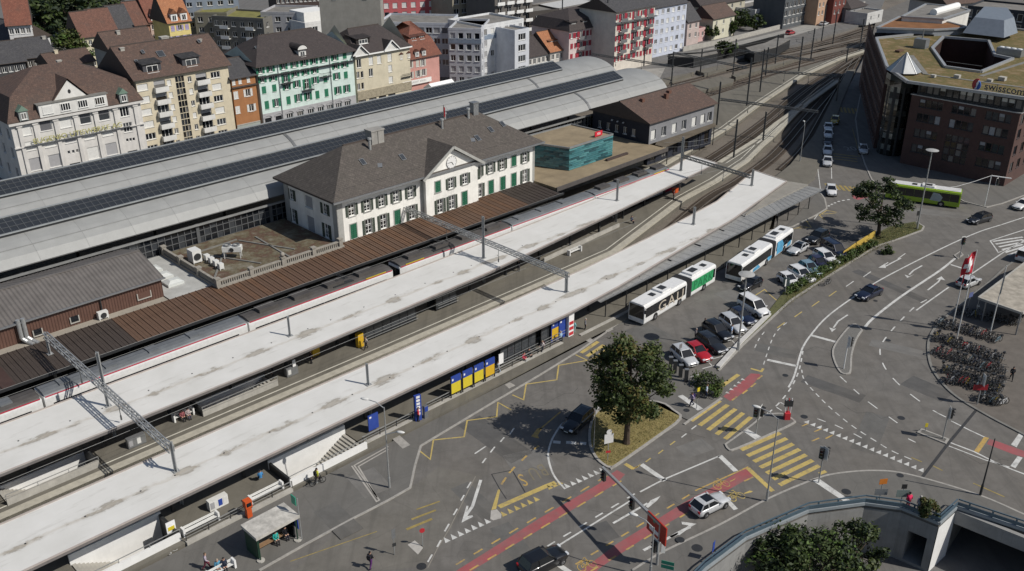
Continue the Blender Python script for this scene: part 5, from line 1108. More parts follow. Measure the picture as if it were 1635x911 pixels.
TEALS = [M('teal_glass_strip', (.045, .15, .165), .2, .2, 1.2, 0, 0, 0, .6), M('pale_teal_glass_strip', (.075, .21, .22), .2, .2, 1.2, 0, 0, 0, .6), M('deep_teal_glass_strip', (.025, .075, .085), .2, .2, 1.2, 0, 0, 0, .6)]
for a, b in ((q4[0], q4[1]), (q4[3], q4[0])):
 a = Vector((*a, 0)); b = Vector((*b, 0)); d = b - a; L = d.length; d.normalize(); nrm = Vector((d.y, -d.x, 0)); nseg = 6
 for r in range(11):
  z = 4.5 + r * .35; off0 = (r % 3) * .7
  for k in range(nseg):
   x0 = max(0, L * k / nseg + off0 - .7); x1 = min(L, L * (k + 1) / nseg + off0 - .72)
   if k == nseg - 1: x1 = L
   if x1 - x0 < .3: continue
   dz = random.uniform(-.05, .09); m = MB(); p0 = a + d * x0; p1 = a + d * x1
   ti_ = .05 + random.random() * .05
   m.add([p0 + nrm * ti_ + Vector((0, 0, z)), p1 + nrm * (ti_ + .05) + Vector((0, 0, z + dz)), p1 + nrm * .02 + Vector((0, 0, z + .3 + dz)), p0 + nrm * .02 + Vector((0, 0, z + .3))], [(0, 1, 2, 3)])
   m.build('glass_strip', random.choice((TEALS[0], TEALS[0], TEALS[1], TEALS[1], TEALS[2])), TB)
sgn = sthing('roof_sign', 'small red railway sign on the pavilion roof', 'sign', 127.8, 107.2, 8.46); MB().box(-1.0, 1.0, -.08, .08, .15, 1.0).build('panel', flat('rail_red', (.62, .02, .04), .5), sgn)
lettering('SBB', .62, flat('sign_white', (.8, .8, .8)), sgn, frame(Vector((0, -.085, .57)), Vector((1, 0, 0)), Vector((0, 0, 1)), Vector((0, -1, 0))), .003)
for x in (-.7, .7): MB().box(x - .05, x + .05, -.05, .05, 0, .16).build('foot', GREYM, sgn)
m = sthing('steel_beam', 'rusty steel beam lying on the flat roof beside the teal pavilion', 'beam', 129, 104.8, 4.44); MB().box(-1.5, 4.5, -.25, .25, 0, .35).build('flange', M('rusty_beam', (.07, .05, .045), .8), m)
BN = Bld('goods_shed', 'dark blue goods shed with brown gable roof and grey front', 'shed', S(141.2, 105.9), U, 21.4, 14.2, 8.5, M('blue_timber_boards', (.022, .026, .04), .7, .2, 1.5, 0, .1))
gy = M('grey_render', (.22, .225, .24), .85, .15, .6)
for x, st in ((1.3, 'bw'), (4.6, 'c2'), (8.0, 'bw'), (11.2, 'c2'), (14.6, 'bw'), (17.6, 'bw'), (20, 'c2')): BN.w('f', x, 6.1, 1.5, 1.9, st)
BN.grid('l', 5, [6.0], .9, 1.4, 'c2', x0=2, x1=10.5); BN.grid('f', 6, [2.0], 1.6, 2.4, 'c2', fr=FR_D)
BN.walls(gable=(3.1, 'x')); BN.roof('gable', 3.0, ROOF_BR, .6)
fw = MB(); wall(fw, BN.L, 4.3, 8.4, [o for o in BN.ops['f'] if o[2] > 4], .05, Matrix.Translation((0, -.06, 0))); fw.build('front_render', gy, BN.root)
for x, y in ((4.5, 5.5), (11, 4.6), (13.5, 5.8)): MB().box(x - .4, x + .4, y - .35, y + .35, 9.6, 11.6).build('chimney', M('brick_chimney', (.14, .07, .05), .9), BN.root)
m = MB(); lamps = [(1.0, 8.0), (3.0, 8.0), (5.0, 8.0)]
for y in (6.0, 7.4, 8.8): o = MB().tube((-.12, y, 7.6), (-.5, y, 7.75), .05).tube((-.5, y, 7.75), (-.5, y, 7.5), .12, .22).build('wall_lamp', GALV, BN.root)
AW = sthing('shed_awning', 'mossy flat awning along the front of the goods shed', 'canopy', 141.5, 102.6)
m = MB(); m.prism([(0, .2), (20.6, 2.0), (21.5, 3.2), (0, 3.2)], 4.15, 4.42); m.build('roof', M('mossy_awning', (.12, .10, .075), .95, .25, .5, 0, .2), AW)
for x in (3, 9, 15, 20): MB().tube((x, .9 + x * .06, PZ), (x, .9 + x * .06, 4.15), .09).build('column', DARKM, AW)
MEM = bpy.data.materials.new('white_roof_membrane'); nt, b = nodes(MEM); co = coords(nt)
n1 = noise(nt, co, .25, 5, .6); n2 = noise(nt, coords(nt, 'Object', (.22, 1.3, 1)), 1.0, 6, .7); n3 = noise(nt, co, 5, 4, .7)
c = ramp(nt, n1, [(.3, (.59, .583, .555)), (.7, (.67, .663, .64))]); c = mixc(nt, c, (.36, .345, .31), ramp(nt, n2, [(.56, (0, 0, 0)), (.78, (.55,) * 3)])); c = mixc(nt, c, (.42, .40, .36), ramp(nt, n3, [(.62, (0, 0, 0)), (.8, (.35,) * 3)]))
sx = nt.nodes.new('ShaderNodeSeparateXYZ'); nt.links.new(co, sx.inputs[0])
def mnode(op, a, b_=None, c_=None):
 n = nt.nodes.new('ShaderNodeMath'); n.operation = op
 for i, v in enumerate((a, b_, c_)):
  if v is None: continue
  if hasattr(v, 'links'): nt.links.new(v, n.inputs[i])
  else: n.inputs[i].default_value = v
 return n.outputs[0]
n5 = noise(nt, coords(nt, 'Object', (.09, .02, 1)), 1, 2, .5); wv = mnode('ADD', sx.outputs[0], mnode('MULTIPLY', n5, 16.0)); fr = mnode('PINGPONG', wv, 3.1); dx = mnode('ADD', mnode('MULTIPLY', fr, .30), mnode('MULTIPLY', mnode('SUBTRACT', n1, .42), 2.2))
dy = mnode('MULTIPLY', mnode('SUBTRACT', sx.outputs[1], 3.3), 1.15); n4 = noise(nt, coords(nt, 'Object', (.3, .7, 1)), 1, 5, .7)
rr = mnode('ADD', mnode('SQRT', mnode('ADD', mnode('MULTIPLY', dx, dx), mnode('MULTIPLY', dy, dy))), mnode('MULTIPLY', mnode('SUBTRACT', n4, .5), 2.6))
c = mixc(nt, c, (.26, .235, .195), ramp(nt, rr, [(.2, (.55,) * 3), (.5, (.85,) * 3), (.7, (.16,) * 3), (1.0, (0, 0, 0))]))
bl = mnode('ABSOLUTE', mnode('ADD', mnode('SUBTRACT', sx.outputs[1], 3.3), mnode('MULTIPLY', mnode('SUBTRACT', n4, .5), 1.8))); c = mixc(nt, c, (.40, .34, .26), mnode('MULTIPLY', ramp(nt, bl, [(.02, (.7,) * 3), (.35, (0, 0, 0))]), n2))
nt.links.new(c, b.inputs['Base Color']); b.inputs['Roughness'].default_value = .75
FASC = M('canopy_fascia', (.20, .185, .18), .6, .15, 1, .2, 0, .2)
def canopy(label, s0, edge, zt=4.0, th=.32):
 """flat canopy: plan outline in station metres relative to s0, v0; lower edge first"""
 v0 = edge[0][1]; c = sthing('platform_canopy', label, 'canopy', s0, v0); pl = [(s - s0, v - v0) for s, v in edge]
 n = len(pl); m = MB(); m.add([(*p, zt) for p in pl], [tuple(range(n))]); m.build('roof', MEM, c)
 f = MB()
 for a, b in zip(pl, pl[1:] + pl[:1]): f.bar((*a, zt - th / 2 + .03), (*b, zt - th / 2 + .03), .16, th)
 f.add([(*p, zt - th + .02) for p in pl], [tuple(range(n - 1, -1, -1))]); f.build('fascia', FASC, c)
 ed = MB()
 for a, b in zip(pl, pl[1:] + pl[:1]): ed.bar((*a, zt + .04), (*b, zt + .04), .2, .07)
 ed.build('roof_edge', M('rusty_edge_strip', (.43, .38, .345), .6, .15, 1), c)
 return c
C2 = canopy('near white flat canopy along the station square', -14, [(-14, 69.15), (78, 69.1)] + [sv(*p, 4) for p in ((990, 456), (1080, 402), (1170, 350), (1256, 289), (1205, 272))] + [(125, 79.2), (105, 77.4), (90, 76.7), (68, 76.4), (-14, 76.5)])
C1 = canopy('middle white flat canopy between the train and the track', -14, [(-14, 84.2), (44, 83.9), (79, 85.0), (112, 87.9)] + [sv(*p, 4) for p in ((1145, 260), (1105, 248))] + [(133, 94.9), (110, 93.8), (92, 93.3), (59, 92.5), (-14, 92.6)])
for c, v0, vc, n in ((C2, 69.15, 72.6, 20), (C1, 84.2, 88.3, 20)):
 for i in range(n):
  s_ = -10 + i * 7.4; yy = vc - v0 + max(0, (s_ - 80)) * (.06 if c is C1 else .03) + max(0, s_ - 110) * .12
  m = MB(); m.bar((s_ + 14, yy, PZ), (s_ + 14, yy, 3.72), .28, .28); m.bar((s_ + 14, yy - 2.8, 3.55), (s_ + 14, yy + 2.8, 3.55), .16, .3); m.build('column', DARKM, c)
sd = MB().lathe([(.001, 4.03), (.08, 4.03), (.09, 4.0)][::-1], 10).mesh('roof_drain', DARKM)
for c, y0, dy in ((C2, .1, 0), (C1, .55, 0)):
 for i in range(20):
  s_ = 2 + i * 4.7
  put('roof_drain', sd, c, (s_ + 11.4 + (i * 37 % 17) * .1, 3.3 + (.9 if c is C1 else 0), 0))
BCN = thing('bus_canopy', 'narrow grey metal bus stop canopy beside the parked buses', 'canopy', P(958, 482, 3.5), 0)
org = BCN.location
def lc(p): return (p - org).to_tuple()
gl = [P(*q, 3.5) for q in ((958, 482), (1312, 303), (1268, 290), (930, 468))]
pa_ = [(958, 482), (1075, 424), (1180, 372), (1250, 335), (1315, 302)]; pb_ = [(932, 470), (1045, 416), (1150, 364), (1228, 316), (1268, 292)]
m = MB(); seg = 40
def interp(pl, t):
 t *= len(pl) - 1; i = min(int(t), len(pl) - 2); f = t - i; return tuple(pl[i][k] * (1 - f) + pl[i + 1][k] * f for k in (0, 1))
GRS = M('ribbed_grey_roof', (.38, .38, .37), .6, .14, .8, .15, 0, .25); rib = MB()
for i in range(seg):
 t0, t1 = i / seg, (i + 1) / seg; a, b, c_, d = (P(*interp(pa_, t0), 3.5), P(*interp(pa_, t1), 3.5), P(*interp(pb_, t1), 3.6), P(*interp(pb_, t0), 3.6))
 q = MB(); q.add([lc(a), lc(b), lc(c_), lc(d)], [(0, 1, 2, 3)]); q.bar(Vector(lc(a)) + Vector((0, 0, .03)), Vector(lc(d)) + Vector((0, 0, .03)), .08, .05)
 for k in range(1, 5): f = k / 5; q.bar(Vector(lc(a)).lerp(Vector(lc(b)), f) + Vector((0, 0, .015)), Vector(lc(d)).lerp(Vector(lc(c_)), f) + Vector((0, 0, .015)), .035, .03)
 q.build('roof_sheet', GRS, BCN)
f = MB()
for pl, z in ((pa_, 3.42), (pb_, 3.5)):
 for i in range(len(pl) - 1): f.bar(lc(P(*pl[i], z)), lc(P(*pl[i + 1], z)), .12, .22)
f.build('fascia', GREYM, BCN)
for i in range(14):
 t = (i + .5) / 14; a = P(*interp(pa_, t), 3.4); b = P(*interp(pb_, t), 3.45); p = a.lerp(b, .25); m = MB(); m.bar(lc(a), lc(b), .12, .16); m.tube(lc(Vector((p.x, p.y, .1))), lc(p), .08); m.build('column', DARKM, BCN)
CR = thing('link_roof', 'triangular brownish flat roof linking the near white canopy to the bus canopy', 'canopy', P(1205, 345, 3.75), 0)
m = MB(); pl = [(P(*q, 3.75) - CR.location) for q in ((1190, 342), (1222, 316), (1258, 289), (1290, 294), (1232, 322))]; m.add(pl, [tuple(range(5))]); m.add([p - Vector((0, 0, .2)) for p in pl], [(4, 3, 2, 1, 0)])
for a, b in zip(pl, pl[1:] + pl[:1]): m.bar(a - Vector((0, 0, .1)), b - Vector((0, 0, .1)), .1, .22)
m.build('roof', M('link_roof_bitumen', (.27, .255, .225), .85, .2, .6, 0, .1, .2), CR)
#  office block on the right, and the town behind
class Wing(Bld):
 def __init__(s, root, o, xdir, L, D, eave, wmat, z0=0.0):
  a = math.atan2(xdir.y, xdir.x); s.o = Vector((o.x, o.y, 0)); s.L = L; s.D = D; s.e = eave; s.z0 = z0; s.wm = wmat; s.root = root
  s.x = Vector((math.cos(a), math.sin(a), 0)); s.y = Vector((-s.x.y, s.x.x, 0)); s.ops = {k: [] for k in 'frbl'}; s.len = {'f': L, 'r': D, 'b': L, 'l': D}
  inv = (Matrix.Translation(root.location) @ Matrix.Rotation(root.rotation_euler[2], 4, 'Z')).inverted(); B4 = inv @ frame(s.o, s.x, s.y, Vector((0, 0, 1)))
  z = Vector((0, 0, 1)); s.M = {'f': B4, 'r': B4 @ frame(Vector((L, 0, 0)), Vector((0, 1, 0)), Vector((-1, 0, 0)), z), 'b': B4 @ frame(Vector((L, D, 0)), Vector((-1, 0, 0)), Vector((0, -1, 0)), z), 'l': B4 @ frame(Vector((0, D, 0)), Vector((0, -1, 0)), Vector((1, 0, 0)), z)}
  s.B4 = B4
 def walls(s, sides='frbl'):
  mb = MB()
  for k in sides: wall(mb, s.len[k], s.z0, s.e, s.ops[k], .24, s.M[k])
  return mb.build('wall', s.wm, s.root)
def brick(name, c1, c2, mort):
 m = bpy.data.materials.new(name); nt, b = nodes(m); g_ = nt.nodes.new('ShaderNodeTexCoord'); mp = nt.nodes.new('ShaderNodeSeparateXYZ'); nt.links.new(g_.outputs['Object'], mp.inputs[0])
 ad = nt.nodes.new('ShaderNodeMath'); ad.operation = 'ADD'; nt.links.new(mp.outputs[0], ad.inputs[0]); nt.links.new(mp.outputs[1], ad.inputs[1])
 cb = nt.nodes.new('ShaderNodeCombineXYZ'); nt.links.new(ad.outputs[0], cb.inputs[0]); nt.links.new(mp.outputs[2], cb.inputs[1])
 br = nt.nodes.new('ShaderNodeTexBrick'); nt.links.new(cb.outputs[0], br.inputs[0]); br.inputs['Scale'].default_value = 1; br.inputs['Brick Width'].default_value = .26; br.inputs['Row Height'].default_value = .09; br.inputs['Mortar Size'].default_value = .008
 for k, v in (('Color1', c1), ('Color2', c2), ('Mortar', mort)): br.inputs[k].default_value = (*v, 1)
 c = mixc(nt, br.outputs[0], sc(c1, .6), ramp(nt, noise(nt, g_.outputs['Object'], .4, 5), [(.45, (0, 0, 0)), (.75, (.5,) * 3)])); nt.links.new(c, b.inputs['Base Color']); b.inputs['Roughness'].default_value = .85; return m
BRK = brick('dark_red_brick', (.080, .040, .034), (.105, .053, .045), (.06, .046, .04))
SEDUM = bpy.data.materials.new('sedum_roof'); nt, b = nodes(SEDUM); co = coords(nt); n1 = noise(nt, co, .22, 8, .8); c = ramp(nt, n1, [(.36, (.24, .19, .11)), (.45, (.17, .115, .045)), (.53, (.09, .085, .02)), (.6, (.20, .14, .07)), (.7, (.07, .075, .02))]); nt.links.new(c, b.inputs['Base Color']); b.inputs['Roughness'].default_value = .95; bump(nt, b, noise(nt, co, 6, 4), .5, .06)
SEDR = M('red_sedum_roof', (.22, .10, .04), .95, .3, .5, 0, .4)
LEDGE = M('pale_metal_coping', (.40, .41, .42), .45, .12, 1.5, .4)
C1w = P(1602, 298); C2w = C1w + V * 19.6; fdir = -V
SWB = thing('office_building', 'dark red brick office block with sedum roof, glass corner tower and roof lettering', 'office building', C2w, math.atan2(fdir.y, fdir.x))
F = Wing(SWB, C2w, fdir, 19.6, 14, 13.6, BRK)
for r, (z, h) in enumerate(((12.3, 1.5), (9.6, 1.6), (6.6, 1.6), (3.6, 1.6))):
 for g_ in range(3):
  if g_ == 1 and r in (2, 3): continue
  for k in range(4): F.w('f', 2.2 + g_ * 6.1 + k * 1.12, z, 1.06, h, 'c1' if (r * 5 + g_ * 3 + k) % 4 else ('bg' if r == 1 else 'bgh'), fr=FR_D)
for k in range(4):
 for r in range(4): F.w('f', 8.2 + k * 1.12, 3.0 + r * 1.3, 1.06, 1.22, 'c1n', fr=FR_D)
F.grid('r', 4, [3.4, 6.5, 9.6, 12.3], 1.6, 1.7, 'c2', fr=FR_D); F.walls()
T = Wing(SWB, C2w + V * -.4 - fdir * -.35 + U * .35, fdir, 19.0, 13.5, 16.2, DARKM, 13.6)
for k in range(15): T.w('f', 1.0 + k * 1.22, 14.95, 1.1, 1.7, 'bwh' if k in (3, 6, 7, 9, 10, 12, 13) else 'c1', fr=FR_D)
T.walls()
MB().box(-.2, 19.8, -.15, 1.0, 13.58, 13.75).build('ledge', LEDGE, SWB)
la = P(1416, 108, 16.5); lb = P(1399, 62, 16.5); ld = (lb - la).normalized(); LW = Wing(SWB, lb + ld * 26, -ld, (lb - la).length + 26, 12, 16.2, BRK)
for k in range(20):
 for z in (2.2, 5.2, 8.2, 11.2, 14.2): LW.w('f', LW.L - 1.6 - k * 2.6, z, 1.5, 1.9, 'c2', fr=FR_D)
LW.walls('fr')
out = [P(*q, 16.3) for q in ((1449, 132), (1640, 159))]; out = out + [P(1760, 120, 16.3), P(1720, 60, 16.3), P(1610, 46, 16.3), P(1480, 54, 16.3), P(1399, 62, 16.3), P(1416, 108, 16.3), P(1432, 120, 16.3)]
hole = [P(*q, 16.3) for q in ((1488, 78), (1506, 60), (1578, 66), (1588, 89), (1617, 95), (1566, 116), (1509, 108))]
wi = (Matrix.Translation(SWB.location) @ Matrix.Rotation(SWB.rotation_euler[2], 4, 'Z')).inverted()
lo_ = [wi @ p for p in out]; lh = [wi @ p for p in hole]; tri = tessellate_polygon([lo_, lh]); allp = lo_ + lh; m = MB()
fs = []
for t in tri:
 a, b_, c_ = (allp[i] for i in t); fs.append(tuple(t) if (b_ - a).cross(c_ - a).z > 0 else tuple(t)[::-1])
m.add(allp, fs); m.build('roof', SEDUM, SWB)
m = MB()
for i in range(len(lh)): a, b_ = lh[i], lh[(i + 1) % len(lh)]; d = Vector((0, 0, -7.5)); m.quad(a, b_, b_ + d, a + d); m.quad(b_, a, a + d, b_ + d)
m.add([p + Vector((0, 0, -7.4)) for p in lh], [tuple(range(len(lh)))]); m.build('courtyard_wall', BRK, SWB)
for pl, nm in ((lo_, 'coping'), (lh, 'courtyard_coping')):
 m = MB()
 for i in range(len(pl)): a, b_ = pl[i], pl[(i + 1) % len(pl)]; k = Vector((0, 0, .2)); m.bar(a + k, b_ + k, .55, .5)
 m.build(nm, LEDGE, SWB)
for q0, q1 in (((1455, 88), (1478, 118)),): m = MB(); m.bar(wi @ P(*q0, 16.4), wi @ P(*q1, 16.4), 1.0, .06); m.build('roof_path', CONC_D, SWB)
m = MB(); p = wi @ P(1470, 76, 16.3); m.box(p.x - 1.3, p.x + 1.3, p.y - 1, p.y + 1, p.z, p.z + 2.0); m.tube((p.x, p.y, p.z + 2), (p.x, p.y, p.z + 4), .15); m.build('plant_box', GREYM, SWB)
tc = wi @ P(1443, 113, 16.6); MIR = [glass('mirror_glass', (.06, .065, .06), .04, .9), glass('mirror_glass_dark', (.012, .013, .012), .04, .9), M('mirror_glass_pale', (.26, .27, .25), .12, .3, 1, .3)]
fr8 = lambda r, k, z: (tc.x + r * math.cos(math.pi / 8 + k * math.pi / 4), tc.y + r * math.sin(math.pi / 8 + k * math.pi / 4), z)
for lv in range(7):
 z0_, z1_ = 16.2 - (lv + 1) * 2.3, 16.2 - lv * 2.3; r = 3.0 if lv == 0 else 2.5
 for k in range(8):
  for hv in range(2):
   za, zb = z0_ + (z1_ - z0_) * hv / 2 + .04, z0_ + (z1_ - z0_) * (hv + 1) / 2 - .04; MB().add([fr8(r, k, za), fr8(r, k + 1, za), fr8(r, k + 1, zb), fr8(r, k, zb)], [(0, 1, 2, 3)]).build('pane', random.choice((MIR[0], MIR[0], MIR[1], MIR[1], MIR[2])), SWB)
m = MB(); m.add([fr8(3.3, k, 16.7) for k in range(8)] + [(tc.x, tc.y, 20.2)], [(k, (k + 1) % 8, 8) for k in range(8)] + [tuple(range(7, -1, -1))])
for k in range(8): m.bar(fr8(3.32, k, 16.7), (tc.x, tc.y, 20.22), .12, .1)
m.build('tower_roof', M('tower_roof_metal', (.42, .43, .43), .35, .1, 1, .6), SWB)
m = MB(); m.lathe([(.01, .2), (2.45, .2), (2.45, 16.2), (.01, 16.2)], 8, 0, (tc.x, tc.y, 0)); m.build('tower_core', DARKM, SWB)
for q, w_, d_, h_, mt, nm in (((1612, 88), 5, 2.2, 1.5, GREYM, 'roof_cooler'), ((1600, 128), 1.2, 1.2, .7, CONC, 'roof_vent'), ((1528, 124), 1.0, 1.0, .6, CONC, 'roof_vent'), ((1490, 123), .8, .8, .5, CONC, 'roof_vent'), ((1580, 130), .9, .9, .5, CONC, 'roof_vent'), ((1436, 82), 1.0, 2.2, .4, M('brown_hatch', (.12, .07, .045), .8), 'roof_hatch')):
 p = wi @ P(*q, 16.35); MB().box(p.x - w_ / 2, p.x + w_ / 2, p.y - d_ / 2, p.y + d_ / 2, p.z, p.z + h_).build(nm, mt, SWB)
 if nm == 'roof_cooler':
  for k in range(4): MB().lathe([(.001, .12), (.42, .1), (.45, 0)][::-1], 12).build('fan', WHITE, SWB).location = (p.x - 1.8 + k * 1.2, p.y, p.z + h_)
for q0, q1 in (((1478, 118), (1640, 140)), ((1566, 121), (1640, 98)), ((1428, 62), (1478, 56))): m = MB(); m.bar(wi @ P(*q0, 16.34), wi @ P(*q1, 16.34), .8, .05); m.build('roof_path', CONC_D, SWB)
m = MB(); a, b_ = lh[5] + Vector((0, 0, 1.3)), lh[6] + Vector((0, 0, 1.3)); m.bar(a, b_, .06); m.build('guard_rail', GREYM, SWB)
lt = thing('roof_lettering', 'dark company lettering standing along the sedum roof edge', 'sign', P(1570, 145, 16.4), math.atan2(fdir.y, fdir.x))
lettering('swisscom', 1.8, M('sign_navy', (.03, .035, .06), .5), lt, frame(Vector((0, .1, 0.9)), Vector((1, 0, 0)), Vector((0, 0, 1)), Vector((0, -1, 0))), .08, 1.0, align='LEFT')
m = MB()
for k in range(7): m.bar((.5 + k, .2, -.05), (.5 + k, .2, .4), .06)
m.bar((0, .2, .3), (7, .2, .3), .06); m.build('support', GREYM, lt)
lg = thing('roof_emblem', 'round red and blue emblem on the sedum roof edge', 'sign', P(1557, 143, 16.4), math.atan2(fdir.y, fdir.x))
def blade(pts, mat, y, nm='blade'): m = MB(); n = len(pts); m.add([(x, y, z) for x, z in pts] + [(x, y + .25, z) for x, z in pts], [tuple(range(n))] + [(i, n + i, n + (i + 1) % n, (i + 1) % n) for i in range(n)]); m.build(nm, mat, lg)
ell = lambda cx, cz, rx, rz, a0, a1, n=10: [(cx + rx * math.cos(R(a0 + (a1 - a0) * i / n)), cz + rz * math.sin(R(a0 + (a1 - a0) * i / n))) for i in range(n + 1)]
blade(ell(.0, 1.15, .95, 1.25, 60, 250), flat('emblem_red', (.35, .03, .04), .4), .0); blade(ell(.15, .95, .85, 1.05, -120, 80), flat('emblem_blue', (.02, .09, .40), .4), -.02); blade([(-.35, .2), (.1, .7), (.0, 1.4), (.35, 2.1), (.55, 1.6), (.3, 1.0), (.2, .3)], flat('emblem_white', (.65, .68, .72), .4), -.06)
MB().box(-.08, .08, .05, .15, -.05, .4).build('foot', GREYM, lg); lg.scale = (.78, 1, .84)
for nm, q, zt, mt, wm, lab in (('office_wing', [(1400, 46), (1437, 28), (1500, 33), (1545, 45), (1530, 47), (1490, 49)], 17.5, SEDR, M('grey_panel', (.25, .27, .30), .6), 'rear office wing with rust coloured sedum roof'), ('office_wing', [(1440, 28), (1478, 8), (1530, 12), (1548, 18), (1505, 32)], 18.5, ROOF_FLAT, PLAST('white', (.66, .655, .63)), 'rear office wing with grey gravel roof and white skylight tunnel')):
 pl = [P(*a, zt) for a in q]; w_ = thing(nm, lab, 'building', (pl[0].x, pl[0].y, 0)); q2 = [(p.x - pl[0].x, p.y - pl[0].y) for p in pl]
 MB().prism(q2, 0, zt).build('wall', wm, w_); MB().prism([(a * 1.0, b_ * 1.0) for a, b_ in q2], zt + .02, zt + .2).build('roof', mt, w_); m = MB()
 for a, b_ in zip(q2, q2[1:] + q2[:1]): m.bar((*a, zt + .25), (*b_, zt + .25), .5, .4)
 m.build('coping', LEDGE, w_)
 for k in range(7): p = Vector((*q2[0], zt - 1.5)).lerp(Vector((*q2[-1], zt - 1.5)), (k + .5) / 7); d_ = Vector((q2[-1][0] - q2[0][0], q2[-1][1] - q2[0][1], 0)).normalized(); MB().bar(p - d_ * 1.2 + Vector((d_.y, -d_.x, 0)) * .05, p + d_ * 1.2 + Vector((d_.y, -d_.x, 0)) * .05, .2, 1.4).build('window', GLS[0], w_)
m = MB(); p = [P(*q, 18.9) for q in ((1490, 22), (1528, 11))]; o_ = thing('skylight_tunnel', 'long white barrel skylight on the rear wing roof', 'skylight', p[0]); m.tube((0, 0, .3), p[1] - p[0] + Vector((0, 0, .3)), .9, n=10); m.build('glazing', WHITE, o_)
for q, e, tint, lab in (([(1537, 52), (1603, 60), (1625, 52), (1610, 30), (1560, 27)], 17.5, (.22, .25, .29), 'blue grey plant room with sloping metal sides on the office roof'),):
 ce = sum((P(*a, e) for a in q), Vector()) / len(q); o_ = thing('plant_room', lab, 'building', ce); pl = [P(*a, e) - ce for a in q]; m = MB(); n = len(pl); tp = [p * .72 + Vector((0, 0, 3.2)) for p in pl]
 m.add(pl + tp, [(i, (i + 1) % n, n + (i + 1) % n, n + i) for i in range(n)] + [tuple(range(n, 2 * n))]); m.build('wall', M('blue_grey_sheet', (.20, .23, .27), .5, .12, 1, .2), o_); MB().add([p * .95 + Vector((0, 0, .1)) for p in tp], [tuple(range(n))]).build('roof', ROOF_FLAT, o_)
def along(px, py, e, d, xr):
 a = P(px, py, e); k = (xr - IW / 2) / FPX; cp, sp_ = math.cos(PITCH), math.sin(PITCH); fw0 = a.y * cp - (e - CAMH) * sp_; t = (k * fw0 - a.x) / (d.x - k * d.y * cp); return a, t
CNT = [0]
def block(name, label, fl, xr, e, D, col, roof, rmat, nx, rows, sh=None, ang=0.0, style='c2', w=1.0, h=1.4, closed=.3, rh=4.0, side='r', sn=3, cat='building', styles=None, bal=0):
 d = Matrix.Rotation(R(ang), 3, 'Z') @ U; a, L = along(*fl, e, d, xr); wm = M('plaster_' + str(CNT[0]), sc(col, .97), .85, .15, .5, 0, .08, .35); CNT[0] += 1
 b = Bld(name, label, cat, a, d, L, D, e, wm); zs = [e - 1.3 - 2.75 * i for i in range(rows)]
 if bal:
  for i in range(bal):
   x = L * (i + .5) / bal
   for z in zs[:-1]:
    b.w('f', x, z - .2, 1.5, 2.0, 'c2', sh); m = MB(); m.box(x - 1.3, x + 1.3, -.9, -.01, z - 1.35, z - 1.22); m.box(x - 1.3, x + 1.3, -.92, -.85, z - 1.22, z - .4); m.build('balcony', GREYM if sh else WHITE, b.root)
 b.grid('f', nx, zs, w, h, style, sh, closed=closed, styles=styles)
 if side: b.grid(side, sn, zs, w, h, style, None, styles=styles)
 b.walls(gable=(rh, 'x') if roof == 'gable' else None)
 if roof == 'flat': b.flat(.5, rmat)
 else: b.roof(roof, rh, rmat, .5)
 return b
RS = M('red_shutter', (.32, .03, .05), .6, .15, 2); BW_ = ['c2', 'c2', 'bg', 'c2']
b = block('apartment_building', 'long pale blue white block with recessed balconies behind the pink house', (603, 38), 716, 13.5, 14, (.50, .53, .585), 'flat', ROOF_FLAT, 9, 4, ang=-52, w=1.7, h=1.5, styles=['c2', 'bg', 'c2', 'bd'])
b = block('apartment_building', 'tall white block with grey attic band and two window walls meeting at a corner', (716, 48), 768, 14.5, 14, (.50, .515, .55), 'flat', ROOF_FLAT, 4, 5, ang=-52, w=1.3, h=1.5, sn=4, styles=['c2', 'bg', 'c1'])
b2 = block('apartment_building', 'bright white gridded block end with blue grey band near the hall', (769, 44), 836, 14.5, 13, (.66, .67, .68), 'flat', ROOF_FLAT, 6, 5, w=1.2, h=1.5, styles=['bw', 'c2', 'bg'], sn=2)
for q in (b, b2): MB().box(-.06, q.L + .06, -.09, -.012, q.e - 3.1, q.e - 1.9 + .0).build('attic_band', M('blue_grey_band', (.22, .27, .34), .7), q.root)
b = block('apartment_building', 'blue white block end with stacked loggias beside the dark roof', (822, 52), 845, 13.5, 8, (.58, .60, .64), 'flat', ROOF_FLAT, 1, 4, w=2.6, h=1.6, style='c3')
b = block('town_house', 'low white house with dark brown roof next to the orange roof', (843, 92), 878, 5.6, 10, (.58, .565, .53), 'gable', ROOF_DK, 5, 2, rh=4.2, closed=.2)
b = block('town_house', 'white house with bright orange tiled roof and dark dormer', (879, 84), 909, 5.9, 10, (.60, .58, .54), 'gable', ROOF_OR, 4, 2, rh=4.8); b.dormer(b.L * .45, 2.0, 7.2, 4.2, 1.3, 3.4, DORM, 'c3', ROOF_OR)
b = block('apartment_building', 'pinkish white building with red shutters and dark mansard roof', (909, 50), 982, 11.2, 14, (.62, .52, .51), 'mansard', ROOF_DK, 9, 4, RS, closed=.4, rh=4.5, bal=2)
for i in range(4): b.dormer(b.L * (.12 + .24 * i), .6, 12.0, 2.6, 1.2, 2.4, DORM, 'c3', ROOF_DK)
m = MB(); m.add([(2, -.1, 3.0), (10, -.1, 3.0), (10, -2.6, 2.4), (2, -2.6, 2.4)], [(3, 2, 1, 0)]); m.build('awning', M('pink_awning', (.55, .34, .33), .8), b.root)
b = block('apartment_building', 'tall cream building with red shutters and stacked balconies', (984, 20), 1046, 16.0, 13, (.66, .61, .54), 'gable', ROOF_GR, 8, 5, RS, closed=.4, bal=3, rh=3)
MB().box(-.4, b.L + .4, -.7, -.01, 13.2, 13.5).build('ledge', GREYM, b.root)
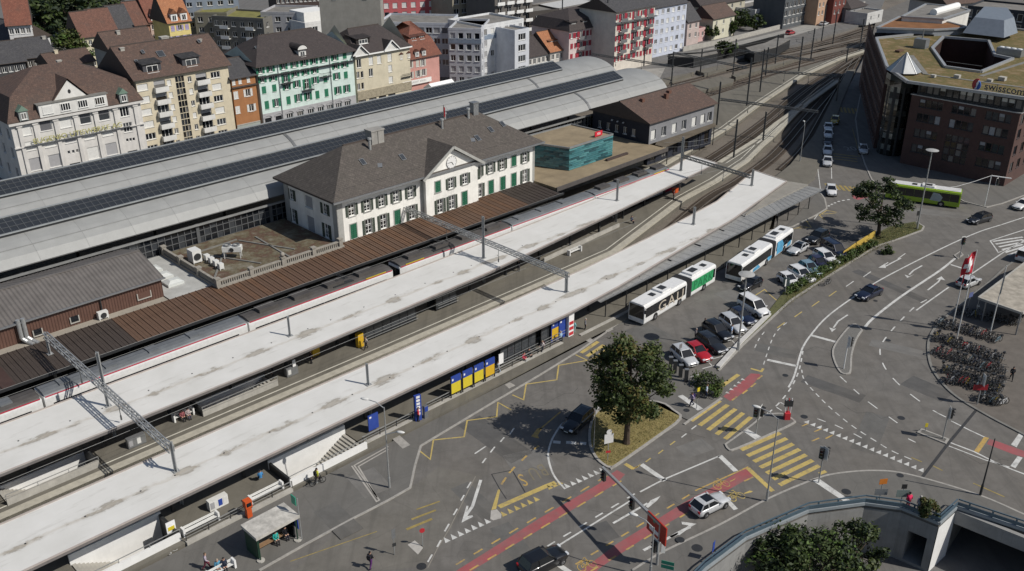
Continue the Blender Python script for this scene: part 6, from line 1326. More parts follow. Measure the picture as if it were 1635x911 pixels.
b = block('apartment_building', 'pale blue apartment block with square windows, left of the small houses', (1046, 13), 1097, 14.0, 12, (.56, .60, .70), 'gable', ROOF_GR, 6, 5, w=1.3, h=1.3, style='c2', rh=3, styles=['c2', 'bw', 'bg'])
b = block('town_house', 'small pinkish house with dark pitched roof beside the pale blue block', (1098, 36), 1117, 7.0, 9, (.52, .43, .40), 'gable', ROOF_GR, 2, 2, rh=5)
b = block('kiosk', 'small red roofed kiosk in front of the pinkish house', (1112, 49), 1126, 3.6, 5, (.60, .40, .38), 'flat', flat('red_roof_sheet', (.45, .05, .06), .6), 2, 1)
b = block('town_house', 'cream house with brown hipped roof beside the road', (1139, 31), 1173, 6.4, 9, (.62, .60, .47), 'gable', ROOF_BR, 3, 2, rh=3.6, w=.9, h=1.2)
b = block('town_house', 'big house with dark roof and cream gable behind the cream house', (1120, 12), 1190, 7.6, 12, (.50, .47, .38), 'gable', ROOF_DK, 5, 2, rh=5.5)
b = block('shop', 'low white shop with a red sign panel by the far street', (1206, 18), 1252, 5.0, 12, (.55, .55, .55), 'flat', ROOF_FLAT, 5, 1, w=1.6, h=1.2); MB().box(b.L * .6, b.L * .9, -.2, -.03, 4.0, 5.2).build('sign_panel', flat('red_roof_sheet', (.45, .05, .06), .6), b.root)
b = block('commercial_building', 'dark glazed commercial block at the top edge', (1254, 2), 1305, 9.0, 12, (.10, .11, .12), 'flat', ROOF_FLAT, 8, 3, w=1.8, h=1.8, style='c2')
b = block('town_house', 'pale terracotta building at the top edge beside the dark glazed block', (1307, 2), 1330, 8.0, 10, (.48, .32, .22), 'flat', ROOF_FLAT, 4, 2)
b = block('town_house', 'brick red building left of the small grey house', (1332, 0), 1352, 8.0, 10, (.16, .05, .04), 'flat', ROOF_FLAT, 3, 2)
b = block('town_house', 'small grey house with brown hipped roof by the far tracks', (1358, 14), 1384, 4.6, 9, (.25, .25, .26), 'hip', ROOF_DK, 2, 1, rh=2.8)
b = block('annex', 'white flat annex beside the small grey house', (1385, 24), 1410, 3.4, 8, (.55, .55, .54), 'flat', ROOF_FLAT, 2, 1)
for q in ((1560, 6), (1640, 40)): pass
b = block('office_building', 'dark glass office building at the upper right corner', (1545, 12), 1660, 16, 14, (.03, .035, .045), 'flat', ROOF_FLAT, 14, 6, ang=-85, w=1.4, h=2.0, style='c1')
b = block('town_house', 'house with big pinkish brown roof behind the office block', (1512, 8), 1575, 14, 14, (.4, .38, .36), 'gable', ROOF_BR, 5, 3, ang=-20, rh=5)
b = block('town_house', 'white house with slate roof and small balconies at the left edge', (-40, 62), 15, 10, 12, (.60, .61, .62), 'gable', ROOF_GR, 4, 3, ang=-72, rh=4.5, sn=3)
b = block('town_house', 'tall white house with deep red roof at the top left', (12, 42), 48, 15, 12, (.66, .655, .65), 'gable', ROOF_RED, 4, 5, ang=-20, rh=8, sn=4)
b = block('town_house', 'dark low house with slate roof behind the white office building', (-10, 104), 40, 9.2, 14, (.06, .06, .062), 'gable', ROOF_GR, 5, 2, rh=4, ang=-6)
b = block('town_house', 'small slate roofed house beside the bushy tree', (42, 94), 86, 9.0, 12, (.16, .15, .14), 'gable', ROOF_GR, 4, 2, rh=4, ang=-6); b.chimney(6, 5, 11, 2)
b = block('town_house', 'brown roofed house squeezed between the office building and the terrace row', (84, 108), 150, 8.5, 9, (.3, .27, .22), 'gable', ROOF_BR, 4, 2, rh=2.6, ang=2); b.chimney(3, 4, 10, 1.6, .8, PLAST('cream', (.6, .52, .345)))
b = block('apartment_building', 'rear building with long brown roof behind the cream apartment block', (178, 84), 250, 12, 10, (.30, .31, .30), 'gable', ROOF_BR, 6, 2, rh=4.0, ang=0); b.chimney(4, 4, 14, 2)
ROOF_TB = tiles('red_brown_roof_tiles', (.125, .06, .044), (.165, .08, .058), (.085, .055, .045))
TS = ((131, 61, 155, (.62, .565, .42), ROOF_TB, 'cream'), (155, 56, 187, (.58, .68, .60), ROOF_TB, 'pale mint'), (187, 49, 213, (.64, .57, .36), ROOF_GR, 'pale yellow'), (213, 42, 238, (.48, .27, .20), ROOF_TB, 'terracotta'))
for x0, y0, x1, c_, rf_, nm in TS: b = block('terraced_house', nm + ' terraced house in the row beyond the bushy tree', (x0, y0), x1, 10, 11, c_, 'gable', rf_, 3, 3, rh=6.0, ang=-3, w=.9, h=1.3)
b = block('terraced_house', 'pink house with white bay and dormers between the terracotta and yellow houses', (239, 36), 268, 10.5, 11, (.55, .42, .36), 'gable', ROOF_RED, 3, 3, rh=7, ang=-3)
for i in range(2): b.dormer(b.L * (.25 + .5 * i), -.2, 10.6, 1.6, 2.2, 3, WHITE, 'c2', ROOF_RED, 1.2)
b = block('terraced_house', 'bright yellow house with lilac shutters and orange roof', (269, 38), 303, 12.5, 11, (.72, .60, .25), 'gable', ROOF_OR, 3, 4, M('lilac_shutter', (.35, .30, .48), .7), rh=7, ang=-3)
for i in range(2): b.dormer(b.L * (.3 + .45 * i), -.1, 12.8, 1.8, 2.2, 3, WHITE, 'c2', ROOF_OR, 1.2)
b = block('apartment_building', 'olive grey concrete block with ochre balconies', (310, 23), 362, 14, 12, (.20, .19, .15), 'flat', M('moss_roof', (.20, .19, .06), .95, .3, .5), 3, 4, ang=-45, sn=3, w=1.4)
b = block('apartment_building', 'grey brown balcony wing beside the olive concrete block', (338, 28), 420, 13.5, 12, (.17, .165, .15), 'flat', M('moss_roof', (.20, .19, .06), .95, .3, .5), 6, 4, ang=-62, bal=2, w=1.3)
b = block('apartment_building', 'modern white block with grey side and roof terrace', (416, 22), 488, 14.5, 12, (.42, .42, .44), 'flat', ROOF_FLAT, 4, 4, ang=-50, w=1.5, h=1.3, side=None)
b = block('apartment_building', 'bright white end of the modern block with overhanging terrace', (487, 40), 548, 12.5, 10, (.72, .72, .71), 'flat', ROOF_FLAT, 2, 1, ang=0, w=1.6, h=1.2); b.box('penthouse', 1.2, b.L * .75, 2.0, 9, 12.6, 15.4, WHITE)
b = block('tower_block', 'tall bare grey concrete block behind the modern white building', (508, -14), 606, 24, 14, (.30, .29, .265), 'flat', ROOF_FLAT, 2, 1, ang=-40, side=None)
b = block('industrial_building', 'raspberry red industrial building with a strip of white windows', (612, 2), 728, 13, 14, (.50, .12, .13), 'flat', ROOF_FLAT, 16, 2, ang=-28, w=1.5, h=1.6, styles=['bw', 'bw', 'bw', 'c1'], side=None)
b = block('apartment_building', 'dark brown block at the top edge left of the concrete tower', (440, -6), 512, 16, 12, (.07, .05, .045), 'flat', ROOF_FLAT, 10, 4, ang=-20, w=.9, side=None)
b = block('office_building', 'blue grey office building at the top edge above the yellow house', (296, 0), 380, 17, 14, (.22, .26, .32), 'flat', ROOF_FLAT, 10, 3, ang=-20, w=1.5, h=1.2)
b = block('apartment_building', 'stepped block with white terrace bands at the top edge', (790, -6), 850, 17, 14, (.14, .13, .12), 'flat', ROOF_FLAT, 5, 5, ang=-6, w=2.6, h=1.6, bal=4)
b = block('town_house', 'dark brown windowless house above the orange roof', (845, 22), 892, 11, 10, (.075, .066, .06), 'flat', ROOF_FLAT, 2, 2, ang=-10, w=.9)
b = block('town_house', 'beige block with pale columns at the top edge beside the red building', (722, -4), 795, 15, 14, (.32, .29, .22), 'flat', ROOF_FLAT, 6, 4, ang=-10, w=1.8)
b = block('commercial_building', 'long low building with white roof edge above the pinkish building', (893, 16), 960, 9, 12, (.2, .19, .18), 'flat', M('white_roof_sheet', (.5, .5, .49), .8), 7, 2, ang=4)
sc_ = thing('screen_wall', 'black screen wall along the far tracks', 'wall', P(1066, 104), 0)
q = [(1066, 104), (1120, 101), (1185, 88), (1250, 70)]; m = MB()
for a, b_ in zip(q[:-1], q[1:]): a = P(*a) - sc_.location; b_ = P(*b_) - sc_.location; k = Vector((0, 0, 1.5)); m.bar(a + k, b_ + k, .3, 3.4)
m.build('panel', M('black_panel', (.012, .012, .013), .6), sc_)
for q, lab in (([(1068, 89), (1092, 84), (1142, 78), (1146, 84), (1108, 92)], 'flat grey roof of the low store behind the black screen wall'), ([(1190, 76), (1222, 68), (1240, 60), (1262, 62), (1240, 74), (1205, 84)], 'flat roofed track side store far up the line')):
 pl = [P(*a, 2.8) for a in q]; o_ = thing('track_store', lab, 'shed', (pl[0].x, pl[0].y, 0)); q2 = [(p.x - pl[0].x, p.y - pl[0].y) for p in pl]; MB().prism(q2, 0, 2.6).build('wall', DARKM, o_); MB().prism(q2, 2.62, 2.85).build('roof', ROOF_FLAT, o_)
w2 = thing('retaining_wall', 'pale concrete retaining wall between the far road and the tracks', 'wall', P(1120, 80)); m = MB(); q = [(1090, 82), (1150, 70), (1240, 47), (1330, 22), (1380, 8)]
for a, b_ in zip(q[:-1], q[1:]): a = P(*a) - w2.location; b_ = P(*b_) - w2.location; k = Vector((0, 0, .6)); m.bar(a + k, b_ + k, .4, 1.6)
m.build('wall_face', CONC, w2)
#  cars, buses, train
CGL = glass('car_glass', (.012, .014, .017), .05, .7); TYRE = BLACK; RIM = M('alloy_rim', (.35, .35, .36), .35, .1, 4, .7); LAMP = flat('headlamp_glass', (.6, .62, .65), .08); TAIL = flat('tail_lamp', (.32, .01, .015), .2); PLT = flat('number_plate', (.7, .7, .68)); TRIM = flat('black_plastic_trim', (.02, .02, .021), .6)
PAINTS = {}
def paint(n, c, metal=.25):
 if n not in PAINTS:
  m = flat('car_paint_' + n, c, .3, metal, .5, .8); PAINTS[n] = m
 return PAINTS[n]
def loft(mb, secs, mi=0, caps=True):
 k = len(secs[0]); o = len(mb.v); vs = [p for s in secs for p in s]; fs = [(i * k + j, i * k + (j + 1) % k, (i + 1) * k + (j + 1) % k, (i + 1) * k + j) for i in range(len(secs) - 1) for j in range(k)]
 if caps: fs += [tuple(range(k - 1, -1, -1)), tuple(range((len(secs) - 1) * k, len(secs) * k))]
 mb.add(vs, fs, mi)
KIND = dict(hatch=(4.1, 1.76, 1.48, .93, .55, -.15, -1.5, -1.95), estate=(4.7, 1.82, 1.47, .92, .75, .0, -1.95, -2.25), suv=(4.6, 1.86, 1.68, 1.03, .75, .05, -1.75, -2.15), sedan=(4.7, 1.82, 1.42, .92, .7, -.1, -1.2, -1.9), van=(4.9, 1.92, 1.95, 1.1, 1.35, .55, -2.25, -2.4), mpv=(4.3, 1.76, 1.62, .98, .9, .2, -1.7, -2.05), coupe=(4.2, 1.78, 1.40, .90, .55, -.2, -1.3, -1.95))
def make_car(kind):
 L, W_, H, belt, ws, wr, rr, rb = KIND[kind]; h = L / 2; w = W_ / 2; t = thing('parked_car', kind, 'car'); pm = paint('base', (.5, .5, .5)); m = MB()
 st = [(-h, .80, .42, belt * .72), (-h + .06, .92, .30, belt * .93), (-h + .35, .985, .24, belt), (-h * .45, 1.0, .20, belt + .01), (h * .2, 1.0, .20, belt), (ws, .995, .20, belt - .01), (h - .75, .97, .22, belt - .10), (h - .28, .90, .25, belt - .2), (h - .06, .80, .30, belt - .33), (h, .70, .40, belt - .42)]
 secs = []
 for x, k, zl, zt in st:
  y = w * k; half = [(y * .90, zl), (y * .985, zl + .14), (y, (zl + zt) / 2), (y * .97, zt - .1), (y * .90, zt), (y * .45, zt + .035)]
  secs.append([(x, a, b) for a, b in half] + [(x, -a, b) for a, b in half[::-1]])
 loft(m, secs[::-1]); ax = (h - .82, -h + .78)
 m.build('body', pm, t, smooth=True)
 zt = H; wt = w * .74; wb = w * .90; yb = belt - .02; B = {1: [(ws + .1, wb * s, yb) for s in (-1, 1)]}
 def pt(x, y, z): return Vector((x, y, z))
 fb, ft, rt, rbm = ws + .08, wr, rr, rb + .02
 m = MB(); m.add([pt(ft, -wt, zt - .05), pt(ft, wt, zt - .05), pt(rt, wt, zt - .04), pt(rt, -wt, zt - .04), pt(ft * .6, -wt * .6, zt), pt(ft * .6, wt * .6, zt), pt(rt * .8, wt * .6, zt), pt(rt * .8, -wt * .6, zt)], [(4, 5, 6, 7), (0, 1, 5, 4), (1, 2, 6, 5), (2, 3, 7, 6), (3, 0, 4, 7)])
 for s in (-1, 1):
  for a, b in (((fb, wb * s, yb), (ft, wt * s, zt - .05)), ((rbm, wb * s, yb), (rt, wt * s, zt - .04)), (((ft + rt) / 2 - .1, wb * s * 1.0, yb), ((ft + rt) / 2 - .1, wt * s, zt - .05)), ((ft, wt * s, zt - .05), (rt, wt * s, zt - .04))): m.bar(a, b, .075, .075)
 m.build('roof', pm, t)
 q = lambda *p: MB().add(p, [(0, 1, 2, 3)])
 i_ = .015
 q(pt(fb, -wb + i_, yb), pt(fb, wb - i_, yb), pt(ft, wt - i_, zt - .06), pt(ft, -wt + i_, zt - .06)).build('windscreen', CGL, t)
 q(pt(rbm, wb - i_, yb), pt(rbm, -wb + i_, yb), pt(rt, -wt + i_, zt - .06), pt(rt, wt - i_, zt - .06)).build('rear_window', CGL, t)
 for s in (-1, 1):
  p = (pt(rbm, (wb - i_) * s, yb), pt(fb, (wb - i_) * s, yb), pt(ft, (wt - i_) * s, zt - .06), pt(rt, (wt - i_) * s, zt - .06)); q(*(p if s < 0 else p[::-1])).build('side_window', CGL, t)
 wm = MB(); wm.lathe([(.18, -.11), (.29, -.11), (.315, -.07), (.315, .07), (.29, .11), (.18, .11)], 16); wme = wm.mesh('wheel', TYRE, True); rm = MB(); rm.lathe([(.0, .085), (.2, .085), (.2, .1)], 12)
 for k in range(5): a = k * 1.2566; rm.bar((0, 0, .11), (.19 * math.cos(a), .19 * math.sin(a), .11), .06, .03)
 rme = rm.mesh('rim', RIM); am = MB(); am.lathe([(.0, 0), (.37, 0), (.37, -.15)][::-1], 16); ame = am.mesh('wheel_arch', TRIM)
 for x in ax:
  for s in (-1, 1):
   M4 = frame(Vector((x, s * (w - .10), .315)), Vector((1, 0, 0)), Vector((0, 0, s * -1.0)), Vector((0, s, 0))); k = w * (.985 if abs(x) < h - .9 else .965)
   put('wheel_arch', ame, t, mat=frame(Vector((x, s * (w + .004), .335)), Vector((1, 0, 0)), Vector((0, 0, -s)), Vector((0, s, 0)))); o = put('wheel', wme, t, mat=Matrix.Translation((0, s * .035, 0)) @ M4); put('rim', rme, o)
 for s in (-1, 1):
  m = MB(); y = s * w * .62; m.box(h - .21, h - .02, y - .18, y + .18, belt - .36, belt - .2); m.build('headlight', LAMP, t)
  m = MB(); m.box(-h - .015, -h + .16, s * w * .7 - .14, s * w * .7 + .14, belt - .28, belt - .05); m.build('taillight', TAIL, t)
  m = MB(); m.box(ws - .12, ws + .02, s * (w + .07) - .09, s * (w + .07) + .09, belt + .0, belt + .13); m.build('mirror', pm, t)
 MB().box(-h - .02, -h + .02, -.26, .26, .48, .59).build('number_plate', PLT, t); MB().box(h - .03, h + .015, -.26, .26, .36, .46).build('number_plate', PLT, t); MB().box(h - .08, h + .008, -.5, .5, .47, belt - .36).build('grille', TRIM, t)
 m = MB()
 for s in (-1, 1): m.box(-h * .55, h * .5, s * w * .985 - .02, s * w * .985 + .02, .2, .3)
 m.build('sill_trim', TRIM, t); return t
PROTO = {}; USED = {}
def car(kind, rear, front, col, label, group=None, black_roof=False, z=0.0):
 a = P(*rear, z); b = P(*front, z); d = b - a; c = (a + b) / 2; rz = math.atan2(d.y, d.x)
 if kind not in PROTO: o = PROTO[kind] = make_car(kind); USED[kind] = 1; o.location = c; o.rotation_euler = (0, 0, rz); o['label'] = label
 else: o = dup(PROTO[kind], c, rz, label)
 if black_roof: L_, W_, H_ = KIND[kind][:3]; MB().box(-1.0, .0 + KIND[kind][5] * .5, -W_ * .27, W_ * .27, H_ - .02, H_ + .012).build('glass_roof', CGL, o)
 if group: o['group'] = group
 elif 'group' in o: del o['group']
 for ch in o.children:
  for s in ch.material_slots:
   if s.material and s.material.name.startswith('car_paint'): s.link = 'OBJECT'; s.material = paint(*col)
 return o
SIL = ('silver', (.58, .59, .60), .2); WHI = ('white', (.72, .72, .72), 0); BLK = ('black', (.012, .013, .016), .2); NAV = ('navy', (.012, .018, .045), .3); RED_ = ('red', (.42, .012, .02), .1); GRY = ('anthracite', (.035, .038, .045), .5); LBL = ('light_blue', (.26, .40, .47), .4); PUR = ('purple', (.035, .03, .075), .4); YEL = ('yellow', (.45, .33, .02), 0); DBL = ('blue', (.02, .035, .11), .3)
gA = 'cars in the lower car park row'; gB = 'cars in the upper car park row'; gT = 'taxis queueing in the shaded street'
for k, r, f, c_, lab, g_ in (('mpv', (1080, 565), (1104, 586), SIL, 'silver car at the lower end of the car park, next to the red car', gA), ('hatch', (1100, 558), (1129, 580), RED_, 'bright red hatchback in the car park', gA), ('estate', (1121, 544), (1151, 565), GRY, 'dark grey estate car between the red car and the black one', gA), ('suv', (1131, 526), (1160, 545), BLK, 'black tall car, second dark car up from the red hatchback', gA), ('mpv', (1156, 514), (1182, 533), SIL, 'pale silver people carrier behind the tall lamp post', gA), ('hatch', (1172, 504), (1197, 519), NAV, 'navy hatchback tucked next to the white van', gA), ('van', (1189, 489), (1216, 505), WHI, 'white passenger van in the car park', gA), ('hatch', (1207, 454), (1187, 464), BLK, 'black hatchback by the nose of the blue and white bus', None),
 ('hatch', (1249, 447), (1270, 460), WHI, 'white hatchback at the lower end of the hedge row', gB), ('estate', (1268, 437), (1290, 450), WHI, 'white car next to the light blue one', gB), ('hatch', (1281, 427), (1304, 442), LBL, 'light blue hatchback parked by the hedge', gB), ('hatch', (1297, 419), (1318, 433), PUR, 'dark purple car parked by the hedge', gB), ('estate', (1306, 409), (1331, 424), WHI, 'white car between the purple car and the navy van', gB), ('van', (1318, 398), (1344, 413), NAV, 'navy van in front of the yellow barrier', gB), ('coupe', (1284, 396), (1262, 408), SIL, 'silver coupe with dark glass roof beside the rear of the blue and white bus', None), ('suv', (1315, 379), (1293, 390), BLK, 'black off road car beside the tree shadow', None),
 ('sedan', (1401, 466), (1371, 480), NAV, 'dark blue saloon driving on the curved road', None), ('estate', (1577, 350), (1547, 358), GRY, 'dark estate car driving past the green bus', None), ('sedan', (1646, 326), (1618, 337), WHI, 'white car at the right edge below the brick office', None), ('hatch', (1531, 461), (1560, 449), SIL, 'silver hatchback driving behind the flagpoles', None), ('van', (1622, 424), (1655, 402), WHI, 'white van at the right edge beside the canopy roof', None), ('hatch', (1325, 303), (1328, 315), WHI, 'white car coming out of the shaded street onto the crossing', None),
 ('sedan', (1322, 202), (1321.5, 212), WHI, 'white taxi at the back of the queue', gT), ('sedan', (1322, 213), (1321.5, 223), WHI, 'white taxi behind the dark taxi', gT), ('sedan', (1322, 225), (1321, 235), GRY, 'dark taxi in the middle of the white queue', gT), ('sedan', (1321, 239), (1320.5, 250), WHI, 'white taxi just ahead of the dark taxi', gT), ('sedan', (1321, 256), (1320, 268), SIL, 'silver taxi at the front of the queue', gT), ('hatch', (1334, 191), (1331, 201), YEL, 'yellow car in the shaded street', None), ('hatch', (1376, 237), (1379, 249), SIL, 'silver blue car at the kerb of the brick office', None),
 ('van', (1256, 28), (1272, 22), WHI, 'white van on the far street near the white shop', None), ('sedan', (1308, 42), (1322, 38), SIL, 'silver car on the loading road by the far tracks', None), ('hatch', (1256, 56), (1268, 53), RED_, 'dark red car on the loading road by the far tracks', None),
 ('suv', (840, 917), (893, 890), BLK, 'black estate with roof rails at the bottom edge', None), ('estate', (934, 667), (909, 689), BLK, 'black car waiting in the shade of the big tree', None)):
 car(k, r, f, c_, lab, g_, k == 'coupe')
o = car('hatch', (1113, 821), (1152, 802), SIL, 'silver hatchback with panoramic black roof crossing the red cycle lane', None, True)
BUSW = flat('bus_white', (.74, .74, .73), .35, 0, .5, .4); BELL = M('bellows_rubber', (.05, .05, .053), .8, .2, 3); BGL = glass('bus_glass', (.012, .013, .015), .06, .7)
def bus(name, label, rear, front, secs, low, group=None, z=0.0):
 a = P(*rear, z); b = P(*front, z); d = (b - a); L = sum(secs) + (1.3 if len(secs) > 1 else 0); t = thing(name, label, 'bus', (a + b) / 2, math.atan2(d.y, d.x), group); x = -L / 2; w = 1.27; H = 2.95
 for i, sl_ in enumerate(secs):
  x0, x1 = x, x + sl_; first = i == 0; last = i == len(secs) - 1
  m = MB(); hw = [(w * .96, .32), (w, .5), (w, 2.55), (w * .95, 2.8), (w * .8, H), (w * .4, H + .04)]; sec = lambda X, k: [(X, y * k, z_) for y, z_ in hw] + [(X, -y * k, z_) for y, z_ in hw[::-1]]
  loft(m, [sec(x1, .97 if last else 1), sec(x1 - .12, 1), sec(x0 + .12, 1), sec(x0, .97 if first else 1)]); m.build('body', low, t)
  for s in (-1, 1):
   n = max(3, int(sl_ / 1.45)); W_ = (sl_ - .5) / n
   for k in range(n): xa = x0 + .25 + k * W_; MB().box(xa + .015, xa + W_ - .015, s * (w + .003) - .012, s * (w + .003) + .012, 1.15, 2.5).build('window', BGL, t)
  m = MB(); m.box(x0 + .15, x1 - .15, -w * .78, w * .78, H + .02, H + .05); m.build('roof', BUSW, t)
  u = (x0 + x1) / 2; m = MB(); m.box(u - (1.6 if last else .2), u + (.4 if last else 2.6), -.85, .85, H + .05, H + .3); m.build('roof_unit', BUSW, t); m = MB(); m.box(u - (1.2 if last else -.5), u - (.1 if last else -2.0), -.5, .5, H + .305, H + .33); m.build('roof_grille', DARKM, t); m = MB(); m.box(u + 1.6 * (1 if last else -1) - .4, u + 1.6 * (1 if last else -1) + .4, -.4, .4, H + .051, H + .13); m.build('roof_hatch', DARKM, t)
  for X in ((x1 - 2.6, x0 + (1.6 if len(secs) > 1 else 2.9)) if last else (x0 + 3.0,)):
   for s in (-1, 1):
    m = MB(); m.lathe([(.0, 0), (.56, 0), (.56, -.1)][::-1], 16); o_ = m.build('wheel_arch', TRIM, t); o_.matrix_local = frame(Vector((X, s * (w + .004), .52)), Vector((1, 0, 0)), Vector((0, 0, -s)), Vector((0, s, 0)))
    m = MB(); m.lathe([(.0, .03), (.26, .03), (.3, .06), (.46, .06), (.48, 0), (.48, -.2)][::-1], 18); o_ = m.build('wheel', TYRE, t); o_.matrix_local = frame(Vector((X, s * (w - .02), .48)), Vector((1, 0, 0)), Vector((0, 0, -s)), Vector((0, s, 0))); m = MB(); m.lathe([(.0, .07), (.25, .065)][::-1], 12); m.build('rim', RIM, o_)
  if not last:
   m = MB()
   for k in range(13): X0 = x1 + k * .1; q = 1.0 if k % 2 else .94; m.box(X0 + .002, X0 + .098, -w * q, w * q, .45, H * (1 if k % 2 else .985));
   m.build('bellows', BELL, t)
  x = x1 + 1.3
 f = L / 2; MB().add([(f + .012, -w * .9, .95), (f + .012, w * .9, .95), (f + .0, w * .88, 2.75), (f + .0, -w * .88, 2.75)], [(0, 1, 2, 3)]).build('windscreen', BGL, t); MB().add([(-f - .012, w * .85, 1.5), (-f - .012, -w * .85, 1.5), (-f - .012, -w * .85, 2.5), (-f - .012, w * .85, 2.5)], [(0, 1, 2, 3)]).build('rear_window', BGL, t)
 for s in (-1, 1):
  MB().box(f - .02, f + .03, s * .9 - .18, s * .9 + .18, .55, .78).build('headlight', LAMP, t); MB().box(-f - .03, -f + .02, s * 1.0 - .1, s * 1.0 + .1, .8, 1.3).build('taillight', TAIL, t); m = MB(); m.bar((f - .1, s * w, 2.6), (f + .25, s * (w + .22), 2.5), .05); m.box(f + .18, f + .3, s * (w + .22) - .1, s * (w + .22) + .1, 2.0, 2.5); m.build('mirror', TRIM, t)
 MB().box(f - .02, f + .02, -.3, .3, .45, .57).build('number_plate', PLT, t); return t, L
SIDE = lambda x, z_, off=.02: frame(Vector((x, 1.27 + off, z_)), Vector((-1, 0, 0)), Vector((0, 0, 1)), Vector((0, 1, 0)))
b1, L1 = bus('articulated_bus', 'white articulated bus with shopping advert lettering and green rear section', (1131, 447), (1012.5, 518), (6.4, 10.0), BUSW, 'articulated buses')
lettering('GÄU', 2.0, M('advert_beige', (.50, .44, .36), .6), b1, SIDE(2.6, 1.5) @ Matrix.Diagonal((1.35, 1, 1, 1)), .012, 1.2)
m = MB(); m.box(-L1 / 2 + .8, -L1 / 2 + 6.4, 1.283, 1.292, .95, 2.55); m.build('advert_panel', flat('advert_green', (.03, .30, .11), .5), b1); lettering('PARK', 1.9, M('advert_dark_green', (.015, .16, .06), .6), b1, SIDE(-L1 / 2 + 3.4, 1.65, .03) @ Matrix.Diagonal((1.05, 1, 1, 1)), .012, 1.1)
b2, L2 = bus('articulated_bus', 'white articulated bus with sky blue swirl patches parked beyond the first', (1251, 390), (1170.5, 449), (6.4, 10.0), BUSW, 'articulated buses')
SKY = M('advert_sky_blue', (.10, .36, .58), .45, .35, .9)
for q in ([(-3.0, .5), (-5.2, .5), (-5.4, 1.6), (-4.6, 2.5), (-3.0, 2.6)], [(.5, .55), (-1.0, .55), (-1.3, 1.1), (.2, 1.2)], [(-6.6, .5), (-8.2, .6), (-8.3, 1.3), (-7.0, 1.2)], [(5.2, .5), (2.6, .5), (3.4, 1.15), (5.0, 1.0)]): MB().add([(x, 1.286, z_) for x, z_ in q], [tuple(range(len(q)))]).build('advert_patch', SKY, b2)
LIME = flat('bus_lime', (.26, .40, .02), .35, 0, .5, .4)
b3, L3 = bus('city_bus', 'lime green city bus with white roof half hidden behind the right hand tree', (1536, 331), (1409, 313), (12.0,), LIME)
b3.rotation_euler[2] = b3.rotation_euler[2]
MB().add([(x, 1.288, z_) for x, z_ in ((-1.2, 1.0), (-2.9, .9), (-3.2, 1.7), (-2.6, 2.3), (-1.6, 2.4))], [tuple(range(5))]).build('advert_patch', M('advert_grey', (.35, .40, .40), .5), b3)
TRW = flat('train_white', (.72, .72, .71), .4, 0, .5, .3); TRR = flat('train_red', (.50, .02, .06), .4); RG = M('train_roof_grey', (.17, .18, .19), .6, .2, .8, .2, 0, .3); RD = M('train_roof_dark', (.085, .078, .074), .7, .25, .8, .1, 0, .2)
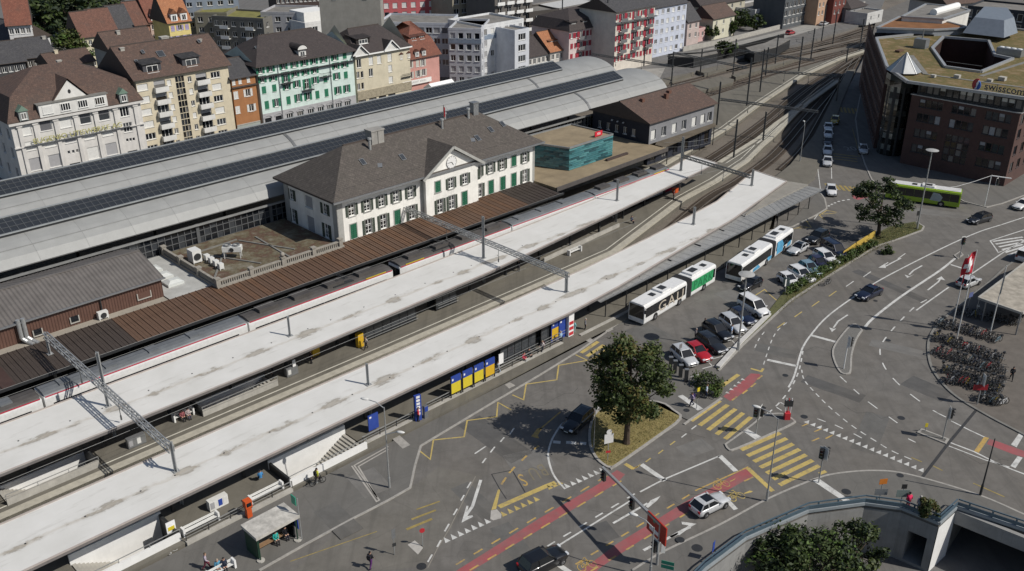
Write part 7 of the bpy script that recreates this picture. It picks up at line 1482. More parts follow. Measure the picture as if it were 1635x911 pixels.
def train(label, coaches):
 s0 = coaches[0][0]; t = sthing('passenger_train', label, 'train', s0, 95.92, -.45, 'trains at the platform')
 for a, b_, roof_, motor in coaches:
  x0, x1 = a - s0 + .12, b_ - s0 - .12; w = 1.42; m = MB(); zr = 4.55
  hw = [(w * .96, .35), (w, 1.0), (w, 3.6), (w * .985, 4.3), (w * .95, zr)]; sec = lambda X, k: [(X, y * k, z_) for y, z_ in hw] + [(X, -y * k, z_) for y, z_ in hw[::-1]]
  loft(m, [sec(x1, .9 if motor in ('r', 'b') else 1), sec(x1 - .9, 1), sec(x0 + .9, 1), sec(x0, .9 if motor in ('l', 'b') else 1)]); c = m.build('coach', TRW, t)
  m = MB(); ar = [(w * .93 * math.cos(R(q)), zr + .38 * math.sin(R(q))) for q in (0, 25, 55, 90, 125, 155, 180)]; s2 = lambda X: [(X, y, z_) for y, z_ in ar]; m.add(s2(x0 + .1) + s2(x1 - .1), [(i, 7 + i, 8 + i, i + 1)[::-1] for i in range(6)] + [tuple(range(7)), tuple(range(13, 6, -1))]); m.build('roof', roof_, c)
  for s in (-1, 1):
   MB().box(x0 + .15, x1 - .15, s * w * .945 - .04, s * w * .945 + .04, zr - .06, zr + .03).build('red_stripe', TRR, c); n = int((x1 - x0) / 2.1)
   for k in range(n): X = x0 + 1 + k * (x1 - x0 - 2) / n; MB().box(X - .2, X + 1.78, s * (w + .002) - .012, s * (w + .002) + .012, 2.4, 3.62).build('window', GLS[0], c)
  for k in range(int((x1 - x0) / 5)):
   X = x0 + 2 + k * 5; m = MB(); m.box(X, X + (2.6 if motor else 1.2), -.7, .7, zr + .3, zr + (.75 if motor else .5)); m.build('roof_unit', RD if motor else RG, c)
  if motor:
   m = MB(); X = (x0 + x1) / 2 + (3 if motor == 'r' else -3)
   for p, q in (((0, -.5, .8), (1.1, -.3, 1.35)), ((0, .5, .8), (1.1, .3, 1.35)), ((1.1, -.3, 1.35), (-.1, -.5, 1.75)), ((1.1, .3, 1.35), (-.1, .5, 1.75)), ((-.1, -.9, 1.8), (-.1, .9, 1.8)), ((.15, -.9, 1.8), (.15, .9, 1.8))): m.bar((X + p[0], p[1], zr + p[2] - .4), (X + q[0], q[1], zr + q[2] - .4), .06)
   for k in range(4): m.tube((X - 1 + k * .8, .55, zr + .3), (X - 1 + k * .8, .55, zr + .75), .09)
   m.box(X - 1.3, X + 1.9, -.95, .95, zr + .28, zr + .36); m.bar((X, -.5, zr + .3), (X, -.5, zr + .5), .06); m.build('pantograph', DARKM, c); MB().box(x1 - 4.5 if motor == 'r' else x0 + 1, x1 - 1.2 if motor == 'r' else x0 + 4.3, -1.36, -1.26, zr + .06, zr + .16).build('yellow_line', flat('warning_yellow', (.5, .42, .03)), c)
  if motor in ('l', 'r'):
   X = x0 if motor == 'l' else x1; s = -1 if motor == 'l' else 1; m = MB(); m.box(X - .03 if s > 0 else X - .04, X + .04 if s > 0 else X + .03, -1.15, 1.15, 2.0, 4.2); m.build('front_window', GLS[0], c); MB().box(X - .9, X + .9, -1.46, 1.46, .4, 1.3).build('red_nose', TRR, c)
 return t
train('white and red railcar set at the station platform, lower left part', [(-12, 24.0, RD, ''), (24.0, 48.2, RG, ''), (48.2, 70.6, RD, 'r')])
train('white and red railcar set at the station platform, upper right part', [(71.6, 93.2, RD, 'l'), (93.2, 112.5, RG, ''), (112.5, 133.0, RG, 'r')])
#  people, bicycles
SKIN = flat('skin', (.46, .28, .20), .6); CLO = {}
def cloth(c):
 if c not in CLO: CLO[c] = flat('cloth_' + str(len(CLO)), c, .85, 0, .2)
 return CLO[c]
POSES = {}
def person_mesh(pose):
 """one continuous body grown over a posed skeleton, split into skin / top / trousers / shoes by nearest bone"""
 if pose in POSES: return POSES[pose]
 sit = pose == 'sit'; hz = .50 if sit else .92; st = {'stand': (.02, -.02, .0), 'walk': (.32, -.30, .12), 'stride': (-.28, .34, .12), 'sit': (0, 0, 0), 'ride': (0, 0, 0)}[pose]
 J = {'pel': (0, 0, hz), 'wst': (.01, 0, hz + .16), 'chs': (.03 if not sit else -.02, 0, hz + .38), 'nek': (.03, 0, hz + .56), 'hed': (.05, 0, hz + .66), 'top': (.05, 0, hz + .80)}; E = [('pel', 'wst', 't'), ('wst', 'chs', 't'), ('chs', 'nek', 't'), ('nek', 'hed', 's'), ('hed', 'top', 's')]; Rd = {'pel': .145, 'wst': .125, 'chs': .155, 'nek': .055, 'hed': .098, 'top': .075}
 for s, n, f in ((1, 'L', st[0]), (-1, 'R', st[1])):
  if sit: pts = [(.02, s * .09, hz), (.44, s * .10, hz + .02), (.46, s * .10, .10), (.60, s * .11, .04)]
  else: k = f * .5 + .03; pts = [(0, s * .085, hz - .04), (k + .02, s * .09, .49), (f - (.06 if f < 0 else 0), s * .09, .09 + (.05 if f < 0 and pose != 'stand' else 0)), (f + .15, s * .10, .035)]
  for i, p in enumerate(pts): J[n + 'g%d' % i] = p
  Rd.update({n + 'g0': .095, n + 'g1': .062, n + 'g2': .042, n + 'g3': .038}); E += [('pel', n + 'g0', 'l'), (n + 'g0', n + 'g1', 'l'), (n + 'g1', n + 'g2', 'l'), (n + 'g2', n + 'g3', 'f')]
  a = -f * .55; sh = (.02, s * .19, hz + .48); el = (a * .4 - .03 + (.05 if sit else 0), s * .25, hz + .20); ha = (a + .10 if not sit else .32, s * (.23 if not sit else .14), hz + .0 + abs(a) * .25 + (.06 if sit else 0)); fi = (ha[0] + .04 + a * .15, ha[1] - s * .01, ha[2] - .11 if not sit else ha[2] - .02)
  for i, p in enumerate((sh, el, ha, fi)): J[n + 'a%d' % i] = p
  Rd.update({n + 'a0': .062, n + 'a1': .043, n + 'a2': .030, n + 'a3': .028}); E += [('chs', n + 'a0', 't'), (n + 'a0', n + 'a1', 't'), (n + 'a1', n + 'a2', 't'), (n + 'a2', n + 'a3', 's')]
  for q in range(5):                                   # five short fingers fanned from the palm
   nm = n + 'h%d' % q; o_ = (q - 2) * .016 if q < 4 else 0; J[nm] = (fi[0] + (o_ if q < 4 else .04), fi[1] + (0 if q < 4 else 0), fi[2] - (.055 - abs(q - 1.5) * .008 if q < 4 else .0)); Rd[nm] = .009; E.append((n + 'a3', nm, 's'))
 names = list(J); me = bpy.data.meshes.new('person'); me.from_pydata([J[k] for k in names], [(names.index(a), names.index(b)) for a, b, c in E], []); o = bpy.data.objects.new('person', me); COL.objects.link(o)
 o.modifiers.new('skin', 'SKIN').use_smooth_shade = True
 for i, k in enumerate(names): me.skin_vertices[0].data[i].radius = (Rd[k], Rd[k] * (1.25 if k in ('pel', 'wst', 'chs') and False else 1)); me.skin_vertices[0].data[i].use_root = k == 'pel'
 bpy.context.view_layer.update(); out = bpy.data.meshes.new_from_object(o.evaluated_get(bpy.context.evaluated_depsgraph_get())); bpy.data.objects.remove(o); out.name = 'person'
 seg = [(Vector(J[a]), Vector(J[b]), 'stlf'.index(c)) for a, b, c in E]; out.materials.clear()
 for m_ in (SKIN, cloth((.3, .3, .3)), cloth((.05, .05, .06)), BLACK): out.materials.append(m_)
 for p in out.polygons:
  best = min(seg, key=lambda q: (p.center - (q[0] + (q[1] - q[0]) * max(0, min(1, (p.center - q[0]).dot(q[1] - q[0]) / (q[1] - q[0]).length_squared)))).length); p.material_index = best[2]
 POSES[pose] = out; hm = MB(); hm.lathe([(.001, .115), (.06, .10), (.098, .05), (.108, -.01), (.10, -.07)], 12); POSES[pose + 'h'] = hm.mesh('hair', cloth((.03, .02, .015)), True); fm = MB()
 for s in (-1, 1): fm.lathe([(.001, .012), (.012, .008), (.016, 0)], 6, 0, (.10, s * .035, 0)); fm.box(-.012, .012, s * .100 - .008, s * .100 + .008, -.03, .03)
 fm.box(.095, .125, -.013, .013, -.045, -.012); fm.box(.09, .104, -.025, .025, -.07, -.06); POSES[pose + 'f'] = fm.mesh('face', SKIN); POSES[pose + 'z'] = J['top'][0], (J['hed'][2] + J['top'][2]) / 2
 return out
def person(px, pose, hd, top, leg, hair, label, group=None, z=.1, k=1.0, bag=None, shoe=None):
 me = person_mesh(pose); t = thing('person', label, 'person', P(*px, z), R(hd), group); b = put('body', me, t)
 for i, c in ((1, top), (2, leg)): b.material_slots[i].link = 'OBJECT'; b.material_slots[i].material = cloth(c)
 hx, hz = POSES[pose + 'z']; h = put('hair', POSES[pose + 'h'], t, (hx - .012, 0, hz + .03)); h.material_slots[0].link = 'OBJECT'; h.material_slots[0].material = cloth(hair); put('face', POSES[pose + 'f'], t, (hx, 0, hz)); t.scale = (k, k, k)
 if bag: m = MB(); zb = hz - .34; m.box(-.30, -.13, -.15, .15, zb - .25, zb + .2); m.box(-.33, -.30, -.11, .11, zb - .22, zb + .02); m.bar((-.14, .11, zb + .18), (.12, .11, zb + .1), .04); m.bar((-.14, -.11, zb + .18), (.12, -.11, zb + .1), .04); m.build('backpack', cloth(bag), t)
 return t
DK = (.02, .02, .025); BRH = (.05, .03, .02); WHT = (.62, .62, .6)
for a in (((1104, 648), 'walk', 200, (.40, .34, .48), (.02, .025, .06), BRH, 'person in pale lilac top walking on the tactile plate by the crossing', None, .1, 1.0, (.05, .03, .12)), ((507, 771), 'stride', 60, (.50, .52, .05), DK, DK, 'person in yellow vest with dark backpack pushing along the pavement', None, .1, 1.0, DK), ((592, 906), 'walk', 75, DK, (.10, .03, .14), DK, 'person in black top and purple trousers with backpack near the bottom edge', None, .02, 1.0, DK), ((330, 908), 'walk', 20, (.46, .40, .46), (.14, .03, .05), (.10, .07, .05), 'person in pale pink top and dark red trousers at the bottom left', None, .1), ((349, 911), 'sit', -60, (.10, .30, .45), DK, (.3, .25, .2), 'person in light blue top sitting on the bench at the bottom edge', None, .1), ((359, 909), 'sit', -60, (.03, .04, .07), DK, DK, 'person in dark top on the bench beside the one in light blue', None, .1), ((585, 557), 'walk', 225, (.36, .33, .32), DK, BRH, 'person in grey top and black shorts on the middle platform', None, PZ), ((292, 670), 'sit', -50, (.34, .12, .13), DK, BRH, 'person in red and white jacket on the middle platform bench', None, PZ), ((301, 667), 'sit', -50, (.45, .38, .38), (.05, .05, .1), DK, 'person in pale top beside the red and white jacket on the platform bench', None, PZ), ((497, 580), 'stand', 0, (.06, .03, .05), DK, DK, 'person in dark clothes standing under the middle canopy', None, PZ), ((437, 604), 'stand', 200, DK, DK, BRH, 'person in black beside the end of the stairwell rail on the middle platform', None, PZ), ((828, 433), 'stand', 100, DK, (.03, .03, .04), DK, 'person in black under the middle canopy edge below the gantry', None, PZ), ((417, 768), 'sit', 120, (.06, .22, .46), DK, DK, 'person in bright blue jacket on the bench by the stairwell', None, PZ), ((668, 672), 'stand', 10, (.55, .04, .06), (.04, .04, .06), DK, 'person in red top behind the blue information column', None, PZ), ((795, 597), 'stride', 40, (.45, .48, .50), (.30, .36, .44), BRH, 'person in pale jeans striding by the railing at the glass shelter', None, .1), ((836, 577), 'sit', -40, (.60, .03, .08), (.5, .5, .5), DK, 'person in bright red top sitting on the kerb wall', None, .1), ((844, 571), 'sit', -40, DK, DK, DK, 'person in black sitting next to the one in bright red', None, .1), ((866, 563), 'walk', 230, (.55, .50, .50), (.04, .04, .05), (.25, .2, .15), 'person in white pinkish top with dark bag under the timetable posters', None, .1, 1.0, (.06, .03, .04)), ((895, 548), 'stand', 130, (.25, .36, .50), (.03, .035, .05), (.4, .35, .3), 'person in light blue shirt reading the blue and yellow posters', None, .1), ((912, 530), 'stand', 210, DK, DK, DK, 'person in black by the red striped kiosk', None, .1), ((917, 531), 'stand', 210, (.20, .45, .48), (.35, .5, .52), BRH, 'person in turquoise skirt beside the one in black', None, .1), ((441, 866), 'sit', -52, (.04, .40, .36), DK, DK, 'person in turquoise top sitting in the bus shelter', None, .1), ((456, 858), 'sit', -52, DK, (.03, .03, .05), DK, 'person in black with white shoes sitting in the bus shelter', None, .1), ((1614, 606), 'walk', 250, DK, DK, DK, 'person in black walking past the parked bicycles', None, .12), ((1449, 810), 'stand', 90, (.58, .03, .10), (.2, .03, .05), DK, 'person in bright red top at the bridge railing', None, .1), ((1466, 816), 'stand', 80, (.55, .55, .58), (.40, .40, .42), (.5, .48, .45), 'person in white and grey beside the clipped bush at the railing', None, .1), ((1167, 537), 'stand', -20, (.32, .42, .60), (.50, .52, .55), BRH, 'person in pale blue shirt between the parked cars at the lamp post', None, .0), ((1183, 520), 'stand', 200, (.30, .45, .62), (.06, .12, .35), BRH, 'person in light blue top and blue trousers beside the silver people carrier', None, .0), ((1110, 543), 'stand', -30, (.12, .11, .12), DK, (.3, .28, .26), 'person in dark clothes behind the red hatchback', None, .0), ((1124, 527), 'stand', -30, DK, DK, DK, 'person in black at the open door of the dark estate', None, .0), ((985, 470), 'walk', 40, (.12, .14, .2), DK, DK, 'person walking under the shade behind the articulated bus front', None, .1), ((1075, 318), 'stand', 0, (.3, .1, .1), DK, DK, 'person by the red orange bin on the middle platform', None, PZ), ((1240, 352), 'walk', 60, (.4, .4, .42), DK, DK, 'person walking beside the bus canopy end', None, .1), ((1008, 356), 'sit', -50, (.05, .06, .1), DK, DK, 'person on the white bench under the far middle canopy', None, PZ), ((934, 527), 'stand', 0, (.2, .2, .22), DK, (.4, .38, .35), 'person waiting in the shade under the near canopy end', None, .1)):
 person(*a)
BP = {}
def make_bike():
 t = thing('bicycle', 'x', 'bicycle'); w = MB(); n = 16; r = .33
 for i in range(n): a, b = 2 * math.pi * i / n, 2 * math.pi * (i + 1) / n; w.bar((r * math.cos(a), 0, r * math.sin(a)), (r * math.cos(b), 0, r * math.sin(b)), .045, .045)
 for i in range(6): a = math.pi * i / 6; w.bar((r * math.cos(a), 0, r * math.sin(a)), (-r * math.cos(a), 0, -r * math.sin(a)), .008, .008, 1)
 wm = w.mesh('wheel', [BLACK, GALV])
 for x in (-.52, .52): put('wheel', wm, t, (x, 0, .345))
 f = MB()
 for a, b in (((-.52, 0, .345), (-.1, 0, .30)), ((-.1, 0, .30), (-.22, 0, .82)), ((-.1, 0, .30), (.34, 0, .72)), ((-.2, 0, .74), (.32, 0, .80)), ((-.52, 0, .345), (-.2, 0, .74)), ((.52, 0, .345), (.33, 0, .82)), ((.33, 0, .82), (.30, 0, .95))): f.bar(a, b, .045)
 f.build('frame', paint('base', (.5, .5, .5)), t); s = MB(); s.box(-.34, -.10, -.07, .07, .86, .92); s.build('saddle', BLACK, t); h = MB(); h.bar((.30, -.28, .99), (.30, .28, .99), .035); h.bar((.30, -.28, .99), (.2, -.29, .98), .035); h.bar((.30, .28, .99), (.2, .29, .98), .035); h.build('handlebar', DARKM, t); m = MB(); m.box(-.72, -.35, -.07, .07, .70, .73); m.build('luggage_rack', DARKM, t); m = MB(); m.tube((-.1, -.08, .3), (-.1, .08, .3), .09, n=8); m.build('crank', GALV, t)
 m = MB(); m.box(.42, .74, -.14, .14, .78, 1.0); m.build('basket', DARKM, t)
 return t
BK0 = None; BCOL = [BLK, BLK, BLK, BLK, GRY, GRY, GRY, NAV, DBL, SIL, SIL, WHI, YEL, LBL, ('dark_green', (.015, .03, .02), .2), ('brown', (.06, .045, .03), .2), RED_]
def bike(loc, rz, label, group, col=BLK):
 global BK0
 if BK0 is None: BK0 = o = make_bike(); o.location = loc; o.rotation_euler = (0, 0, rz); o['label'] = label
 else: o = dup(BK0, loc, rz, label)
 o['group'] = group
 for ch in o.children:
  if ch.name.startswith('frame'): ch.material_slots[0].link = 'OBJECT'; ch.material_slots[0].material = paint(*col)
  if ch.name.startswith('basket') and random.random() < .6: bpy.data.objects.remove(ch)
 return o
ROWS = [((1498, 517), (1597, 546), 24, 'row at the flagpole feet'), ((1492, 540), (1603, 578), 27, 'row just below the flagpoles'), ((1492, 563), (1608, 598), 27, 'middle row of the cycle park'), ((1505, 592), (1606, 616), 22, 'row nearest the curved kerb'), ((1527, 500), (1632, 519), 24, 'row in the canopy shade'), ((1562, 634), (1604, 648), 12, 'bunch behind the red signal'), ((1512, 607), (1600, 629), 22, 'curved row right at the kerb')]
bd = P(1500, 560, .11)
for q0, q1, n, nm in ROWS:
 a = P(*q0, .11); b = P(*q1, .11); d = (b - a).normalized(); ang = math.atan2(d.y, d.x) + R(82)
 rk = thing('bicycle_rack', 'low steel bicycle rack rail under the ' + nm, 'bicycle rack', a, math.atan2(d.y, d.x), 'bicycle racks'); m = MB(); L_ = (b - a).length; m.bar((0, .35, .3), (L_, .35, .3), .06)
 for k in range(int(L_ / 1.2) + 1): m.bar((k * 1.2, .35, 0), (k * 1.2, .35, .3), .05)
 m.build('rail', GALV, rk)
 cs = [random.choice(BCOL) for i in range(n)]
 for i in range(n):
  p = a.lerp(b, (i + random.uniform(-.25, .25)) / n) + Vector((-d.y, d.x, 0)) * random.uniform(-.4, .4); w_ = cs[i][0]
  w_ += ' bicycle ' + ('at the left end beside a %s one' % cs[1][0] if i == 0 else 'at the right end beside a %s one' % cs[-2][0] if i == n - 1 else 'between %s and %s ones' % (cs[i - 1][0], cs[i + 1][0]) + (', left part' if i < n / 3 else ', right part' if i > n * 2 / 3 else ', centre'))
  bike(p, ang + random.uniform(-.45, .45) + (math.pi if random.random() < .25 else 0), w_.replace('_', ' ') + ', ' + nm, 'bicycles in the ' + nm, cs[i])
c = bike(P(1128, 636, .1), R(-18), 'bicycle of the rider waiting by the bush at the crossing', 'bicycles outside the racks'); person((1127, 634), 'stand', -18, (.42, .48, .60), (.03, .05, .12), BRH, 'person in pale blue shirt standing astride a bicycle by the bush', None, .1)
bike(P(508, 773, .1), R(35), 'bicycle or scooter pushed by the person in the yellow vest', 'bicycles outside the racks'); bike(P(1321, 454, .12), R(40), 'bicycle leaning at the hedge beside the main road', 'bicycles outside the racks')
#  stairs, walls, masts, lamps, signals, signs
REN = M('white_stair_render', (.74, .74, .73), .85, .08, .8, 0, 0, .12)
for n_, (s0, s1, v0, v1, up, pf) in enumerate(STAIRS):
 t = sthing('stairwell', ('stairway down from the near platform, white lit wall, at the lower left', 'stairway down from the near platform beside the blue sign board', 'stairway down from the middle platform at the left edge', 'stairway down from the middle platform beside the sitting travellers')[n_], 'stairs', s0, v0, 0, 'stairs down from the platforms'); L = s1 - s0; W_ = v1 - v0
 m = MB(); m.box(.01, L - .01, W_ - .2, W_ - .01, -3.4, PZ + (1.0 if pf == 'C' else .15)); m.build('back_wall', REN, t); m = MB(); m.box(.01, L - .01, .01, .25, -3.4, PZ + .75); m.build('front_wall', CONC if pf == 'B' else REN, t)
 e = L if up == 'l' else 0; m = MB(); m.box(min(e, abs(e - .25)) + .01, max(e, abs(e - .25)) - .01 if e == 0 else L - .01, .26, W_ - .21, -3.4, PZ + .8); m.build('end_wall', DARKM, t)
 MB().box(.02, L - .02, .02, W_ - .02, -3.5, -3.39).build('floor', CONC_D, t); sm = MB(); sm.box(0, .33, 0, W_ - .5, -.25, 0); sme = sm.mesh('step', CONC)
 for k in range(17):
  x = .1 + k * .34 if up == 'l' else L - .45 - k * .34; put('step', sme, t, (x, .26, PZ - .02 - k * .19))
 m = MB()
 for y in (.13, W_ - .1): m.bar((0, y, PZ + 1.15), (L, y, PZ + 1.15), .06)
 m.build('handrail', GALV, t); hr = MB()
 for k in range(4): hr.bar((k * L / 3.01 + .05, .13, PZ + .75), (k * L / 3.01 + .05, .13, PZ + 1.15), .05)
 hr.build('rail_posts', GALV, t)
def railwall(label, s0, s1, v, z0=.0, hw=.38, rail=1.1, gap=()):
 t = sthing('low_wall', label, 'wall', s0, v); MB().box(0, s1 - s0, 0, .42, -.2, hw).build('coping', CONC, t)
 if rail:
  m = MB(); m.bar((0, .3, rail), (s1 - s0, .3, rail), .07); m.bar((0, .3, rail - .35), (s1 - s0, .3, rail - .35), .03); m.build('handrail', GALV, t); pm = MB().box(-.03, .03, .26, .34, hw, rail).mesh('post', DARKM)
  for k in range(int((s1 - s0) / 2.2) + 1): put('post', pm, t, (.1 + k * 2.2, 0, 0))
railwall('low pale wall with handrail between bus shelter and near platform', 25.7, 36.7, 67.35); railwall('low pale wall along the left end of the near platform', -20, 17, 67.35, rail=0); railwall('low wall with handrail between blue board and blue column', 46.1, 53.5, 68.6); railwall('low wall with handrail in front of the timetable posters and shelters', 55, 77, 68.9); railwall('low wall under the near canopy towards the bus canopy', 80, 96, 68.6, rail=0)
w5 = sthing('low_wall', 'long low concrete stairway parapet under the right half of the middle canopy', 'wall', 93.5, 87.9); m = MB(); m.box(0, 19, 0, .25, PZ, PZ + .6); m.build('coping', CONC, w5); w5.rotation_euler[2] += R(3.5)
def bx(name, label, cat, s, v, w, d, h, mat, z=PZ, group=None, rot=0): t = sthing(name, label, cat, s, v, z, group); t.rotation_euler[2] += rot; return t
def bench(label, s, v, L=2.6, z=PZ):
 t = bx('bench', label, 'bench', s, v, 0, 0, 0, None, z, 'platform benches'); wm = MB().box(-.09, .09, -.3, .3, 0, .85).mesh('end_block', REN)
 for x in (-L / 2, L / 2): put('end_block', wm, t, (x, 0, 0))
 for k in range(3): MB().box(-L / 2 + .1, L / 2 - .1, -.22 + k * .15, -.1 + k * .15, .43, .47).build('seat_slat', WP, t)
 for k in range(2): MB().box(-L / 2 + .1, L / 2 - .1, .2, .24, .56 + k * .15, .67 + k * .15).build('back_slat', WP, t)
bench('white bench beside the stairway at the lower left', 27.7, 68.6, 3.4); bench('white bench with the blue jacketed person near the stairs', 34.4, 68.4, 3.4); bench('bench of the two travellers on the middle platform', 35.2, 86.6, 2.2); bench('white bench on the middle platform beneath the far canopy end', 99.2, 87.0); bench('bench at the bottom edge with two people', *sv(354, 915, .1), 2.4, .1)
def cab(name, label, cat, s, v, w, d, h, mat, panels=(), z=PZ, group=None):
 t = bx(name, label, cat, s, v, w, d, h, mat, z, group); m = MB(); m.box(-w / 2, w / 2, -d / 2, d / 2, .05, h); m.box(-w / 2 + .03, w / 2 - .03, -d / 2 + .03, d / 2 - .03, 0, .05); m.build('cabinet', mat, t)
 for x0, x1, z0, z1_, pm in panels: MB().box(x0, x1, -d / 2 - .025, -d / 2 - .004, z0, z1_).build('panel', pm, t)
 return t
PB = flat('sign_blue', (.025, .06, .30), .5); PY = flat('poster_yellow', (.62, .50, .03), .6); PYO = flat('poster_orange', (.62, .38, .02), .6); PR = flat('sign_red', (.5, .03, .04), .5); PW = flat('sign_white', (.8, .8, .8)); ORG = flat('ticket_orange', (.55, .09, .02), .5); PG = flat('sign_green', (.03, .28, .18), .5)
cab('recycling_station', 'white recycling bins with blue panels under the near canopy edge', 'bin', 30.3, 70.2, 1.9, .6, 1.1, WP, ((-.85, -.45, .25, .95, BL_G), (-.05, .35, .25, .95, PB), (.45, .85, .25, .95, BL_W)))
cab('recycling_station', 'grey recycling bins on the middle platform under the gantry', 'bin', 29.3, 85.3, 1.9, .6, 1.1, GREYM, ((-.85, -.45, .25, .95, BL_G), (.0, .4, .25, .95, BL_W)))
cab('recycling_station', 'grey bins with white board on the middle platform near the glass shelter', 'bin', 48.6, 86.2, 1.5, .6, 1.1, GREYM, ((-.6, -.2, .3, .9, BL_W), (.1, .5, 1.12, 2.0, PW)))
t = cab('ticket_machine', 'orange red ticket validator at the handrail', 'ticket machine', 31.7, 67.0, .5, .42, 1.15, ORG, (), .09); MB().box(-.34, .34, -.3, .3, 1.16, 1.95).build('head', ORG, t); MB().box(-.24, .24, -.325, -.305, 1.35, 1.75).build('screen', GLS[0], t)
for i in range(4):
 s_ = 59.2 + i * 1.75; t = bx('timetable_board', ('leftmost', 'second from left', 'third from left', 'rightmost')[i] + ' yellow poster with blue header in the row of four', 'poster board', s_, 69.0, 0, 0, 0, None, .1, 'yellow timetable boards'); MB().box(-.72, .72, -.05, .05, .75, 2.75).build('panel', PY if i < 3 else PYO, t); MB().box(-.73, .73, -.07, .07, 2.1, 2.95).build('header', PB, t); MB().box(-.6, -.4, -.085, -.072, 2.4, 2.65).build('pictogram', PW, t)
 for x in (-.74, .74): MB().box(x - .04, x + .04, -.06, .06, 0, 2.95).build('post', DARKM, t)
t = cab('information_column', 'blue information column with white pictograms at the platform entrance', 'column', *sv(668, 672, .1), .75, .35, 3.3, PB, [(-.22, .2, .9 + .42 * k, 1.18 + .42 * k, PW) for k in range(6)], .1); t.rotation_euler[2] -= .2
cab('map_board', 'blue information board at the head of the stairway', 'sign', *sv(597, 690, .1), 1.3, .14, 1.9, PB, ((-.5, -.25, 1.55, 1.75, PW),), .5); cab('notice_stand', 'small grey blue notice stand by the blue column', 'sign', *sv(680, 668, .1), .5, .3, 1.7, GREYM, ((-.22, .22, 1.0, 1.6, PB),), .1)
for i, (x, y, pm, hd) in enumerate(((886, 545, PYO, PB), (898, 540, PB, PB))): t = cab('poster_board', ('orange poster with blue header next to the red striped kiosk', 'all blue poster board next to the red striped kiosk')[i], 'poster board', *sv(x, y, .1), 1.5, .12, 2.9, hd, ((-.65, .65, .5, 2.0, pm), (-.55, -.3, 2.4, 2.65, PW)), .1)
t = cab('kiosk', 'narrow kiosk with red and white bands beside the posters', 'kiosk', *sv(908, 536, .1), .95, .8, 3.4, PW, [(-.4, .4, .3 + .75 * k, .75 + .75 * k, PR) for k in range(3)], .1); MB().box(-.55, .55, -.5, .5, 3.41, 3.68).build('header', PB, t)
cab('notice_board', 'white notice board at the railing beside the glass shelter', 'sign', *sv(800, 590, .1), .75, .08, 1.4, PW, (), .9); cab('notice_board', 'white yellow notice at the end of the lower stairway', 'sign', *sv(276, 858, .1), .85, .1, 1.2, PW, ((-.3, .3, .3, .7, PY),), .7)
cab('departure_box', 'orange yellow machine beside the walker on the middle platform', 'ticket machine', *sv(575, 553, PZ), .8, .6, 1.9, PYO, (), PZ); cab('vending_machine', 'yellow vending machine in the shade of the middle canopy', 'vending machine', *sv(503, 566, PZ), 1.0, .7, 1.9, PYO, (), PZ); cab('crate', 'red orange bin at the far end of the middle platform', 'bin', *sv(1078, 307, PZ), .9, .7, .9, ORG, (), PZ)
def shelter(label, s, v, L, z=PZ):
 t = bx('waiting_shelter', label, 'shelter', s, v, 0, 0, 0, None, z, 'glass waiting shelters'); n = int(L / 1.2); w = L / n; pm = MB().quad((.04, 0, .2), (w - .04, 0, .2), (w - .04, 0, 2.5), (.04, 0, 2.5)).mesh('pane', GLS[1]); fm = MB()
 for k in range(n): put('pane', pm, t, (k * w, 0, 0)); put('pane', pm, t, (k * w, 1.6, 0))
 for k in range(n + 1): fm.box(k * w - .04, k * w + .04, -.04, .04, 0, 2.6)
 fm.bar((0, 0, 2.6), (L, 0, 2.6), .1); fm.bar((0, 0, .15), (L, 0, .15), .08); fm.build('frame', DARKM, t); MB().box(-.1, L + .1, -.15, 1.8, 2.66, 2.76).build('roof', DARKM, t); m = MB(); m.bar((0, -.45, .95), (L, -.45, .95), .05); m.bar((0, -.45, .55), (L, -.45, .55), .05); m.build('guard_rail', GALV, t)
shelter('glass shelter with dark frame behind the yellow boards', 67.5, 70.4, 6); shelter('glass shelter on the near platform left of the striped kiosk', 74.5, 70.4, 5); shelter('long glass shelter on the middle platform', 58.3, 86.6, 9.5); shelter('short bright glass shelter on the middle platform', 71.5, 86.9, 3.6)
a, b_, c_ = P(413, 894, .1), P(474, 860, .1), P(395, 858, .1); d = (b_ - a).normalized(); t = thing('bus_shelter', 'concrete bus shelter with stained roof and green end panels', 'bus shelter', a, math.atan2(d.y, d.x)); L = 4.0; DP = 1.95
GD = M('dark_green_panel', (.02, .055, .035), .5); m = MB(); m.box(-.2, L + .2, -.5, DP + .1, 2.5, 2.8); m.build('roof', M('stained_concrete', (.50, .48, .44), .9, .4, 1.1, 0, .2, .3), t); MB().box(0, .16, 0, DP, 0, 2.49).build('end_panel', GD, t); MB().box(L - .16, L, .3, DP, 0, 2.49).build('end_panel', GLS[0], t); MB().box(.17, L - .17, DP - .15, DP, 0, 2.49).build('back_panel', CONC_D, t); MB().box(.3, L - .9, .8, 1.3, .4, .47).build('seat', M('bench_wood', (.26, .16, .09), .7, .2, 3), t)
for x in (.1, L - .1): MB().lathe([(.35, 0), (.35, .1), (.001, .12)], 12, 0, (x, -.2, 0)).build('foot', CONC, t); MB().tube((x, -.2, 0), (x, -.2, 2.5), .06).build('post', GD, t)
MB().box(L + .02, L + .1, -.3, .5, 1.2, 2.2).build('sign_panel', PB, t); m = MB(); m.tube((L + .2, -.4, 0), (L + .2, -.4, 4.6), .05); m.build('stop_pole', GALV, t); m = MB(); m.box(L + .16, L + .24, -.1, .6, 3.6, 4.5); m.build('stop_flag', PG, t)
def zat(base, ytop, z0=0.0):
 p = P(*base, z0); dy = IH / 2 - ytop; k = dy / FPX; cp, sp_ = math.cos(PITCH), math.sin(PITCH); return CAMH + p.y * (k * cp - sp_) / (cp + k * sp_)
STEEL = M('catenary_steel', (.16, .165, .165), .55, .15, 2, .5)
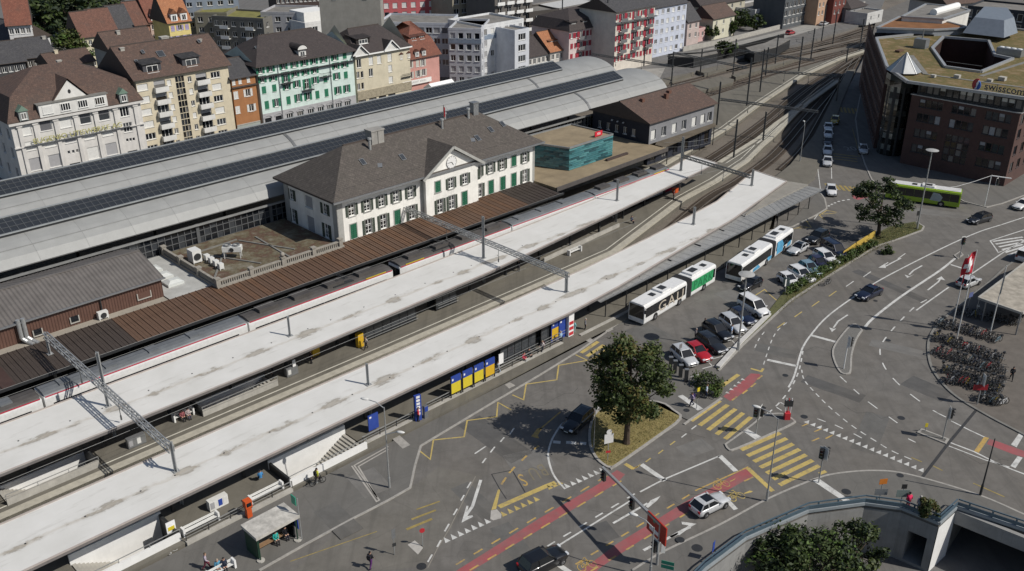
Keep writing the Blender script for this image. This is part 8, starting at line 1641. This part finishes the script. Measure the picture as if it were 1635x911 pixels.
def mast(label, base, ytop, z0=0.0, zf=None, w=.24, group='overhead line masts', arm=0):
 zt = zat(base, ytop, z0); p = P(*base, z0); zf = PZ if zf is None else zf; t = thing('catenary_mast', label, 'mast', (p.x, p.y, zf), HD, group); m = MB(); h = zt - zf
 for y in (-w / 2, w / 2): m.bar((0, y, 0), (0, y, h), w * .8, .05)
 m.bar((0, 0, 0), (0, 0, h), .05, w); m.build('post', GALV if z0 > 2 else STEEL, t)
 if z0 > 2: MB().box(-.3, .3, -.3, .3, z0 - zf + .01, z0 - zf + .09).build('roof_collar', GALV, t)
 if arm: m = MB(); m.bar((0, 0, h - .6), (0, arm, h - 1.1), .06); m.bar((0, 0, h - 1.8), (0, arm * .9, h - 1.5), .06); m.tube((0, arm * .8, h - 1.1), (0, arm * .8, h - 1.6), .06); m.build('cantilever', STEEL, t)
 return p, zt
def truss(label, a, b_, h=.55, w=.5, n=None, mat=None):
 a = Vector(a); b_ = Vector(b_); d = b_ - a; L = d.length; n = n or max(6, int(L / .95)); t = thing('catenary_portal', label, 'portal beam', a, 0, 'portal beams over the tracks'); u = d.normalized(); s = u.cross(Vector((0, 0, 1))).normalized() * (w / 2); k = Vector((0, 0, h / 2)); m = MB()
 for q in (s + k, s - k, -s + k, -s - k): m.bar(q, d + q, .10, .10)
 m.build('chords', mat or GALV, t); m = MB()
 for i in range(n):
  p0 = d * (i / n); p1 = d * ((i + 1) / n)
  for sg in (1, -1): m.bar(p0 + s * sg + (k if i % 2 else -k), p1 + s * sg + (-k if i % 2 else k), .055); m.bar(p1 + s * sg - k, p1 + s * sg + k, .05)
  m.bar(p0 + s + k, p1 - s + k, .05); m.bar(p0 + s - k, p0 - s - k, .05)
 l = m.build('lattice', mat or GALV, t)
 for f in (.3, .62): o = MB().bar(d * f - k, d * f - k - Vector((0, 0, 1.5)), .06).tube(d * f - k - Vector((0, 0, 1.5)), d * f - k - Vector((0, 0, 2.0)), .09).build('dropper', STEEL, t)
G1, G2 = 28.0, 82.4
mast('silver mast through the brown canopy at the lower left', (80, 565), 530, 4.4, w=.3); mast('tall silver mast on the middle canopy at the lower left', (173, 648), 562, 4, w=.34); mast('silver mast on the near canopy at the lower left', (281, 752), 705, 4, w=.34); truss('silver lattice beam across the platforms at the lower left', S(G1, 103, 6.9), S(G1, 72.9, 6.5))
mast('mast on the brown canopy against the station wall', (652, 352), 330, 4.5, w=.3); mast('tall dark mast on the middle canopy in front of the station', (772, 412), 345, 4, w=.3); mast('mast on the near canopy where the second beam ends', (904, 466), 435, 4, w=.3); truss('lattice beam across the platforms in front of the station', S(G2, 107.4, 6.7), S(G2, 73.2, 6.4))
for q, y, lab in (((463, 536), 505, 'short post on the middle canopy, left of the station'), ((588, 614), 580, 'short post on the near canopy, left half'), ((985, 320), 286, 'short post on the middle canopy, right half'), ((1107, 358), 330, 'short post on the near canopy, right half'), ((1200, 296), 270, 'post at the far end of the near canopy')): mast(lab, q, y, 4, w=.26)
mast('tall mast at the far end of the middle canopy', (1087, 272), 218, 4, w=.3); truss('lattice beam over the tracks at the canopy ends', P(1090, 249, 7), P(1199, 282, 7), .45, .4, mat=STEEL)
for q, y, lab in (((1144, 201), 130, 'mast at the corner of the goods shed'), ((1213, 148), 78, 'mast on the long pale platform, left post of a portal'), ((1335, 162), 117, 'portal post in the office block shade'), ((1192, 170), 92, 'mast in the middle of the long pale platform'), ((1170, 120), 62, 'mast between the far tracks, right of the black wall'), ((1275, 115), 58, 'twin mast on the tip of the long pale platform'), ((1351, 99), 76, 'mast near the office block roof edge'), ((1171, 253), 190, 'lamp mast on the middle platform tip'), ((1218, 225), 178, 'signal mast on the middle platform tip'), ((1071, 147), 82, 'mast beside the goods shed roof ridge'), ((896, 97), -12, 'tall mast before the orange roofed house'), ((966, 112), -2, 'tall mast before the pinkish building'), ((1028, 105), 70, 'short mast at the black wall end'), ((1118, 118), 78, 'mast in the yard before the black wall'), ((1238, 98), 55, 'mast in the far yard centre'), ((1312, 62), 8, 'mast by the far loading road'), ((1330, 66), 18, 'right hand mast by the far loading road'), ((1372, 80), 30, 'mast left of the office roof corner'), ((1295, 90), 45, 'mast in the far yard right part'), ((1222, 120), 75, 'right portal post on the far platform')): mast(lab, q, y, 0, 0 - .8 if y < 60 else 0, .22, arm=2.2 if q[0] % 2 else 0)
for a, b_, z, lab in (((1150, 158), (1306, 178), 6.5, 'beam across the tracks from the goods shed corner'), ((1217, 113), (1339, 121), 6.5, 'beam over the shaded tracks beside the office block'), ((946, 86), (1076, 106), 6.5, 'beam over the far tracks behind the halls'), ((1076, 84), (1192, 108), 6.5, 'beam over the yard before the black wall'), ((1178, 80), (1300, 96), 7.0, 'beam over the far yard')): truss(lab, P(*a, z), P(*b_, z), .4, .35, mat=STEEL)
wr = thing('contact_wires', 'thin overhead contact wires above the platform tracks', 'wires', S(20, 94.9, 5.6), HD); m = MB()
for v in (0, -14.9): m.tube((-40, v, 0), (85, v, 0), .02, n=4); m.tube((-40, v, .9), (85, v, .9), .02, n=4)
m.build('wire', STEEL, wr)
def lamp(label, base, ytop, kind='arm', rz=0, z0=.1, al=1.6, r=.09, mat=None):
 h = zat(base, ytop, z0) - z0; t = thing('street_lamp', label, 'street lamp', P(*base, z0), R(rz)); mt = mat or GALV; MB().tube((0, 0, 0), (0, 0, h), r, r * .55, 10).build('pole', mt, t); MB().tube((0, 0, 0), (0, 0, 1.2), r * 1.35, n=10).build('base', mt, t)
 for sg in ((1,) if kind == 'arm' else (1, -1) if kind == 'two' else ()):
  m = MB(); m.path([(0, 0, h - .1), (al * .5 * sg, 0, h + .45), (al * sg, 0, h + .6)] if sg > 0 else [(0, 0, h - 3), (-1.2, 0, h - 2.5)], .045); m.build('arm', mt, t); m = MB(); X, Z = (al, h + .62) if sg > 0 else (-1.2, h - 2.5); m.lathe([(.001, -.08), (.16, -.06), (.2, .02), (.12, .1), (.001, .13)], 10); o = m.build('lamp_head', WP, t, smooth=True); o.location = (X + .3 * sg, 0, Z); o.scale = (2.2, 1, .9)
 if kind == 'disc': MB().lathe([(.001, -.12), (.25, -.12), (.95, .0), (.98, .06), (.5, .2), (.001, .24)], 20, 0, (0, 0, h)).build('lamp_head', M('disc_lamp_paint', (.38, .38, .37), .5, .1, 2), t)
 return t
lamp('double armed lamp by the stairway and the marked bay', (622, 778), 650, 'two', 165); lamp('slender lamp at the corner of the junction pavement', (1224, 799), 668, 'arm', 150, al=1.8); lamp('lamp at the bottom edge left of the red sign', (1038, 920), 842, 'arm', 150); lamp('disc lamp in front of the blue and white bus', (1178, 560), 438, 'disc', 0, .0, r=.13); lamp('tall disc lamp in front of the brick office block', (1464, 365), 240, 'disc', 0, .1, r=.13); lamp('dark slender pole at the lower right kerb', (1565, 790), 700, 'none', 0, mat=DARKM); lamp('lamp between the tracks and the taxis', (1277, 259), 200, 'arm', 90, 0, al=.6); lamp('thin sign pole in the tree shade', (948, 716), 652, 'none', r=.05)
SIG = [flat('signal_red_lens', (.10, .01, .01), .2), flat('signal_amber_lens', (.10, .06, .01), .2), flat('signal_green_lens', (.01, .10, .06), .2)]
def head(t, x, y, z, rz=0, back=True, nm='signal_head'):
 m = MB(); m.box(-.2, .2, -.14, .14, -.55, .55)
 for k in range(3): m.lathe([(.15, -.2), (.15, 0)], 10, 0, (0, 0, 0)) if False else m.box(-.15, .15, -.34, -.14, .50 - k * .34, .52 - k * .34)
 if back: m.box(-.33, .33, .145, .165, -.7, .7, 1)
 o = m.build(nm, [TRIM, WP], t); o.location = (x, y, z); o.rotation_euler = (0, 0, rz)
 for k in range(3): l = MB().lathe([(.0, 0), (.12, 0)][::-1], 10).build('lens', SIG[k], o); l.matrix_local = frame(Vector((0, -.146, .34 - k * .34)), Vector((1, 0, 0)), Vector((0, 0, 1)), Vector((0, -1, 0)))
def signal(label, base, ytop, heads, z0=.1, pole=None): h = zat(base, ytop, z0) - z0; t = thing('traffic_signal', label, 'traffic light', P(*base, z0), 0, 'traffic lights at the junction'); MB().tube((0, 0, 0), (0, 0, h), .07, n=8).build('pole', pole or GALV, t); [head(t, .32 * dx, -.1, h - .7 + dz, R(rz)) for dx, dz, rz in heads]; return t, h
signal('double headed signal on the crossing island', (1207, 692), 648, ((-1, 0, -30), (1.0, .1, 60))); signal('signal at the right end of the long crossing', (1307, 770), 712, ((-.6, -.1, -40), (.8, .0, 120))); signal('white poled signal on the long cobbled island', (1347, 588), 540, ((.7, .3, 100),), .1, WHITE); signal('signal leaning dark on the small median at the right', (1505, 700), 652, ((.8, .2, 80),)); signal('signal on the tip of the upper median', (1532, 411), 380, ((.1, .3, 20),)); t, h = signal('signal with red board in front of the bicycles', (1560, 645), 602, ((.7, .4, 90),)); MB().box(-.9, .7, -.1, -.04, h - 1.6, h - .9).build('board', flat('board_dark_red', (.25, .01, .02)), t)
gb = P(1049, 901, .1); t = thing('signal_gantry', 'cantilever signal gantry with red board over the red cycle lanes', 'traffic light', gb, 0); hb = 4.5; e = P(962, 746, hb) - gb; e.z = hb - .1; tp = Vector((0, 0, hb - .1)); MB().tube((0, 0, 0), (0, 0, hb), .13, .11, 10).build('mast', GALV, t); MB().bar(tp, e, .22, .24).build('beam', GALV, t); bd_ = (e - tp).normalized(); rz = math.atan2(bd_.y, bd_.x)
for f, dz in ((.97, -.75), (.46, -.75)): q = tp.lerp(e, f); head(t, q.x, q.y, q.z + dz, R(-55), False)
head(t, -.35, 0, 2.0, R(-55)); q = tp.lerp(e, .02); m = MB(); m.box(-1.6, 1.1, -.06, .06, -1.8, .1); m.box(-1.2, .1, -.075, -.061, -1.5, -1.1, 1); m.box(-.75, -.45, -.075, -.061, -.45, -.1, 2); o = m.build('direction_board', [flat('board_red', (.40, .035, .02), .5), PW, PG], t); o.location = q + Vector((0, 0, .1)); o.rotation_euler = (0, 0, rz + math.pi); MB().box(.25, .6, -.05, .05, 1.3, 2.6).build('pedestrian_panel', WP, t)
def post(label, base, ytop, boards, z0=.1, cat='road sign', mat=None):
 h = zat(base, ytop, z0) - z0; t = thing('road_sign', label, cat, P(*base, z0), 0); MB().tube((0, 0, 0), (0, 0, h), .045, n=6).build('post', mat or GALV, t)
 for kind, dz, w, hh, m_, rz in boards:
  m = MB(); m.box(-w / 2, w / 2, -.075, -.05, h + dz - hh / 2, h + dz + hh / 2) if kind == 'b' else m.lathe([(.0, .0), (w / 2, 0), (w / 2, -.03)][::-1], 16)
  o = m.build('board', m_, t); o.rotation_euler = (0, 0, R(rz))
  if kind != 'b': o.matrix_local = Matrix.Rotation(R(rz), 4, 'Z') @ frame(Vector((0, -.08, h + dz)), Vector((1, 0, 0)), Vector((0, 0, 1)), Vector((0, -1, 0)))
 return t
post('white backed traffic sign cluster on the grass under the big tree', (970, 735), 690, (('b', -.7, 1.0, 1.1, WP, 20), ('d', .1, .6, 0, WP, 20), ('b', -2.3, .5, .25, PR, 10))); post('no entry sign by the worn patch', (675, 871), 846, (('d', 0, .5, 0, PR, 20), ('b', 0, .34, .1, PW, 20)), .02); post('dark sign post on the worn asphalt corner', (630, 885), 850, (('b', -.1, .35, 1.0, GREYM, 30), ('b', -1.3, .35, .35, DARKM, 30)), .02); post('thin post with yellow top at the crossing', (1112, 652), 620, (('b', -.1, .35, .5, PY, 30), ('b', -.8, .4, .8, TRIM, 30))); post('blue sign on the lower pavement by the railing', (1136, 893), 866, (('b', -.4, .6, 1.0, PB, 60),)); post('yellow bollard sign on the small median', (1477, 688), 678, (('b', 0, .3, .5, PY, 0),)); post('blue green cycle route signs at the bottom edge', (1064, 925), 898, (('b', 0, 1.1, .35, PG, -20), ('b', -.45, 1.1, .35, PG, -20)))
post('orange temporary direction sign at the railing', (1403, 802), 772, (('b', .3, .8, .6, flat('sign_orange', (.5, .16, .02)), 10), ('b', -.9, 1.2, .7, GREYM, 0)), cat='road sign'); post('grey green sign back at the bridge railing', (1437, 807), 780, (('b', -.5, 1.2, .8, M('sign_back', (.17, .21, .2), .6), 0), ('b', .3, .5, .5, TRIM, 0)))
post('sign pole with parking ticket boards at the car park corner', (1084, 578), 552, (('b', 0, .5, .6, GREYM, 40),), 0); post('white map boards at the lower end of the hedge', (1253, 470), 447, (('b', -.3, .8, 1.1, WP, 40), ('b', -.2, .9, 1.2, M('sign_back', (.17, .21, .2), .6), -30)), .1); post('dark sign beside the right hand tree', (1462, 358), 340, (('b', 0, .5, .8, TRIM, 20),)); post('blue parking sign at the cycle park', (1545, 492), 470, (('b', 0, .8, .7, flat('faded_blue', (.12, .15, .32)), 30),)); lettering('16', .5, PW, bpy.data.objects[-1] if False else post('white number plate sign beside the cycle park canopy', (1557, 505), 478, ()), frame(Vector((0, -.1, 1.6)), Vector((1, 0, 0)), Vector((0, 0, 1)), Vector((0, -1, 0))), .01)
for i, (x, y) in enumerate(((1077, 596), (1086, 603), (1095, 610), (1070, 590))): t = thing('car_park_post', ('leftmost but one', 'third', 'rightmost', 'leftmost')[i] + ' dark post at the lower car park entrance', 'bollard', P(x, y, .0), 0, 'dark posts at the car park'); MB().box(-.2, .2, -.15, .15, 0, 1.7).build('post', DARKM, t); MB().box(-.25, .25, -.19, .19, 1.71, 1.8).build('cap', GREYM, t)
t = thing('signal_box', 'red white striped barrier beacon on the crossing island', 'beacon', P(1256, 668, .1)); MB().box(-.3, .3, -.3, .3, 0, .8).build('base', PR, t)
for x in (-.3, 0, .3): MB().tube((x, 0, .8), (x, 0, 2.6), .05).build('rod', PW if x else PR, t)
MB().box(-.45, .45, -.1, .1, 1.6, 2.3).build('panel', DARKM, t)
for i, (x, y) in enumerate(((1520, 522), (1527, 543), (1580, 535))):
 yt = (408, 400, 425)[i]; h = zat((x, y), yt, .11); t = thing('flagpole', ('left tall white flagpole above the bicycles', 'middle tall flagpole with the big Swiss flag', 'right flagpole with a hanging grey flag')[i], 'flagpole', P(x, y, .11), 0, 'flagpoles at the cycle park'); MB().tube((0, 0, 0), (0, 0, h), .08, .05, 8).build('pole', WP, t)
 m = MB(); N = 8; w, hh = ((.5, 3.2), (2.1, 2.6), (.55, 3.0))[i]; pts = {}
 f = lambda a, b_: Vector((-w * a * (.4 if i != 1 else .72) + .05, .28 * math.sin(a * 6 + b_ * 3) * (1 if i == 1 else .6) - a * .4, h - .15 - hh * b_ - a * (1.3 if i != 1 else .75)))
 for a in range(N):
  for b_ in range(N): u0, u1, w0, w1 = a / N, (a + 1) / N, b_ / N, (b_ + 1) / N; cx, cz = abs((u0 + u1) / 2 - .5), abs((w0 + w1) / 2 - .5); mi = 1 if i == 1 and ((cx < .10 and cz < .33) or (cz < .10 and cx < .33)) else 0; m.add([f(u0, w0), f(u0, w1), f(u1, w1), f(u1, w0)], [(0, 1, 2, 3)], mi)
 m.build('flag', [flat('swiss_red', (.45, .012, .03), .7) if i < 2 else M('grey_flag', (.4, .42, .4), .8), PW], t)
t = thing('cycle_canopy', 'weathered pale roof canopy over the cycle park at the right edge', 'canopy', P(1564, 478, 3.2)); pl = [P(*q, 3.2) - t.location for q in ((1563, 474), (1632, 498), (1720, 460), (1720, 385), (1645, 412))]; m = MB(); m.add(pl, [tuple(range(5))]); m.build('roof', M('lichen_roof', (.38, .345, .29), .95, .4, .8, 0, .4, .2), t); m = MB()
for a, b_ in zip(pl, pl[1:] + pl[:1]): m.bar(a - Vector((0, 0, .14)), b_ - Vector((0, 0, .14)), .25, .3)
m.add([p - Vector((0, 0, .27)) for p in pl], [(4, 3, 2, 1, 0)]); m.build('fascia', CONC, t)
for x, y in ((1575, 480), (1630, 502), (1640, 440), (1690, 450)): p = P(x, y, 3.0) - t.location; MB().tube((p.x, p.y, -3.1), (p.x, p.y, -.25), .1).build('column', GREYM, t)
t, h = signal('white bracket pole with hanging cable in front of the brick office', (1572, 328), 280, ((4.0, -.4, 40),), .1, WHITE); m = MB(); m.bar((0, 0, h), (3.2, -.6, h - .3), .14); m.path([(0, 0, h), (-3, -.5, h - .9), (-6, -1, h - 1.6), (-9.5, -1.2, h - 2.0)], .035); m.build('bracket', WHITE, t)
q = [(1344, 413), (1365, 398), (1396, 378)]; t = thing('site_barrier', 'yellow plank barrier along the hedge behind the navy van', 'barrier', P(*q[0], .1));
for a, b_ in zip(q[:-1], q[1:]):
 A = P(*a, .1) - t.location; B = P(*b_, .1) - t.location
 for k in range(3): MB().bar(A + Vector((0, 0, .25 + k * .36)), B + Vector((0, 0, .25 + k * .36)), .08, .34).build('plank', M('barrier_yellow', (.52, .36, .07), .7, .15, 2), t)
 MB().box(A.x - .07, A.x + .07, A.y - .07, A.y + .07, 0, 1.3).build('post', DARKM, t)
#  underpass, trees, hedges
WB = M('underpass_render', (.27, .27, .265), .9, .2, .6, 0, .1, .4); wl = [Vector((p.x, p.y, 0)) for p in cut]; ZB = -5.6; z_ = Vector((0, 0, 1))
struct('underpass_floor', MB().add([(10, 30, ZB), (160, 30, ZB), (160, 125, ZB), (10, 125, ZB)], [(0, 1, 2, 3)]), A_CITY)
up = thing('underpass_wall', 'curved retaining wall with dark doorway below the bridge railing', 'wall', wl[0]); cen = P(1420, 1000)
def seg(a, b_): d = (b_ - a); L = d.length; d = d / L; n = Vector((-d.y, d.x, 0)); n = -n if n.dot(cen - a) > 0 else n; return a, d, L, n
for i in range(7):
 a, b_ = wl[i], wl[i + 1]; a, d, L, n = seg(a, b_); m = MB(); ops = [(L * .28, L * .80, ZB + .3, -1.9)] if i == 5 else []
 F4 = Matrix.Translation(-wl[0]) @ frame(a - n * .06, d, n, z_); wall(m, L, ZB, -.25, ops, 10 if ops else .1, F4);
 if ops: m.add([F4 @ Vector(p) for p in ((L * .28, 10, ZB), (L * .8, 10, ZB), (L * .8, 10, -1.9), (L * .28, 10, -1.9))], [(0, 1, 2, 3)])
 m.build('wall_panel', WB if i < 6 else REN, up)
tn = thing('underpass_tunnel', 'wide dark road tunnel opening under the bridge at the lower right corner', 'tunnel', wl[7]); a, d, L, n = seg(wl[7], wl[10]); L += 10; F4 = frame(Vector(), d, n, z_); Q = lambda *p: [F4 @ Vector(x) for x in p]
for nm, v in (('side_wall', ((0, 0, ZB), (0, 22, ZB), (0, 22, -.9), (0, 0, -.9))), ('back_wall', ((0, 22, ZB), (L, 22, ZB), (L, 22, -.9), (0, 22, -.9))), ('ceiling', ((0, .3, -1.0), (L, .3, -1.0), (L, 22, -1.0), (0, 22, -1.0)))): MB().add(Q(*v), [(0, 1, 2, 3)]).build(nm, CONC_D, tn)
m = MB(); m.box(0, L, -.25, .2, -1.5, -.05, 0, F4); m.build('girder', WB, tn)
BLU = M('blue_grey_railing', (.10, .15, .19), .5, .15, 1.5, .3); rl = thing('bridge_railing', 'blue grey steel beam railing along the curved bridge edge', 'railing', wl[0]); off_ = lambda p, q, k: Vector(p) + Vector((0, 0, k))
for i in range(len(wl) - 1):
 a, d, L, n = seg(wl[i], wl[i + 1]); a = a - wl[0]; e = a + d * L; MB().bar(a + z_ * .2 + n * .15, e + z_ * .2 + n * .15, .55, .3).build('coping', M('coping_blue_concrete', (.27, .30, .32), .8, .15, 1), rl)
 MB().bar(a + z_ * .62, e + z_ * .62, .1, .34).build('beam', BLU, rl); MB().bar(a + z_ * 1.05 + n * .1, e + z_ * 1.05 + n * .1, .09, .12).build('top_rail', BLU, rl)
 for k in range(int(L / 2)): p = a + d * (1 + k * 2) + n * .08; MB().box(p.x - .06, p.x + .06, p.y - .06, p.y + .06, .3, 1.05).build('post', BLU, rl)
def leafm(n, c):
 m = M('leaves_' + n, c, .6, .35, .9, 0, 0, 0, .3); return m
GRN = [leafm('dark', (.026, .042, .010)), leafm('mid', (.045, .066, .015)), leafm('light', (.078, .095, .024)), leafm('olive', (.095, .080, .022)), leafm('bright', (.075, .13, .025)), leafm('black', (.012, .024, .010))]
BARK = M('bark', (.075, .055, .04), .95, .3, 3, 0, .5)
def leaves(mb, c, r, n, s, mats, flat_=.8):
 for i in range(n):
  u = Vector((random.gauss(0, 1), random.gauss(0, 1), random.gauss(0, flat_))).normalized() * (r * random.uniform(.45, 1.05)); p = c + Vector((u.x, u.y, u.z * .85)); a = Vector((random.uniform(-1, 1), random.uniform(-1, 1), random.uniform(-.7, .3))).normalized(); b_ = a.cross(u.normalized() + Vector((random.uniform(-.5, .5), random.uniform(-.5, .5), .4)))
  if b_.length < .1: continue
  b_.normalize(); k = s * random.uniform(.6, 1.3); mb.add([p - a * k, p + b_ * k * .55, p + a * k, p - b_ * k * .55], [(0, 1, 2, 3)], random.choice(mats))
def tree(label, base, h, r, cz, rz, nb, nl, s, mats, name='tree', trunk=.28, cat='tree', group=None, z0=.1, lean=(0, 0), br=(.22, .4)):
 t = thing(name, label, cat, (base[0], base[1], z0), 0, group); m = MB(); top = Vector((lean[0], lean[1], cz)); crown = MB()
 if trunk: m.tube((0, 0, -.1), (0, 0, .5), trunk * 1.35, trunk, 10); m.tube((0, 0, .5), top * .55, trunk, trunk * .75, 10); m.tube(top * .55, top + Vector((0, 0, rz * .5)), trunk * .75, trunk * .15, 8)
 for i in range(nb):
  while True:
   q = Vector((random.uniform(-1, 1), random.uniform(-1, 1), random.uniform(-1, 1)))
   if .35 < q.length < 1: break
  q = q.normalized() * q.length ** .6; k = 1 - .25 * max(0, q.z) ** 2; c = top + Vector((q.x * r * k, q.y * r * k, q.z * rz)); b_r = r * random.uniform(*br); leaves(crown, c, b_r, nl, s, random.choice(mats))
  if trunk and i % 3 == 0: z1 = top.z * random.uniform(.45, .9); m.tube((top.x * .5, top.y * .5, z1), c, trunk * .3, .03, 5)
 if trunk: m.build('trunk', BARK, t)
 crown.build('crown', GRN, t); return t
LM = [(0, 0, 1), (0, 1, 1), (1, 1, 2), (1, 2, 3), (0, 1, 3)]; DM = [(5, 0), (5, 0, 1), (0, 1), (0, 1, 2)]
b0 = P(1000, 708); tree('large round crowned tree on the dry grass island', (b0.x, b0.y), 13, 3.8, 7.9, 4.7, 92, 130, .2, LM, trunk=.34, br=(.2, .36))
b0 = P(1402, 376); tree('dark tree with uneven crown at the end of the hedge, before the green bus', (b0.x, b0.y), 10, 4.3, 5.4, 3.9, 52, 110, .22, DM, trunk=.3, br=(.14, .30), lean=(-.2, .5))
def at_c(px, py, z): p = P(px, py, z); return (p.x, p.y)
tree('bushy round tree between the small roofs at the upper left', at_c(118, 74, 8), 12, 4.6, 8, 4.4, 50, 70, .42, [(0, 1), (1, 2), (1, 4)], trunk=.4)
for i, (x, y, r, lab) in enumerate(((88, 14, 8, 'dark tree behind the red roofed house at the top edge'), (118, 22, 8, 'dark broad tree in the wood at the top edge'), (147, 6, 8, 'dark tree at the right end of the top edge wood'), (70, 30, 5, 'dark tree right beside the tall white house'))): tree(lab, at_c(x, y, 9), 14, r, 9, 6, 34, 60, .75, [(5, 0), (5, 5, 0), (0, 1)], trunk=.5, group='trees of the wood at the top left')
for x, y, r, rz, lab in ((762, 16, 3.5, 4.5, 'dark conifer like tree above the white blue block'), (1183, 30, 3.6, 3, 'dark tree beside the low white shop'), (1205, 34, 3, 2.4, 'dark bushy tree right of the cream gabled house'), (1135, 48, 2.4, 1.6, 'bushy shrub between red kiosk and cream house'), (1172, 42, 1.3, 2.2, 'slim cypress like bush at the cream house corner'), (1156, 76, 3.2, 1.4, 'dark shrub on the far loading platform')): tree(lab, at_c(x, y, 3), 6, r, 3, rz, 22, 45, .45, DM + [(1, 4)], trunk=.15)
def bush(label, px, py, z, r, rz, nb, nl, s, mats, z0=.1, name='bush'): p = P(px, py, z); return tree(label, (p.x, p.y), 0, r, z - z0, rz, nb, nl, s, mats, name, 0, 'bush', None, z0, br=(.3, .5))
bush('dark green shrub bed at the crossing corner', 1131, 610, .7, 1.7, .8, 22, 60, .15, [(0, 1), (1, 2), (1, 4)]); bush('low light shrubs next to the crossing corner bed', 1146, 622, .5, 1.0, .6, 12, 50, .14, [(1, 4), (4, 2)]); bush('clipped oval bush at the bridge railing', 1484, 812, 1.2, .85, 1.2, 26, 70, .12, [(0, 1), (1, 3), (3, 2)]); bush('small bush at the head of the hedge', 1415, 398, .5, 1.1, .6, 10, 50, .18, DM)
tree('bright green tree in the underpass corner at the bottom edge', at_c(1292, 903, -1.2), 6, 4.5, 4.0, 2.6, 64, 100, .2, [(0, 1), (1, 0), (5, 0), (4, 1, 0)], z0=ZB, trunk=.25); tree('dark shrubby tree beside the underpass doorway', at_c(1368, 866, -1.6), 5, 2.5, 3.4, 2.3, 36, 90, .2, DM, z0=ZB, trunk=.2); tree('dark tree on the left slope of the underpass', at_c(1252, 872, -1), 6, 2.5, 4.4, 1.9, 30, 80, .2, [(5, 0), (0, 1), (1, 4)], z0=ZB, trunk=.2)
hg = thing('hedge', 'long clipped hedge with sunlit top between car park and main road', 'hedge', P(1340, 415, .12)); cr = MB(); q = [(1258, 468), (1285, 452), (1320, 432), (1355, 412), (1395, 391)]
for a, b_ in zip(q[:-1], q[1:]):
 A = P(*a, .12) - hg.location; B = P(*b_, .12) - hg.location
 for k in range(62): c = A.lerp(B, random.random()) + Vector((random.uniform(-.5, .5), random.uniform(-.5, .5), random.uniform(.2, .95))); leaves(cr, c, .42, 40, .13, random.choice([(0, 1), (1, 4), (1, 2), (4, 1)]))
cr.build('foliage', GRN, hg)
w3 = thing('contact_wires', 'thin overhead wires following the curved tracks at the upper right', 'wires', P(1200, 240, 5.5)); m = MB()
for pix in ([(1090, 285), (1176, 262), (1222, 232), (1250, 206), (1290, 160), (1350, 98)], [(1060, 235), (1130, 228), (1186, 192), (1228, 162), (1285, 118), (1350, 80), (1400, 55)], [(1050, 140), (1120, 126), (1200, 106), (1300, 80), (1400, 50)], [(1052, 118), (1150, 95), (1260, 68), (1400, 40)], [(1040, 100), (1120, 84), (1260, 58), (1400, 28)]):
 pts_ = [P(*q, 5.5) - w3.location for q in pix]; sm_ = smooth_line([tuple(p[:2]) for p in pts_], 5); m.path([Vector((*p, 0)) for p in sm_], .022, 4); m.path([Vector((*p, .9)) for p in sm_], .022, 4)
m.build('wire', STEEL, w3)
def grass(label, pix, n, s, mats, z=.12):
 pl = [P(*p, z) for p in pix]; xs = [p.x for p in pl]; ys = [p.y for p in pl]; g_ = MB(); k = 0
 def inside(x, y):
  c = False
  for i in range(len(pl)):
   a, b_ = pl[i], pl[i - 1]
   if (a.y > y) != (b_.y > y) and x < (b_.x - a.x) * (y - a.y) / (b_.y - a.y) + a.x: c = not c
  return c
 while k < n:
  x, y = random.uniform(min(xs), max(xs)), random.uniform(min(ys), max(ys))
  if not inside(x, y): continue
  k += 1; a = random.uniform(0, 6.28); h = s * random.uniform(.5, 1.5); dx, dy = math.cos(a) * s * .35, math.sin(a) * s * .35; ln = Vector((random.uniform(-.5, .5) * h, random.uniform(-.5, .5) * h, h)); p = Vector((x, y, z)); g_.add([p + Vector((dx, dy, 0)), p - Vector((dx, dy, 0)), p + ln], [(0, 1, 2)], random.choice(mats))
 o = g_.build('grass', [leafm('dry', (.34, .27, .11)), leafm('straw', (.38, .30, .15)), leafm('grass', (.13, .145, .04))]); return tag(o, label, 'grass', None, 'stuff')
grass('dry yellowish grass on the big tree island', [(945, 688), (948, 722), (968, 742), (985, 738), (1084, 668), (1050, 645), (960, 660)], 7000, .085, (0, 0, 1, 2)); grass('green grass under the hedge and the right hand tree', [(1242, 500), (1345, 427), (1435, 380), (1470, 366), (1460, 356), (1420, 364), (1340, 408), (1262, 462)], 7000, .1, (2, 2, 0))
